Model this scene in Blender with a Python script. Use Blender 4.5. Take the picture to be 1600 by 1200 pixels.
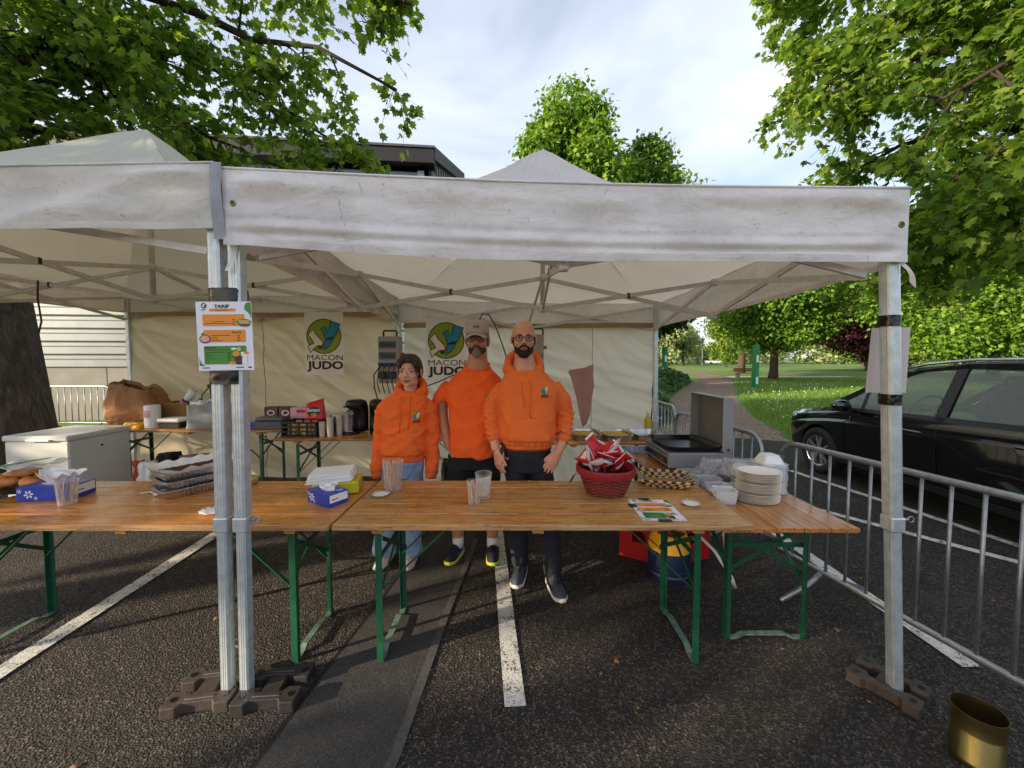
import bpy, bmesh, math, random
import numpy as np
from mathutils import Vector, Matrix, noise
from mathutils.bvhtree import BVHTree

for o in list(bpy.data.objects):
    bpy.data.objects.remove(o)
SC = bpy.context.scene
COL = SC.collection
PI = math.pi
R = math.radians
rng = random.Random(11)
nrg = np.random.default_rng(5)

# ------------------------------------------------------------------ camera
cam_d = bpy.data.cameras.new('camera')
cam_d.sensor_width = 36.0
cam_d.lens = 601.0 / 1600 * 36
cam_d.shift_y = -12.0 / 1600
cam_d.clip_start = 0.05
cam_d.clip_end = 3000
cam = bpy.data.objects.new('camera', cam_d)
COL.objects.link(cam)
cam.location = (0, 0, 1.63)
cam.rotation_euler = (R(90 - 2.7), 0, 0)
SC.camera = cam

# ------------------------------------------------------------------ sky, sun, exposure
SUN_EL = R(15)
SUN_TO = Vector((0.90 * math.cos(SUN_EL), 0.43 * math.cos(SUN_EL), -math.sin(SUN_EL)))
W = bpy.data.worlds.new('World')
SC.world = W
W.use_nodes = True
nt = W.node_tree
nt.nodes.clear()
wo = nt.nodes.new('ShaderNodeOutputWorld')
bg = nt.nodes.new('ShaderNodeBackground')
sky = nt.nodes.new('ShaderNodeTexSky')
sky.sky_type = 'NISHITA'
sky.sun_disc = False
sky.sun_elevation = SUN_EL
sky.sun_rotation = math.atan2(-SUN_TO.x, -SUN_TO.y)
sky.dust_density = 1.5
tc = nt.nodes.new('ShaderNodeTexCoord')
mp = nt.nodes.new('ShaderNodeMapping')
mp.inputs['Scale'].default_value = (1.0, 1.0, 2.2)
mp.inputs['Location'].default_value = (0.35, 0.2, 0.1)
nz = nt.nodes.new('ShaderNodeTexNoise')
nz.inputs['Scale'].default_value = 1.6
nz.inputs['Detail'].default_value = 4
nz.inputs['Roughness'].default_value = 0.52
nz.inputs['Distortion'].default_value = 0.6
rp = nt.nodes.new('ShaderNodeValToRGB')
rp.color_ramp.elements[0].position = 0.36
rp.color_ramp.elements[0].color = (0.38, 0.38, 0.38, 1)
rp.color_ramp.elements[1].position = 0.68
rp.color_ramp.elements[1].color = (1, 1, 1, 1)
mx = nt.nodes.new('ShaderNodeMixRGB')
mx.inputs['Color2'].default_value = (4.7, 5.0, 5.8, 1)
bg.inputs['Strength'].default_value = 0.10
L = nt.links.new
L(tc.outputs['Generated'], mp.inputs['Vector'])
L(mp.outputs['Vector'], nz.inputs['Vector'])
L(nz.outputs['Fac'], rp.inputs['Fac'])
L(rp.outputs['Color'], mx.inputs['Fac'])
L(sky.outputs['Color'], mx.inputs['Color1'])
L(mx.outputs['Color'], bg.inputs['Color'])
L(bg.outputs['Background'], wo.inputs['Surface'])

sun_d = bpy.data.lights.new('sun', 'SUN')
sun_d.energy = 4.0
sun_d.angle = R(0.5)
sun_d.color = (1.0, 0.84, 0.62)
sun = bpy.data.objects.new('sun', sun_d)
COL.objects.link(sun)
sun.location = (-20, -8, 12)
sun.rotation_euler = SUN_TO.to_track_quat('-Z', 'Y').to_euler()

vs = SC.view_settings
vs.view_transform = 'Standard'
vs.look = 'None'
vs.exposure = 1.28
vs.gamma = 1.0
vs.use_curve_mapping = False
SC.cycles.max_bounces = 8
SC.cycles.transparent_max_bounces = 12

# ------------------------------------------------------------------ materials
def lin(c):
    r = []
    for x in c[:3]:
        x = x / 255.0
        r.append(x / 12.92 if x <= 0.04045 else ((x + 0.055) / 1.055) ** 2.4)
    return (r[0], r[1], r[2], 1.0)

def dim(c, k):
    return (min(1, c[0] * k), min(1, c[1] * k), min(1, c[2] * k), 1)

class NT:
    """small node-tree writer"""
    def __init__(s, name):
        s.m = bpy.data.materials.new(name)
        s.m.use_nodes = True
        s.t = s.m.node_tree
        s.p = s.t.nodes['Principled BSDF']
        s.out = s.t.nodes['Material Output']
        s.tc = s.t.nodes.new('ShaderNodeTexCoord')
    def n(s, kind, **kw):
        nd = s.t.nodes.new('ShaderNode' + kind)
        for k, v in kw.items():
            if k in nd.inputs:
                nd.inputs[k].default_value = v
            else:
                setattr(nd, k, v)
        return nd
    def l(s, a, b):
        s.t.links.new(a, b)
    def coords(s, scale=(1, 1, 1), kind='Object'):
        mp_ = s.n('Mapping')
        mp_.inputs['Scale'].default_value = scale
        s.l(s.tc.outputs[kind], mp_.inputs['Vector'])
        return mp_.outputs['Vector']
    def noise(s, scale, detail=5, rough=0.55, vec=None, dist=0.0):
        nd = s.n('TexNoise')
        nd.inputs['Scale'].default_value = scale
        nd.inputs['Detail'].default_value = detail
        nd.inputs['Roughness'].default_value = rough
        nd.inputs['Distortion'].default_value = dist
        s.l(vec if vec is not None else s.tc.outputs['Object'], nd.inputs['Vector'])
        return nd.outputs['Fac']
    def ramp(s, fac, stops):
        nd = s.n('ValToRGB')
        e = nd.color_ramp.elements
        while len(e) < len(stops):
            e.new(0.5)
        for i, (p, c) in enumerate(stops):
            e[i].position = p
            e[i].color = c if len(c) == 4 else (c[0], c[1], c[2], 1)
        s.l(fac, nd.inputs['Fac'])
        return nd.outputs['Color']
    def mix(s, fac, a, b, mode='MIX'):
        nd = s.n('MixRGB', blend_type=mode)
        for sock, val in (('Fac', fac), ('Color1', a), ('Color2', b)):
            if hasattr(val, 'is_output'):
                s.l(val, nd.inputs[sock])
            else:
                nd.inputs[sock].default_value = val
        return nd.outputs['Color']
    def math(s, op, a, b=0.0):
        nd = s.n('Math', operation=op)
        for i, val in enumerate((a, b)):
            if hasattr(val, 'is_output'):
                s.l(val, nd.inputs[i])
            else:
                nd.inputs[i].default_value = val
        return nd.outputs[0]
    def bump(s, h, strength=0.3, dist=0.01, prev=None):
        nd = s.n('Bump')
        nd.inputs['Strength'].default_value = strength
        nd.inputs['Distance'].default_value = dist
        s.l(h, nd.inputs['Height'])
        if prev is not None:
            s.l(prev, nd.inputs['Normal'])
        s.l(nd.outputs['Normal'], s.p.inputs['Normal'])
        return nd.outputs['Normal']
    def base(s, c):
        if hasattr(c, 'is_output'):
            s.l(c, s.p.inputs['Base Color'])
        else:
            s.p.inputs['Base Color'].default_value = c
    def set(s, **kw):
        for k, v in kw.items():
            s.p.inputs[k.replace('_', ' ')].default_value = v

MATS = {}
def pm(name, col, rough=0.6, metal=0.0, var=0.12, vs_=7.0, bump=0.0, bs=60.0, **kw):
    """general painted / plain material: base colour broken up by noise, fine relief"""
    if name in MATS:
        return MATS[name]
    a = NT(name)
    c = lin(col)
    f = a.noise(vs_, 6, 0.6)
    a.base(a.ramp(f, [(0.3, dim(c, 1 - var)), (0.7, dim(c, 1 + var))]))
    a.set(Roughness=rough, Metallic=metal, **kw)
    if bump:
        a.bump(a.noise(bs, 4, 0.6), bump, 0.004)
    MATS[name] = a.m
    return a.m

def clear(name, col=(235, 240, 242), rough=0.1, alpha=0.35, ior=1.45):
    """thin clear plastic or glass: part see-through, part glossy"""
    a = NT(name)
    tr = a.n('BsdfTransparent')
    tr.inputs['Color'].default_value = dim(lin(col), 1)
    a.set(Base_Color=lin(col), Roughness=rough)
    a.p.inputs['IOR'].default_value = ior
    ly = a.n('LayerWeight')
    ly.inputs['Blend'].default_value = 0.25
    fac = a.math('ADD', a.math('MULTIPLY', ly.outputs['Facing'], 0.5), alpha)
    mxs = a.n('MixShader')
    a.l(fac, mxs.inputs['Fac'])
    a.l(tr.outputs[0], mxs.inputs[1])
    a.l(a.p.outputs[0], mxs.inputs[2])
    a.l(mxs.outputs[0], a.out.inputs['Surface'])
    return a.m

def m_fabric(name, col, tcol, tfac=0.35, stain=0.25, sscale=3.0, marks=True):
    a = NT(name)
    c = lin(col)
    f1 = a.noise(sscale, 8, 0.62)
    base = a.ramp(f1, [(0.30, dim(c, 1 - stain)), (0.55, c), (0.75, dim(c, 1.06))])
    if marks:
        v2 = a.coords((2.2, 2.2, 7.0))
        f2 = a.noise(5.5, 9, 0.72, v2, 1.4)
        base = a.mix(a.ramp(f2, [(0.575, (0, 0, 0)), (0.72, (0.6, 0.6, 0.6))]), base, dim(lin((128, 105, 82)), 1))
        f3 = a.noise(16, 5, 0.7, a.coords((1, 1, 0.35)), 3.0)
        base = a.mix(a.ramp(f3, [(0.655, (0, 0, 0)), (0.70, (0.6, 0.6, 0.6))]), base, lin((95, 88, 80)))
    a.base(base)
    a.set(Roughness=0.75)
    h = a.noise(9, 7, 0.6, a.coords((1, 1, 1.6)), 0.8)
    a.bump(h, 0.35, 0.03)
    tl = a.n('BsdfTranslucent')
    tl.inputs['Color'].default_value = lin(tcol)
    ms = a.n('MixShader')
    ms.inputs['Fac'].default_value = tfac
    a.l(a.p.outputs[0], ms.inputs[1])
    a.l(tl.outputs[0], ms.inputs[2])
    a.l(ms.outputs[0], a.out.inputs['Surface'])
    return a.m

def m_leaf(name, cols, tr=0.45, clump=0.5):
    """leaves: hue differs leaf by leaf and clump by clump, light shines through"""
    a = NT(name)
    geo = a.n('NewGeometry')
    oi = a.n('ObjectInfo')
    rnd = a.math('FRACT', a.math('ADD', geo.outputs['Random Per Island'], oi.outputs['Random']))
    cl = a.noise(clump, 3, 0.5, a.coords((1, 1, 1), 'Object'))
    k = a.math('ADD', a.math('MULTIPLY', rnd, 0.62), a.math('MULTIPLY', cl, 0.42))
    col = a.ramp(k, [(0.1, lin(cols[0])), (0.5, lin(cols[1])), (0.9, lin(cols[2]))])
    a.base(col)
    a.set(Roughness=0.5)
    a.p.inputs['Specular IOR Level'].default_value = 0.35
    tl = a.n('BsdfTranslucent')
    a.l(a.mix(1.0, col, (1.38, 1.34, 0.7, 1), 'MULTIPLY'), tl.inputs['Color'])
    ms = a.n('MixShader')
    ms.inputs['Fac'].default_value = tr
    a.l(a.p.outputs[0], ms.inputs[1])
    a.l(tl.outputs[0], ms.inputs[2])
    a.l(ms.outputs[0], a.out.inputs['Surface'])
    return a.m

def m_wood(name, c1, c2, c3, rough=0.32, along=(0.6, 9, 9), worn=0.3):
    a = NT(name)
    v = a.coords(along)
    oi = a.n('ObjectInfo')
    off = a.n('VectorMath', operation='ADD')
    a.l(v, off.inputs[0])
    cmb = a.n('CombineXYZ')
    a.l(a.math('MULTIPLY', oi.outputs['Random'], 37.0), cmb.inputs[0])
    a.l(a.math('MULTIPLY', oi.outputs['Random'], 91.0), cmb.inputs[1])
    a.l(cmb.outputs[0], off.inputs[1])
    g = a.noise(3.2, 10, 0.62, off.outputs[0], 1.2)
    grain = a.ramp(g, [(0.28, lin(c3)), (0.45, lin(c1)), (0.7, lin(c2))])
    tone = a.mix(a.math('MULTIPLY', oi.outputs['Random'], 0.35), grain, lin(c3))
    kn = a.noise(4.2, 2, 0.4, off.outputs[0], 0.4)
    tone = a.mix(a.ramp(kn, [(0.66, (0, 0, 0)), (0.72, (0.8, 0.8, 0.8))]), tone, dim(lin(c3), 0.25))
    sc_ = a.noise(7, 9, 0.75, a.coords((1.2, 5, 5)), 2.5)
    tone = a.mix(a.ramp(sc_, [(0.53, (0, 0, 0)), (0.66, (worn, worn, worn))]), tone, dim(lin(c3), 0.22))
    a.base(tone)
    a.l(a.ramp(a.noise(5, 6, 0.7), [(0.3, (rough * 0.7,) * 3), (0.75, (min(1, rough * 1.9),) * 3)]), a.p.inputs['Roughness'])
    a.bump(g, 0.12, 0.004)
    return a.m

def m_asphalt(name, dark, mid, light, sc_=1.0, bump=0.9):
    a = NT(name)
    v = a.tc.outputs['Object']
    vo = a.n('TexVoronoi')
    vo.inputs['Scale'].default_value = 105 * sc_
    a.l(v, vo.inputs['Vector'])
    chip = a.ramp(vo.outputs['Color'], [(0.0, lin(dark)), (0.62, lin(mid)), (0.93, lin(light))])
    pat = a.noise(0.9, 8, 0.65)
    c = a.mix(a.ramp(pat, [(0.32, (0.55, 0.55, 0.55)), (0.7, (0, 0, 0))]), chip, lin(dark))
    oil = a.noise(2.4, 5, 0.6, None, 0.8)
    c = a.mix(a.ramp(oil, [(0.60, (0, 0, 0)), (0.74, (0.6, 0.6, 0.6))]), c, dim(lin(dark), 0.6))
    dust = a.noise(1.7, 6, 0.65, a.coords((1, 1.3, 1)), 0.5)
    c = a.mix(a.ramp(dust, [(0.56, (0, 0, 0)), (0.76, (0.28, 0.28, 0.28))]), c, dim(lin(light), 0.8))
    fine = a.noise(300, 3, 0.6)
    c = a.mix(a.ramp(fine, [(0.4, (0.5, 0.5, 0.5)), (0.6, (0, 0, 0))]), c, dim(lin(dark), 0.5))
    a.base(c)
    a.set(Roughness=0.82)
    a.p.inputs['Specular IOR Level'].default_value = 0.3
    h = a.mix(0.4, vo.outputs['Distance'], a.noise(110 * sc_, 4, 0.65))
    nb = a.bump(h, bump, 0.02)
    a.bump(a.noise(14, 4, 0.6), 0.3, 0.03, nb)
    return a.m

def m_line():
    a = NT('road_paint')
    f = a.noise(13, 10, 0.78)
    f2 = a.noise(95, 4, 0.6)
    k = a.math('ADD', a.math('MULTIPLY', f, 0.6), a.math('MULTIPLY', f2, 0.4))
    a.base(a.ramp(k, [(0.43, lin((60, 54, 48))), (0.475, lin((200, 196, 186))), (0.7, lin((228, 224, 216)))]))
    a.set(Roughness=0.7)
    a.bump(f2, 0.6, 0.01)
    return a.m

def m_bark():
    a = NT('bark')
    v = a.coords((3, 3, 0.8))
    f = a.noise(4, 9, 0.7, v, 1.0)
    a.base(a.ramp(f, [(0.3, lin((38, 30, 24))), (0.55, lin((82, 68, 54))), (0.75, lin((120, 104, 84)))]))
    a.set(Roughness=0.95)
    a.bump(f, 1.0, 0.06)
    return a.m

M = {}
M['asphalt'] = m_asphalt('asphalt', (36, 32, 29), (66, 60, 54), (140, 128, 114), 1.0, 1.0)
M['asphalt2'] = m_asphalt('asphalt_patch', (54, 52, 50), (74, 71, 68), (104, 100, 95), 2.0, 0.4)
M['paint'] = m_line()
M['tentA'] = m_fabric('canopy_cloth_white', (240, 240, 242), (238, 218, 186), 0.30, 0.24)
M['tentB'] = m_fabric('canopy_cloth_grey', (224, 223, 219), (232, 210, 176), 0.28, 0.18)
M['roofB'] = m_fabric('canopy_roof_greenish', (210, 216, 206), (236, 212, 172), 0.44, 0.10, 2.0, False)
M['roofA'] = m_fabric('canopy_roof_white', (228, 229, 234), (244, 224, 190), 0.46, 0.08, 4.0, False)
M['wallcloth'] = m_fabric('side_wall_cloth', (238, 230, 212), (248, 238, 214), 0.66, 0.06, 1.6, False)
M['wallclothB'] = m_fabric('side_wall_cloth_tan', (224, 210, 180), (238, 218, 180), 0.58, 0.12, 1.6, False)
M['banner'] = m_fabric('banner_cloth', (238, 233, 226), (236, 230, 220), 0.3, 0.05, 3.0, False)
M['pole'] = pm('pole_aluminium', (196, 204, 206), 0.38, 0.55, 0.16, 22, 0.15, 90)
M['truss'] = pm('truss_bar_grey', (206, 203, 196), 0.55, 0.0, 0.12, 18)
M['bolt'] = pm('bolt_dark', (70, 66, 62), 0.5, 0.6)
M['green'] = pm('green_steel', (22, 78, 52), 0.42, 0.0, 0.25, 20, 0.15, 120)
M['greenworn'] = pm('green_steel_worn', (96, 120, 104), 0.6, 0.1, 0.45, 30, 0.3, 120)
M['wood1'] = m_wood('table_wood_worn', (196, 142, 78), (216, 172, 106), (132, 86, 44), 0.27, worn=0.9)
M['wood2'] = m_wood('table_wood_orange', (202, 132, 58), (218, 156, 78), (134, 78, 30), 0.2, worn=0.7)
M['wood3'] = m_wood('table_wood_red', (176, 116, 62), (196, 144, 88), (114, 68, 36), 0.16, worn=0.3)
M['woodedge'] = m_wood('table_edge_worn', (170, 128, 84), (196, 160, 116), (96, 66, 42), 0.7, worn=0.9)
M['galv'] = pm('galvanised_steel', (150, 154, 156), 0.42, 0.75, 0.2, 30, 0.12, 80)
M['weight'] = pm('recycled_plastic', (66, 55, 48), 0.62, 0.0, 0.35, 16, 0.5, 60)
M['weightD'] = pm('recycled_plastic_dark', (46, 42, 40), 0.55, 0.0, 0.35, 16, 0.5, 60)
M['tape'] = pm('black_tape', (14, 13, 14), 0.22, 0.0, 0.2, 30, 0.3, 40)
M['paper'] = pm('paper_white', (226, 224, 232), 0.5, 0, 0.03)
M['papersheer'] = m_fabric('paper_sheer', (228, 220, 218), (230, 216, 212), 0.45, 0.05, 4, False)
M['ink'] = pm('ink_black', (26, 23, 22), 0.6, 0, 0.05)
M['inkgreen'] = pm('ink_green', (62, 132, 40), 0.5, 0, 0.05)
M['inkorange'] = pm('ink_orange', (226, 138, 40), 0.5, 0, 0.04)
M['logogreen'] = pm('logo_green', (132, 150, 28), 0.7, 0, 0.04)
M['logoblue'] = pm('logo_blue', (22, 124, 156), 0.7, 0, 0.04)
M['logowhite'] = pm('logo_white', (222, 210, 196), 0.7, 0, 0.03)
M['white'] = pm('white_plastic', (228, 228, 226), 0.4, 0, 0.03)
M['whitecard'] = pm('white_card', (232, 229, 222), 0.75, 0, 0.04)
M['cream'] = pm('cream_card', (240, 232, 218), 0.75, 0, 0.03)
M['tissue'] = pm('tissue_white', (238, 237, 238), 0.85, 0, 0.03, 9, 0.3, 40)
M['blue'] = pm('blue_card', (28, 62, 168), 0.35, 0, 0.08)
M['freezer'] = pm('freezer_enamel', (206, 207, 202), 0.3, 0, 0.03)
M['freezerD'] = pm('freezer_side_grey', (176, 177, 176), 0.4, 0.1, 0.05)
M['foil'] = pm('aluminium_foil', (206, 206, 206), 0.22, 0.95, 0.08, 40, 0.6, 70)
M['steel'] = pm('stainless_steel', (190, 190, 188), 0.28, 0.9, 0.08)
M['brownie'] = pm('brownie', (74, 36, 18), 0.75, 0, 0.35, 40, 0.8, 80)
M['bread'] = pm('bread_crust', (192, 122, 60), 0.45, 0, 0.35, 14, 0.4, 40)
M['stick'] = pm('birch_stick', (222, 190, 158), 0.7, 0, 0.10, 60)
M['cup'] = clear('clear_cup', (246, 243, 240), 0.12, 0.05)
M['clear'] = clear('clear_tub', (236, 238, 240), 0.12, 0.22)
M['frost'] = clear('frosted_plastic', (232, 234, 236), 0.35, 0.55)
M['bag'] = clear('plastic_bag', (242, 244, 246), 0.15, 0.22)
M['water'] = clear('water_can', (196, 204, 204), 0.2, 0.38)
M['glass'] = clear('car_glass', (214, 222, 218), 0.01, 0.08)
M['lens'] = clear('spectacle_lens', (210, 205, 210), 0.03, 0.10)
M['red'] = pm('red_plastic', (178, 20, 22), 0.4, 0, 0.12)
M['redfoil'] = pm('red_packet', (196, 22, 26), 0.3, 0, 0.12, 20, 0.4, 30)
M['whitefoil'] = pm('white_packet', (230, 228, 230), 0.3, 0, 0.06, 20, 0.4, 30)
M['wicker'] = pm('wicker_red_brown', (112, 42, 26), 0.42, 0, 0.35, 45, 0.3, 90)
M['cloth_red'] = pm('dark_red_cloth', (146, 20, 34), 0.85, 0, 0.12, 30, 0.3, 90)
M['straw'] = pm('straw_pale', (206, 176, 118), 0.6, 0, 0.2, 40)
M['strawD'] = pm('straw_dark', (66, 38, 20), 0.6, 0, 0.3, 40)
M['blackpan'] = pm('black_enamel', (16, 16, 18), 0.22, 0, 0.2)
M['blackplastic'] = pm('black_plastic', (18, 18, 20), 0.38, 0, 0.2)
M['griddle'] = pm('griddle_grey', (140, 141, 142), 0.4, 0.25, 0.06)
M['griddleD'] = pm('griddle_lid_inside', (112, 110, 106), 0.55, 0.15, 0.14)
M['greybox'] = pm('cash_box_grey', (84, 86, 92), 0.4, 0.2, 0.06)
M['boxgrey'] = pm('distribution_box', (150, 142, 128), 0.5, 0, 0.07)
M['yellow'] = pm('yellow_plastic', (236, 172, 16), 0.4, 0, 0.08)
M['bottleblue'] = pm('gas_bottle_blue', (18, 30, 66), 0.45, 0.1, 0.3, 12, 0.15, 50)
M['kraft'] = pm('kraft_paper', (146, 100, 60), 0.8, 0, 0.12, 9, 0.25, 30)
M['carton'] = pm('cardboard', (150, 108, 66), 0.85, 0, 0.08)
M['pinkbox'] = pm('pink_box', (212, 164, 178), 0.6, 0, 0.08)
M['brownbox'] = pm('dark_brown_box', (78, 26, 20), 0.5, 0, 0.15)
M['papercup'] = pm('paper_cup', (208, 196, 184), 0.7, 0, 0.05)
M['pasta'] = pm('pasta_yellow', (206, 164, 62), 0.5, 0, 0.25, 60, 0.9, 60)
M['oil'] = clear('oil_bottle', (222, 208, 92), 0.08, 0.35)
M['purple'] = pm('mauve_cloth', (168, 126, 112), 0.85, 0, 0.14, 4)
M['tin'] = pm('golden_tin', (142, 126, 78), 0.3, 0.95, 0.10, 12)
M['bark'] = m_bark()
M['twig'] = pm('twig_bark', (54, 44, 36), 0.9, 0, 0.25)
M['leafN'] = m_leaf('maple_leaves', ((60, 88, 28), (104, 136, 46), (156, 176, 78)), 0.6, 0.7)
M['leafM'] = m_leaf('park_leaves', ((52, 84, 22), (94, 132, 38), (148, 174, 62)), 0.45, 0.45)
M['leafY'] = m_leaf('sunny_leaves', ((62, 92, 30), (106, 136, 48), (158, 174, 80)), 0.48, 0.4)
M['leafD'] = m_leaf('dark_leaves', ((22, 42, 16), (42, 70, 26), (74, 100, 40)), 0.35, 0.5)
M['leafP'] = m_leaf('copper_leaves', ((44, 18, 24), (82, 36, 44), (126, 72, 74)), 0.35, 0.5)
M['leafF'] = m_leaf('far_hazed_leaves', ((104, 124, 84), (146, 160, 112), (186, 190, 140)), 0.4, 0.3)  # pale tones put the distance haze into the leaf colour
M['ivy'] = m_leaf('ivy_leaves', ((24, 50, 18), (50, 84, 32), (92, 122, 60)), 0.3, 1.2)
M['grass'] = m_leaf('grass_blades', ((62, 98, 26), (104, 140, 44), (150, 174, 76)), 0.45, 0.15)
M['flower'] = pm('daisy_white', (238, 238, 230), 0.7, 0, 0.03)
M['denim'] = pm('light_denim', (132, 150, 178), 0.85, 0, 0.22, 14, 0.4, 160)
M['jeans'] = pm('dark_denim', (26, 28, 36), 0.85, 0, 0.25, 14, 0.4, 160)
M['shorts'] = pm('black_shorts', (24, 21, 22), 0.85, 0, 0.2, 14, 0.3, 120)
M['hoodie1'] = pm('orange_fleece', (236, 104, 36), 0.92, 0, 0.05, 30, 0.5, 260)
M['hoodie2'] = pm('orange_fleece_soft', (232, 110, 46), 0.92, 0, 0.05, 30, 0.5, 260)
M['tee'] = pm('orange_cotton', (240, 94, 24), 0.9, 0, 0.08, 14, 0.3, 200)
M['skinF'] = pm('skin_fair', (214, 160, 134), 0.5, 0, 0.07, 26, 0.15, 160)
M['skinT'] = pm('skin_tan', (188, 128, 98), 0.5, 0, 0.09, 26, 0.2, 160)
M['skinM'] = pm('skin_warm', (208, 148, 120), 0.45, 0, 0.08, 26, 0.2, 160)
M['hair'] = pm('hair_brown', (52, 30, 20), 0.5, 0, 0.35, 50, 0.6, 120)
M['beard'] = pm('beard_dark', (44, 26, 18), 0.85, 0, 0.4, 110, 0.9, 220)
M['beardgrey'] = pm('beard_grey', (128, 112, 100), 0.85, 0, 0.4, 110, 0.9, 220)
M['stubble'] = pm('beard_pepper', (66, 48, 40), 0.85, 0, 0.4, 110, 0.9, 220)
M['lip'] = pm('lips', (176, 100, 88), 0.45, 0, 0.08)
M['eyewhite'] = pm('eye_white', (222, 214, 206), 0.25, 0, 0.02)
M['iris'] = pm('iris_dark', (36, 24, 18), 0.15, 0, 0.05)
M['teeth'] = pm('teeth', (224, 214, 200), 0.4, 0, 0.02)
M['cap'] = pm('cap_cloth', (172, 160, 148), 0.9, 0, 0.06, 30, 0.3, 160)
M['leather'] = pm('brown_leather', (104, 50, 28), 0.5, 0, 0.15)
M['shoenavy'] = pm('shoe_navy_mesh', (26, 28, 52), 0.7, 0, 0.2, 60, 0.4, 200)
M['shoeblue'] = pm('shoe_blue_panel', (26, 110, 148), 0.5, 0, 0.1)
M['neon'] = pm('shoe_neon_sole', (200, 200, 40), 0.5, 0, 0.08)
M['shoegrey'] = pm('shoe_slate', (62, 68, 78), 0.6, 0, 0.15, 40, 0.3, 120)
M['soleW'] = pm('shoe_sole_pale', (206, 196, 182), 0.6, 0, 0.08)
M['pinkshoe'] = pm('shoe_pink', (222, 192, 182), 0.6, 0, 0.08)
M['sock'] = pm('white_sock', (226, 222, 216), 0.85, 0, 0.05)
M['concrete'] = pm('concrete', (140, 136, 128), 0.85, 0, 0.22, 1.4, 0.5, 20)
M['siding'] = pm('metal_siding', (146, 152, 154), 0.36, 0.6, 0.08, 2)
M['fascia'] = pm('fascia_dark', (26, 24, 25), 0.5, 0.0, 0.1)
M['fasciaG'] = pm('fascia_grey', (74, 74, 78), 0.5, 0.0, 0.1)
M['carpaint'] = pm('car_paint_black', (9, 10, 13), 0.12, 0, 0.05, Coat_Weight=1.0, Coat_Roughness=0.03)
M['cartrim'] = pm('car_trim_black', (14, 14, 15), 0.45, 0, 0.1)
M['chrome'] = pm('chrome', (214, 214, 214), 0.12, 1.0, 0.02)
M['alloy'] = pm('alloy_wheel', (200, 202, 204), 0.28, 0.8, 0.04)
M['rubber'] = pm('tyre_rubber', (28, 27, 26), 0.8, 0, 0.15, 20, 0.3, 60)
M['seatcloth'] = pm('car_seat', (30, 30, 33), 0.9, 0, 0.1)
M['lampglass'] = pm('headlamp', (196, 204, 210), 0.08, 0.3, 0.05)
M['postgreen'] = pm('post_green', (12, 122, 66), 0.45, 0, 0.08)
M['benchwood'] = pm('bench_wood', (122, 70, 46), 0.7, 0, 0.15)
M['cable'] = pm('black_cable', (16, 15, 15), 0.5, 0, 0.1)
M['hose'] = pm('white_hose', (220, 214, 204), 0.5, 0, 0.05)
M['stain'] = pm('grey_cloth', (116, 112, 112), 0.9, 0, 0.25, 9, 0.4, 30)

def m_ground():
    a = NT('meadow_soil_grass')
    f = a.noise(0.22, 6, 0.6)
    f2 = a.noise(14, 6, 0.7)
    c = a.ramp(f, [(0.3, lin((74, 104, 32))), (0.55, lin((104, 134, 44))), (0.75, lin((136, 158, 62)))])
    c = a.mix(a.ramp(f2, [(0.35, (0.6, 0.6, 0.6)), (0.65, (0, 0, 0))]), c, lin((52, 76, 24)))
    a.base(c)
    a.set(Roughness=0.95)
    a.bump(f2, 0.8, 0.05)
    return a.m
M['meadow'] = m_ground()

def m_path():
    a = NT('bark_chip_path')
    vo = a.n('TexVoronoi')
    vo.inputs['Scale'].default_value = 26
    a.l(a.tc.outputs['Object'], vo.inputs['Vector'])
    c = a.ramp(vo.outputs['Color'], [(0.0, lin((84, 70, 58))), (0.5, lin((124, 106, 88))), (0.95, lin((170, 150, 128)))])
    c = a.mix(a.ramp(a.noise(0.7, 6, 0.6), [(0.35, (0.45, 0.45, 0.45)), (0.65, (0, 0, 0))]), c, lin((112, 86, 66)))
    a.base(c)
    a.set(Roughness=0.95)
    a.bump(vo.outputs['Distance'], 0.9, 0.03)
    return a.m
M['path'] = m_path()

# ------------------------------------------------------------------ mesh helpers
def link(o, parent=None):
    COL.objects.link(o)
    if parent is not None:
        o.parent = parent
    return o

def tag(o, label=None, cat=None, group=None, kind=None):
    if label: o['label'] = label
    if cat: o['category'] = cat
    if group: o['group'] = group
    if kind: o['kind'] = kind
    return o

def thing(name, label, cat, loc=(0, 0, 0), rz=0.0, group=None):
    o = bpy.data.objects.new(name, None)
    o.empty_display_size = 0.1
    link(o)
    o.location = loc
    o.rotation_euler = (0, 0, rz)
    return tag(o, label, cat, group)

def copy_tree(o, parent=None):
    c = o.copy()
    COL.objects.link(c)
    c.parent = parent
    for ch in list(o.children):
        copy_tree(ch, c)
    return c

def newmesh(name, V, F, mat, parent=None, smooth=False, loc=None):
    me = bpy.data.meshes.new(name)
    if isinstance(V, np.ndarray):
        F = np.asarray(F)
        k = F.shape[1]
        me.vertices.add(len(V))
        me.vertices.foreach_set('co', V.astype(np.float32).ravel())
        me.loops.add(F.size)
        me.loops.foreach_set('vertex_index', F.astype(np.int32).ravel())
        me.polygons.add(len(F))
        me.polygons.foreach_set('loop_start', np.arange(0, F.size, k, dtype=np.int32))
        me.update(calc_edges=True)
    else:
        me.from_pydata([tuple(v) for v in V], [], F)
        me.update()
    if smooth:
        me.polygons.foreach_set('use_smooth', [True] * len(me.polygons))
    me.materials.append(M[mat] if isinstance(mat, str) else mat)
    o = bpy.data.objects.new(name, me)
    if loc is not None:
        o.location = loc
    return link(o, parent)

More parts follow.
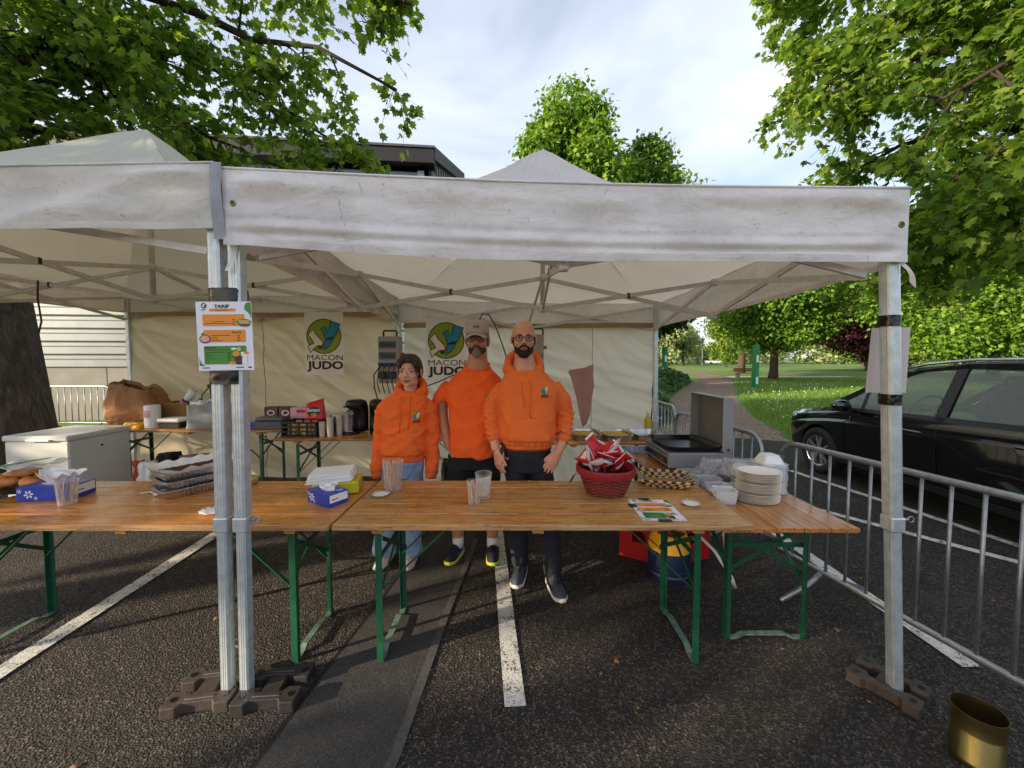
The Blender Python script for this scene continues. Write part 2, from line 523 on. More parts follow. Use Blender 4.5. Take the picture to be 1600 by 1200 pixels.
class MB:
    def __init__(s):
        s.v = []
        s.f = []
    def add(s, V, F):
        b = len(s.v)
        s.v += [tuple(v) for v in V]
        s.f += [tuple(i + b for i in f) for f in F]
        return s
    def box(s, c, d, rot=None, taper=1.0):
        V = []
        for z in (-1, 1):
            k = taper if z > 0 else 1.0
            for x, y in ((-1, -1), (1, -1), (1, 1), (-1, 1)):
                p = Vector((x * d[0] / 2 * k, y * d[1] / 2 * k, z * d[2] / 2))
                if rot is not None:
                    p = rot @ p
                V.append(p + Vector(c))
        return s.add(V, [(3, 2, 1, 0), (4, 5, 6, 7), (0, 1, 5, 4), (1, 2, 6, 5), (2, 3, 7, 6), (3, 0, 4, 7)])
    def rbox(s, c, d, b=0.006, rot=None, taper=1.0):
        """box with chamfered edges"""
        bm = bmesh.new()
        for sx in (-1, 1):
            for sy in (-1, 1):
                for sz in (-1, 1):
                    for i in range(3):
                        p = Vector((sx * d[0] / 2, sy * d[1] / 2, sz * d[2] / 2))
                        q = Vector((sx, sy, sz)) * b
                        q[i] = 0
                        p -= q
                        if sz > 0:
                            p.x *= taper; p.y *= taper
                        if rot is not None:
                            p = rot @ p
                        bm.verts.new(p + Vector(c))
        bmesh.ops.convex_hull(bm, input=bm.verts)
        bmesh.ops.dissolve_limit(bm, angle_limit=0.01, verts=bm.verts, edges=bm.edges)
        bm.verts.index_update()
        V = [v.co.copy() for v in bm.verts]
        F = [[v.index for v in f.verts] for f in bm.faces]
        bm.free()
        return s.add(V, F)
    def bar(s, p, q, w, h, up=(0, 0, 1)):
        p, q = Vector(p), Vector(q)
        t = (q - p).normalized()
        u = Vector(up)
        if abs(t.dot(u)) > 0.98:
            u = Vector((0, 1, 0))
        a = t.cross(u).normalized()
        b = a.cross(t).normalized()
        V = []
        for e in (p, q):
            for i, j in ((-1, -1), (1, -1), (1, 1), (-1, 1)):
                V.append(e + a * (i * w / 2) + b * (j * h / 2))
        return s.add(V, [(0, 1, 2, 3), (7, 6, 5, 4), (0, 4, 5, 1), (1, 5, 6, 2), (2, 6, 7, 3), (3, 7, 4, 0)])
    def loft(s, rings, cap=True, closed=False):
        n = len(rings[0])
        V = [p for r in rings for p in r]
        F = []
        m = len(rings)
        for i in range(m if closed else m - 1):
            for j in range(n):
                k = (j + 1) % n
                i2 = (i + 1) % m
                F.append((i * n + j, i * n + k, i2 * n + k, i2 * n + j))
        if cap and not closed:
            F.append(tuple(reversed(range(n))))
            F.append(tuple((m - 1) * n + j for j in range(n)))
        return s.add(V, F)
    def tube(s, pts, r, n=8, cap=True, closed=False, sq=None):
        pts = [Vector(p) for p in pts]
        m = len(pts)
        rs = r if isinstance(r, (list, tuple)) else [r] * m
        rings = []
        pu = None
        for i in range(m):
            a = pts[(i - 1) % m] if (closed or i > 0) else pts[i]
            b = pts[(i + 1) % m] if (closed or i < m - 1) else pts[i]
            t = (b - a)
            t = t.normalized() if t.length > 1e-9 else Vector((0, 0, 1))
            if pu is None:
                u = t.orthogonal().normalized()
            else:
                u = pu - t * pu.dot(t)
                u = u.normalized() if u.length > 1e-6 else t.orthogonal().normalized()
            pu = u
            w = t.cross(u)
            rings.append([pts[i] + (u * math.cos(2 * PI * k / n) + w * math.sin(2 * PI * k / n)) * rs[i] for k in range(n)])
        return s.loft(rings, cap, closed)
    def lathe(s, prof, n=24, c=(0, 0, 0), sx=1.0, sy=1.0, cap=True, fn=None):
        rings = []
        for r, z in prof:
            ring = []
            for k in range(n):
                a = 2 * PI * k / n
                rr = fn(r, z, a) if fn else r
                ring.append(Vector((c[0] + rr * math.cos(a) * sx, c[1] + rr * math.sin(a) * sy, c[2] + z)))
            rings.append(ring)
        return s.loft(rings, cap)
    def ell(s, c, r, rot=None, n=14, m=9):
        rings = []
        for i in range(1, m):
            t = PI * i / m - PI / 2
            ring = []
            for k in range(n):
                a = 2 * PI * k / n
                p = Vector((r[0] * math.cos(t) * math.cos(a), r[1] * math.cos(t) * math.sin(a), r[2] * math.sin(t)))
                if rot is not None:
                    p = rot @ p
                ring.append(p + Vector(c))
            rings.append(ring)
        return s.loft(rings, True)
    def prism(s, pts, f, t):
        """flat outline pts (2-D) mapped to 3-D by f(x, y, depth), given thickness t"""
        n = len(pts)
        V = [f(x, y, 0) for x, y in pts] + [f(x, y, t) for x, y in pts]
        F = [tuple(range(n)), tuple(reversed(range(n, 2 * n)))]
        for i in range(n):
            k = (i + 1) % n
            F.append((i, i + n, k + n, k))
        return s.add(V, F)
    def grid(s, nx, ny, fn):
        V = [fn(i / nx, j / ny) for j in range(ny + 1) for i in range(nx + 1)]
        F = [(j * (nx + 1) + i, j * (nx + 1) + i + 1, (j + 1) * (nx + 1) + i + 1, (j + 1) * (nx + 1) + i)
             for j in range(ny) for i in range(nx)]
        return s.add(V, F)
    def build(s, name, mat, parent=None, smooth=False, fix=True, solid=0.0, auto=False):
        o = newmesh(name, s.v, s.f, mat, parent, smooth)
        if fix:
            bm = bmesh.new()
            bm.from_mesh(o.data)
            bmesh.ops.recalc_face_normals(bm, faces=bm.faces)
            bm.to_mesh(o.data)
            bm.free()
        if solid:
            md = o.modifiers.new('thickness', 'SOLIDIFY')
            md.thickness = solid
            md.offset = 0
        if auto:
            o.data.polygons.foreach_set('use_smooth', [True] * len(o.data.polygons))
            try:
                o.data.set_sharp_from_angle(angle=R(38))
            except Exception:
                pass
        return o

def fuse(parts, voxel, smooth_it=2, disp=None):
    """several closed shapes -> one continuous skin (voxel remesh, smoothing, optional displacement)"""
    me = bpy.data.meshes.new('tmp')
    me.from_pydata(parts.v, [], parts.f)
    bm = bmesh.new()
    bm.from_mesh(me)
    bmesh.ops.recalc_face_normals(bm, faces=bm.faces)
    bm.to_mesh(me)
    bm.free()
    o = bpy.data.objects.new('tmp', me)
    COL.objects.link(o)
    md = o.modifiers.new('r', 'REMESH')
    md.mode = 'VOXEL'
    md.voxel_size = voxel
    if smooth_it:
        sm = o.modifiers.new('s', 'SMOOTH')
        sm.factor = 0.5
        sm.iterations = smooth_it
    dg = bpy.context.evaluated_depsgraph_get()
    res = bpy.data.meshes.new_from_object(o.evaluated_get(dg))
    bpy.data.objects.remove(o)
    n = len(res.vertices)
    V = np.empty(n * 3, np.float32)
    res.vertices.foreach_get('co', V)
    V = V.reshape(-1, 3)
    if disp is not None:
        N = np.empty(n * 3, np.float32)
        res.vertices.foreach_get('normal', N)
        N = N.reshape(-1, 3)
        V = V + N * disp(V, N)[:, None]
        res.vertices.foreach_set('co', V.astype(np.float32).ravel())
        res.update()
    res.polygons.foreach_set('use_smooth', [True] * len(res.polygons))
    return res

def meshobj(name, me, mat, parent=None):
    me.materials.clear()
    me.materials.append(M[mat] if isinstance(mat, str) else mat)
    me.name = name
    return link(bpy.data.objects.new(name, me), parent)

def text(name, s_, size, mat, parent, loc, width=None, bold=0.0, f=None, sy=1.0, align='CENTER'):
    """lettering as a thin mesh; f maps (x, z, depth) of the flat print to 3-D"""
    cu = bpy.data.curves.new('t', 'FONT')
    cu.body = s_
    cu.size = size
    cu.align_x = align
    cu.offset = bold
    cu.resolution_u = 3
    o = bpy.data.objects.new('t', cu)
    COL.objects.link(o)
    dg = bpy.context.evaluated_depsgraph_get()
    dg.update()
    me = bpy.data.meshes.new_from_object(o.evaluated_get(dg))
    bpy.data.objects.remove(o)
    xs = [v.co.x for v in me.vertices] or [0]
    k = width / (max(xs) - min(xs)) if width else 1.0
    xm = (max(xs) + min(xs)) / 2 if width else 0.0
    for v in me.vertices:
        x, y = (v.co.x - xm) * k + loc[0], v.co.y * sy + loc[1]
        v.co = f(x, y, loc[2]) if f else Vector((x, -loc[2], y))
    me.update()
    return meshobj(name, me, mat, parent)

def sheet(name, pts, z, mat, kind=None):
    o = newmesh(name, [(x, y, z) for x, y in pts], [tuple(range(len(pts)))], mat)
    if kind:
        o['kind'] = kind
    return o

def fbm(p, s=1.0):
    return noise.noise(Vector(p) * s)

def shape_flat(f):
    """flat print in the XZ plane facing -Y"""
    return lambda x, z, d: Vector((x, -d, z))
# ================================================================== SETTING
o = newmesh('meadow', [(-400, -60, -0.014), (600, -60, -0.014), (600, 900, -0.014), (-400, 900, -0.014)], [(0, 1, 2, 3)], 'meadow')
tag(o, kind='structure')
sheet('car_park_asphalt', [(-30, -20), (14, -20), (14, 6.2), (9, 6.75), (5.9, 7.15), (5.3, 7.5), (3.6, 8.2), (1.0, 8.6), (-30, 9.2)], 0.0, 'asphalt', 'structure')
sheet('asphalt_repair_strip', [(-2.9, -19), (-2.44, -19), (-0.60, 1.0), (-0.50, 1.5), (-0.44, 2.4), (-0.34, 3.4), (-0.22, 6.0), (-0.66, 6.0), (-0.80, 3.2), (-0.86, 2.6), (-0.97, 1.88), (-1.02, 1.46)], 0.004, 'asphalt2', 'structure')
sheet('asphalt_seam', [(-2.925, -19), (-2.9, -19), (-1.02, 1.46), (-0.97, 1.88), (-0.86, 2.6), (-0.80, 3.2), (-0.83, 3.2), (-0.885, 2.6), (-0.995, 1.88), (-1.045, 1.46)], 0.004, pm('bitumen', (28, 24, 22), 0.5, 0, 0.3, 30, 0.5, 50), 'structure')
sheet('asphalt_seam_pale', [(-2.44, -19), (-2.38, -19), (-0.54, 1.0), (-0.455, 1.5), (-0.395, 2.4), (-0.30, 3.4), (-0.34, 3.4), (-0.44, 2.4), (-0.50, 1.5), (-0.60, 1.0)], 0.0075, pm('pale_asphalt', (74, 70, 66), 0.85, 0, 0.3, 30, 0.6, 90), 'structure')
# bark-chip path winding into the park
pl = [(3.0, 8.3), (4.3, 10), (6.1, 15), (10, 22), (15.7, 32), (21.0, 46), (24, 70)]
pr = [(5.45, 7.4), (6.6, 10.4), (8.7, 14.8), (12.7, 22), (18.4, 32), (22.8, 46), (26, 70)]
V = []
for i in range(len(pl) - 1):
    for k in range(8):
        t = k / 8
        a = Vector(pl[i]).lerp(Vector(pl[i + 1]), t)
        b = Vector(pr[i]).lerp(Vector(pr[i + 1]), t)
        w = 0.16 * noise.noise(Vector((a.y * 0.9, 0, 0)))
        V += [(a.x + w, a.y, -0.006), (b.x + 0.2 * noise.noise(Vector((b.y * 1.1, 5, 0))), b.y, -0.006)]
tag(newmesh('park_path', V, [(2 * i, 2 * i + 1, 2 * i + 3, 2 * i + 2) for i in range(len(V) // 2 - 1)], 'path'), kind='structure')
tag(newmesh('cross_path', [(18.6, 32.3, -0.007), (30, 33.5, -0.007), (30, 35.0, -0.007), (18.9, 34.4, -0.007)], [(0, 1, 2, 3)], pm('pale_gravel', (196, 184, 168), 0.9, 0, 0.1)), kind='structure')

# painted bay lines
def line(a, b, w, label):
    a, b = Vector(a), Vector(b)
    t = (b - a).normalized()
    n_ = Vector((-t.y, t.x)) * w / 2
    N = 14
    V = []
    for i in range(N + 1):
        p = a.lerp(b, i / N)
        j = 0.006 * noise.noise(Vector((p.x * 5, p.y * 5, 0)))
        V += [(p.x + n_.x * (1 + j * 12), p.y + n_.y, 0.0075), (p.x - n_.x * (1 - j * 12), p.y - n_.y, 0.0075)]
    o = newmesh('parking_line', V, [(2 * i, 2 * i + 1, 2 * i + 3, 2 * i + 2) for i in range(N)], 'paint')
    return tag(o, kind='structure')
line((0.015, 1.72), (-0.20, 4.3), 0.10, '')
line((-2.60, 1.0), (-2.80, 4.6), 0.11, '')
line((2.42, 1.95), (2.48, 5.2), 0.10, '')
line((4.03, 5.5), (4.50, 2.6), 0.09, '')
line((3.05, 4.4), (4.45, 2.4), 0.09, '')

# ------------------------------------------------------------------ hall behind the tents
hall = thing('sports_hall', 'long metal-clad hall with dark roof edge behind the tents', 'building', (0, 0, 0))
A = Vector((-2.5, 11.0)); Bp = Vector((-19.0, 9.4))
dirx = (Bp - A).normalized()
nrm = Vector((dirx.y, -dirx.x))           # towards the camera
if nrm.y > 0: nrm = -nrm
LW = (Bp - A).length
def hp(t, off, z):
    p = A + dirx * t + nrm * off
    return Vector((p.x, p.y, z))
def hbox(name, t0, t1, o0, o1, z0, z1, mat, parent=hall):
    m = MB()
    V = [hp(t, o_, z) for z in (z0, z1) for t, o_ in ((t0, o0), (t1, o0), (t1, o1), (t0, o1))]
    m.add(V, [(3, 2, 1, 0), (4, 5, 6, 7), (0, 1, 5, 4), (1, 2, 6, 5), (2, 3, 7, 6), (3, 0, 4, 7)])
    return m.build(name, mat, parent)
for i in range(6):
    hbox('concrete_panel', i * LW / 6 + 0.012, (i + 1) * LW / 6 - 0.012, -0.25, 0.0, -0.3, 1.38, 'concrete')
z = 1.38
while z < 6.75:
    m = MB()
    prof = [(0.0, 0.0), (0.05, 0.03), (0.05, 0.20), (0.0, 0.235), (-0.02, 0.24), (-0.02, 0.335), (0.0, 0.34)]
    V = []
    for t in (0, LW):
        V += [hp(t, o_, z + dz) for o_, dz in prof]
    k = len(prof)
    m.add(V, [(i, i + 1, i + 1 + k, i + k) for i in range(k - 1)])
    m.build('siding_course', 'siding', hall)
    z += 0.34
hbox('fascia', -0.35, LW, -0.3, 0.35, 6.92, 7.30, 'fascia')
hbox('roof_edge_strip', -0.38, LW, -0.32, 0.39, 7.30, 7.36, 'fasciaG')
hbox('corner_post', -0.05, 0.12, -0.2, 0.08, 0, 6.82, 'siding')
# end wall with raking slats, its roof edge rises away from the car park
m = MB()
e0, e1 = Vector((-2.32, 11.0)), Vector((-2.05, 15.4))
ze0, ze1 = 7.35, 8.75
m.add([(e0.x, e0.y, 0), (e1.x, e1.y, 0), (e1.x, e1.y, ze1), (e0.x, e0.y, ze0), (e0.x - 4, e0.y, 0), (e1.x - 4, e1.y, 0), (e1.x - 4, e1.y, ze1), (e0.x - 4, e0.y + .3, ze0)],
      [(0, 1, 2, 3), (4, 7, 6, 5), (1, 5, 6, 2), (3, 2, 6, 7)])
m.build('end_wall', 'fasciaG', hall)
for i in range(15):
    t = (i + 0.5) / 15
    p = e0.lerp(e1, t)
    zt = ze0 + (ze1 - ze0) * t - 0.28
    mm = MB()
    mm.bar((p.x + 0.07, p.y, zt), (p.x + 0.07, p.y + 0.35, zt - 1.6), 0.12, 0.10, (1, 0, 0))
    mm.build('slat', 'siding', hall)
mm = MB()
mm.bar((e0.x + 0.1, e0.y - 0.2, ze0 - 0.1), (e1.x + 0.1, e1.y, ze1 - 0.1), 0.2, 0.34)
mm.build('end_fascia', 'fasciaG', hall)

# ------------------------------------------------------------------ trees
LEAF = np.array([(0, 0, 0), (.22, -.06, -.03), (.30, .14, -.03), (.54, .22, -.10), (.37, .40, -.04), (.42, .64, -.09), (.17, .60, -.02), (0, 1.0, -.10),
                 (-.17, .60, -.02), (-.42, .64, -.09), (-.37, .40, -.04), (-.54, .22, -.10), (-.30, .14, -.03), (-.22, -.06, -.03), (0, .36, .03)], float)
LEAF_F = np.array([(14, i, (i + 1) % 14) for i in range(14)])
QUAD = np.array([(0, 0, 0), (.36, .34, .06), (.05, 1.0, -.08), (-.34, .42, .06)], float)
QUAD_F = np.array([(0, 1, 2), (0, 2, 3)])

def unit(a):
    return a / np.maximum(np.linalg.norm(a, axis=1, keepdims=True), 1e-9)

def leaf_verts(P, D, N, S, tpl):
    Y = unit(D)
    X = unit(np.cross(Y, N))
    Z = np.cross(X, Y)
    return (P[:, None, :] + S[:, None, None] * (tpl[None, :, 0:1] * X[:, None, :] + tpl[None, :, 1:2] * Y[:, None, :] + tpl[None, :, 2:3] * Z[:, None, :]))

def leaves_mesh(name, P, D, N, S, tpl, tf, mat, parent):
    V = leaf_verts(P, D, N, S, tpl).reshape(-1, 3)
    F = (tf[None] + (np.arange(len(P)) * len(tpl))[:, None, None]).reshape(-1, 3)
    return newmesh(name, V, F, mat, parent)

def wobble(a, b, n, amp, r):
    a, b = Vector(a), Vector(b)
    pts = []
    L_ = (b - a).length
    for i in range(n + 1):
        t = i / n
        p = a.lerp(b, t)
        k = amp * L_ * math.sin(PI * t) if i < n else 0
        pts.append(p + Vector((r.uniform(-1, 1), r.uniform(-1, 1), r.uniform(-.6, 1))) * k)
    return pts

def near_tree(name, label, trunk, tr_r, limbs, seed, size, nsub, ntw, nlv, droop=0.35, sublen=1.3, twl=0.55, keep=None, parts=True):
    r = random.Random(seed)
    root = thing(name, label, 'tree', (trunk[0][0], trunk[0][1], 0))
    off = Vector((trunk[0][0], trunk[0][1], 0))
    m = MB()
    m.tube([Vector(p) - off for p in trunk], tr_r, 14)
    m.build('trunk', 'bark', root, True)
    P, D, N, S = [], [], [], []
    for li, (lp, r0, r1) in enumerate(limbs):
        lp = [Vector(p) for p in lp]
        pts = []
        for i in range(len(lp) - 1):
            seg = wobble(lp[i], lp[i + 1], 4, 0.05, r)
            pts += seg[:-1] if i < len(lp) - 2 else seg
        k = len(pts)
        m = MB()
        m.tube([p - off for p in pts], [r0 + (r1 - r0) * i / (k - 1) for i in range(k)], 7)
        for sI in range(nsub):
            t = 0.18 + 0.82 * (sI + r.random()) / nsub
            i = min(k - 2, int(t * (k - 1)))
            b = pts[i].lerp(pts[i + 1], t * (k - 1) - i)
            tg = (pts[i + 1] - pts[i]).normalized()
            d = (tg * 0.7 + Vector((r.gauss(0, .7), r.gauss(0, .7), r.gauss(0.05, .5)))).normalized()
            sl = sublen * r.uniform(0.55, 1.25) * (1.1 - 0.45 * t)
            e = b + d * sl + Vector((0, 0, -droop * sl * r.uniform(0.2, 1.2)))
            if keep is not None and not keep(e):
                e = b.lerp(e, 0.35)
                if not keep(e):
                    continue
            sp = wobble(b, e, 4, 0.06, r)
            m.tube([p - off for p in sp], [0.016, 0.012, 0.009, 0.006, 0.003], 4, False)
            for tI in range(ntw):
                tt = 0.15 + 0.85 * (tI + r.random()) / ntw
                j = min(3, int(tt * 4))
                tb = sp[j].lerp(sp[j + 1], tt * 4 - j)
                td = (d * 0.8 + Vector((r.gauss(0, .8), r.gauss(0, .8), r.gauss(-.1, .45)))).normalized()
                tl_ = twl * r.uniform(0.5, 1.2)
                te = tb + td * tl_ + Vector((0, 0, -droop * tl_ * 0.5))
                if keep is not None and not keep(te):
                    te = tb.lerp(te, 0.3)
                m.tube([p - off for p in (tb, te)], [0.005, 0.002], 3, False)
                nn = max(2, int(nlv * r.uniform(0.6, 1.3)))
                for q in range(nn):
                    u = (q + r.random()) / nn
                    p = tb.lerp(te, u) + Vector((r.gauss(0, .05), r.gauss(0, .05), r.gauss(-.02, .04)))
                    ld = td * 0.5 + Vector((r.gauss(0, .7), r.gauss(0, .7), r.gauss(-.45, .4)))
                    ln = Vector((r.gauss(0, .75), r.gauss(0, .75), 1.0))
                    if keep is not None and not keep(p):
                        continue
                    P.append(p - off); D.append(ld); N.append(ln); S.append(size * r.uniform(0.65, 1.2))
        m.build('limb', 'twig', root, True, False)
    P = np.array(P); D = np.array(D); N = np.array(N); S = np.array(S)
    pick = np.zeros(len(P), bool)
    if parts:
        W_ = P + np.array(off)
        y = W_[:, 1]
        u = W_[:, 0] / np.maximum(y, 0.1)
        w = (W_[:, 2] - 1.63) / np.maximum(y, 0.1)
        sc_ = np.where((y > 0.5) & (np.abs(u) < 1.34) & (w < 0.93) & (w > -0.1), S / np.maximum(y, 0.1), 0)
        # leaves that show largest, thinned so that they spread over the crown
        order = np.argsort(-sc_)[:900]
        pick[order[::3]] = True
        one = leaf_verts(np.zeros((1, 3)), np.array([[0, 1., 0]]), np.array([[0, 0, 1.]]), np.array([1.0]), LEAF)[0]
        me = bpy.data.meshes.new('leaf')
        me.from_pydata([tuple(v) for v in one], [], [tuple(f) for f in LEAF_F])
        me.materials.append(M['leafN'])
        for i in np.nonzero(pick)[0]:
            lf = bpy.data.objects.new('leaf', me)
            Y = Vector(D[i]).normalized()
            X = Y.cross(Vector(N[i])).normalized()
            Z = X.cross(Y)
            mt = Matrix(((X.x, Y.x, Z.x), (X.y, Y.y, Z.y), (X.z, Y.z, Z.z))).to_4x4()
            link(lf, root)
            lf.matrix_local = Matrix.Translation(Vector(P[i])) @ mt @ Matrix.Scale(S[i], 4)
    k = ~pick
    lo = leaves_mesh('foliage', P[k], D[k], N[k], S[k], LEAF, LEAF_F, 'leafN', root)
    lo['kind'] = 'stuff'
    return root

def limb_from(base, tip, via=None):
    return [base, via, tip] if via else [base, tip]

# maple at the left: leaning trunk, limbs reaching over the tents
near_tree('maple_tree', 'leafy maple with dark leaning trunk at the left, branches over the tents',
          [(-7.20, 5.5, -0.1), (-7.25, 5.5, 0.4), (-7.36, 5.52, 1.5), (-7.52, 5.55, 2.6), (-7.55, 5.6, 4.0), (-7.45, 5.6, 6.0), (-7.3, 5.6, 9.0)],
          [0.56, 0.48, 0.43, 0.41, 0.38, 0.33, 0.2],
          [([(-7.4, 5.6, 4.6), (-5.0, 5.2, 6.4), (-1.45, 5.0, 5.0)], 0.10, 0.015),
           ([(-7.4, 5.6, 5.2), (-4.8, 4.6, 6.7), (-1.10, 4.4, 5.5)], 0.10, 0.015),
           ([(-7.4, 5.6, 5.6), (-5.2, 5.9, 6.4), (-2.4, 6.1, 4.6)], 0.09, 0.012),
           ([(-7.4, 5.6, 5.0), (-5.6, 5.0, 6.0), (-4.2, 4.9, 4.75)], 0.08, 0.012),
           ([(-7.4, 5.6, 6.0), (-5.0, 4.3, 7.4), (-1.02, 4.0, 6.0)], 0.10, 0.015),
           ([(-7.4, 5.6, 5.0), (-5.6, 5.9, 5.5), (-3.6, 6.0, 4.55)], 0.07, 0.012),
           ([(-7.4, 5.6, 4.8), (-6.4, 6.2, 5.2), (-5.0, 6.4, 4.6)], 0.07, 0.012),
           ([(-7.4, 5.6, 5.2), (-4.4, 5.4, 5.8), (-2.3, 5.6, 4.55)], 0.07, 0.012),
           ([(-7.4, 5.6, 5.0), (-6.6, 4.8, 5.6), (-5.9, 4.3, 4.7)], 0.07, 0.012),
           ([(-7.4, 5.6, 4.6), (-7.0, 5.0, 5.2), (-6.4, 5.2, 4.35)], 0.07, 0.012),
           ([(-7.4, 5.6, 6.5), (-4.6, 5.8, 8.0), (-1.3, 5.4, 6.6)], 0.10, 0.015),
           ([(-7.4, 5.6, 6.2), (-6.3, 4.6, 7.0), (-5.0, 4.0, 6.1)], 0.08, 0.012)],
          3, 0.115, 15, 8, 11, 0.4, 1.15, 0.5,
          keep=lambda p: p.x < -0.232 * p.y and p.z > 3.9)
# big maple off the right edge, boughs hanging into the frame
near_tree('maple_tree', 'large maple at the right edge with leafy boughs hanging above the car',
          [(8.6, 5.2, -0.1), (8.6, 5.2, 1.2), (8.5, 5.2, 3.5), (8.4, 5.3, 6.5), (8.3, 5.4, 10)],
          [0.55, 0.42, 0.38, 0.32, 0.18],
          [([(8.5, 5.2, 4.6), (6.3, 5.0, 6.3), (4.4, 5.3, 5.5)], 0.10, 0.012),
           ([(8.5, 5.2, 5.2), (6.2, 5.6, 7.4), (3.9, 5.8, 6.95)], 0.10, 0.012),
           ([(8.5, 5.2, 4.0), (6.5, 4.7, 5.4), (4.75, 4.6, 4.5)], 0.09, 0.012),
           ([(8.5, 5.2, 3.6), (6.4, 4.4, 4.5), (4.8, 4.3, 3.6)], 0.08, 0.012),
           ([(8.5, 5.2, 3.4), (6.6, 4.0, 4.2), (4.9, 3.7, 3.3)], 0.08, 0.012),
           ([(8.5, 5.2, 3.2), (6.8, 4.2, 3.7), (5.3, 4.0, 2.95)], 0.08, 0.012),
           ([(8.5, 5.2, 3.3), (6.4, 3.4, 4.6), (4.6, 2.95, 4.0)], 0.08, 0.012),
           ([(8.5, 5.2, 3.3), (6.8, 5.4, 4.0), (5.2, 5.6, 3.2)], 0.08, 0.012),
           ([(8.5, 5.2, 3.0), (7.2, 5.6, 3.6), (6.2, 5.8, 2.9)], 0.08, 0.012),
           ([(8.5, 5.2, 6.0), (6.4, 4.6, 7.2), (4.6, 4.3, 6.6)], 0.10, 0.012),
           ([(8.4, 5.3, 6.5), (6.0, 5.4, 6.6), (4.2, 5.6, 5.9)], 0.09, 0.012),
           ([(8.5, 5.2, 4.8), (5.8, 5.0, 5.7), (4.1, 5.3, 5.1)], 0.09, 0.012),
           ([(8.4, 5.3, 6.8), (5.8, 5.8, 7.9), (4.0, 6.0, 7.4)], 0.09, 0.012),
           ([(8.5, 5.2, 4.5), (7.2, 6.4, 5.4), (5.4, 6.6, 4.6)], 0.09, 0.012),
           ([(8.5, 5.2, 5.0), (7.0, 6.8, 6.6), (5.2, 7.0, 6.0)], 0.09, 0.012),
           ([(8.5, 5.2, 4.0), (7.6, 6.2, 4.4), (6.6, 6.4, 3.6)], 0.09, 0.012),
           ([(8.5, 5.2, 5.5), (7.0, 5.0, 6.4), (5.6, 4.6, 5.6)], 0.09, 0.012),
           ([(8.4, 5.3, 6.5), (6.6, 6.5, 8.2), (4.6, 7.0, 7.9)], 0.09, 0.012)],
          8, 0.115, 18, 7, 13, 0.35, 1.1, 0.5,
          keep=lambda p: p.x > 3.1 + 0.12 * (p.y - 3) and p.z > 2.35 and p.x / p.y > 0.60 + (0.12 if p.z / p.y < 0.62 else 0))

def park_tree(name, label, loc, h, rad, z0, mat, n, ls, seed, tr=0.25, nl=26, tpl=QUAD, tf=QUAD_F, sq=1.0, flat=0.0):
    """trunk, limbs and a lumpy crown of separate leaf faces"""
    r = np.random.default_rng(seed)
    pr_ = random.Random(seed)
    root = thing(name, label, 'tree', loc)
    m = MB()
    m.tube([(0, 0, -0.1), (0.05, 0, z0 * 0.6), (0.1, 0.05, z0 + (h - z0) * 0.35), (0.05, 0, h * 0.8)], [tr * 1.3, tr, tr * 0.7, tr * 0.2], 9)
    m.build('trunk', 'bark', root, True)
    zc = (z0 + h) / 2
    hh = (h - z0) / 2
    C = []
    while len(C) < nl:
        p = r.uniform(-1, 1, 3)
        q = np.linalg.norm(p)
        if 0.35 < q < 0.92:
            w = 1.0 - 0.35 * max(0, p[2])          # narrower towards the top
            C.append((p[0] * rad * w, p[1] * rad * w * sq, zc + p[2] * hh * (0.86 if z0 > 1 else 0.98)))
    C = np.array(C)
    m = MB()
    for c in C[:min(nl, 16)]:
        m.tube([(0.06, 0.02, z0 + (c[2] - z0) * 0.3 if c[2] > z0 else z0), Vector(c) * 0.55 + Vector((0, 0, c[2] * 0.35)), c], [tr * 0.35, tr * 0.18, 0.02], 5, False)
    m.build('limbs', 'bark', root, True, False)
    k = r.integers(0, nl, n)
    d = unit(r.normal(size=(n, 3)))
    lr = rad * r.uniform(0.26, 0.46, nl)
    rr = lr[k] * r.uniform(0.5, 1.0, n) * np.where(r.random(n) < 0.22, 1.45, 1.0)
    P = C[k] + d * rr[:, None] * np.array([1, 1, 0.72])
    msk = P[:, 2] > z0 * 0.7 * r.uniform(0.6, 1.2, n)
    P, d = P[msk], d[msk]
    n = len(P)
    D = d * 0.6 + r.normal(size=(n, 3)) * 0.6 + np.array([0, 0, -0.35])
    N = d + r.normal(size=(n, 3)) * 0.5 + np.array([0, 0, 0.6])
    S = ls * r.uniform(0.6, 1.3, n)
    leaves_mesh('crown', P, D, N, S, tpl, tf, mat, root)
    return root

park_tree('tall_tree', 'tall bright green tree rising behind the white tent peak', (3.4, 25, 0), 19.4, 3.9, 5.5, 'leafM', 32000, 0.30, 21, 0.35, 34)
park_tree('tall_tree', 'shorter round-topped tree right of the tent peak', (8.2, 26, 0), 17.0, 3.7, 5.0, 'leafM', 26000, 0.30, 22, 0.3, 34)
park_tree('park_tree', 'round low-crowned tree on the lawn beside the bench', (20.5, 30.2, 0), 11.5, 4.4, 1.3, 'leafM', 46000, 0.26, 23, 0.3, 46)
park_tree('copper_beech', 'purple-leaved copper tree on the lawn behind', (48.2, 52, 0), 15.0, 6.2, 0.2, 'leafP', 24000, 0.42, 24, 0.4, 30)
park_tree('dark_tree', 'dark tree with hanging branch left of the park path', (7.2, 23, 0), 6.4, 3.4, 2.3, 'leafD', 11000, 0.3, 25, 0.28)
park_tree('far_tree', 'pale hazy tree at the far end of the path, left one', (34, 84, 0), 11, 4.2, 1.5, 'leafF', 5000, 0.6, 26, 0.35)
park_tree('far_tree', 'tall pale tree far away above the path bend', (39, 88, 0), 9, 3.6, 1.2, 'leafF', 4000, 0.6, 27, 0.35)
park_tree('far_tree', 'yellow-green small tree far behind the path, right one', (40, 72, 0), 8.0, 3.2, 0.6, 'leafY', 4500, 0.5, 28, 0.25)
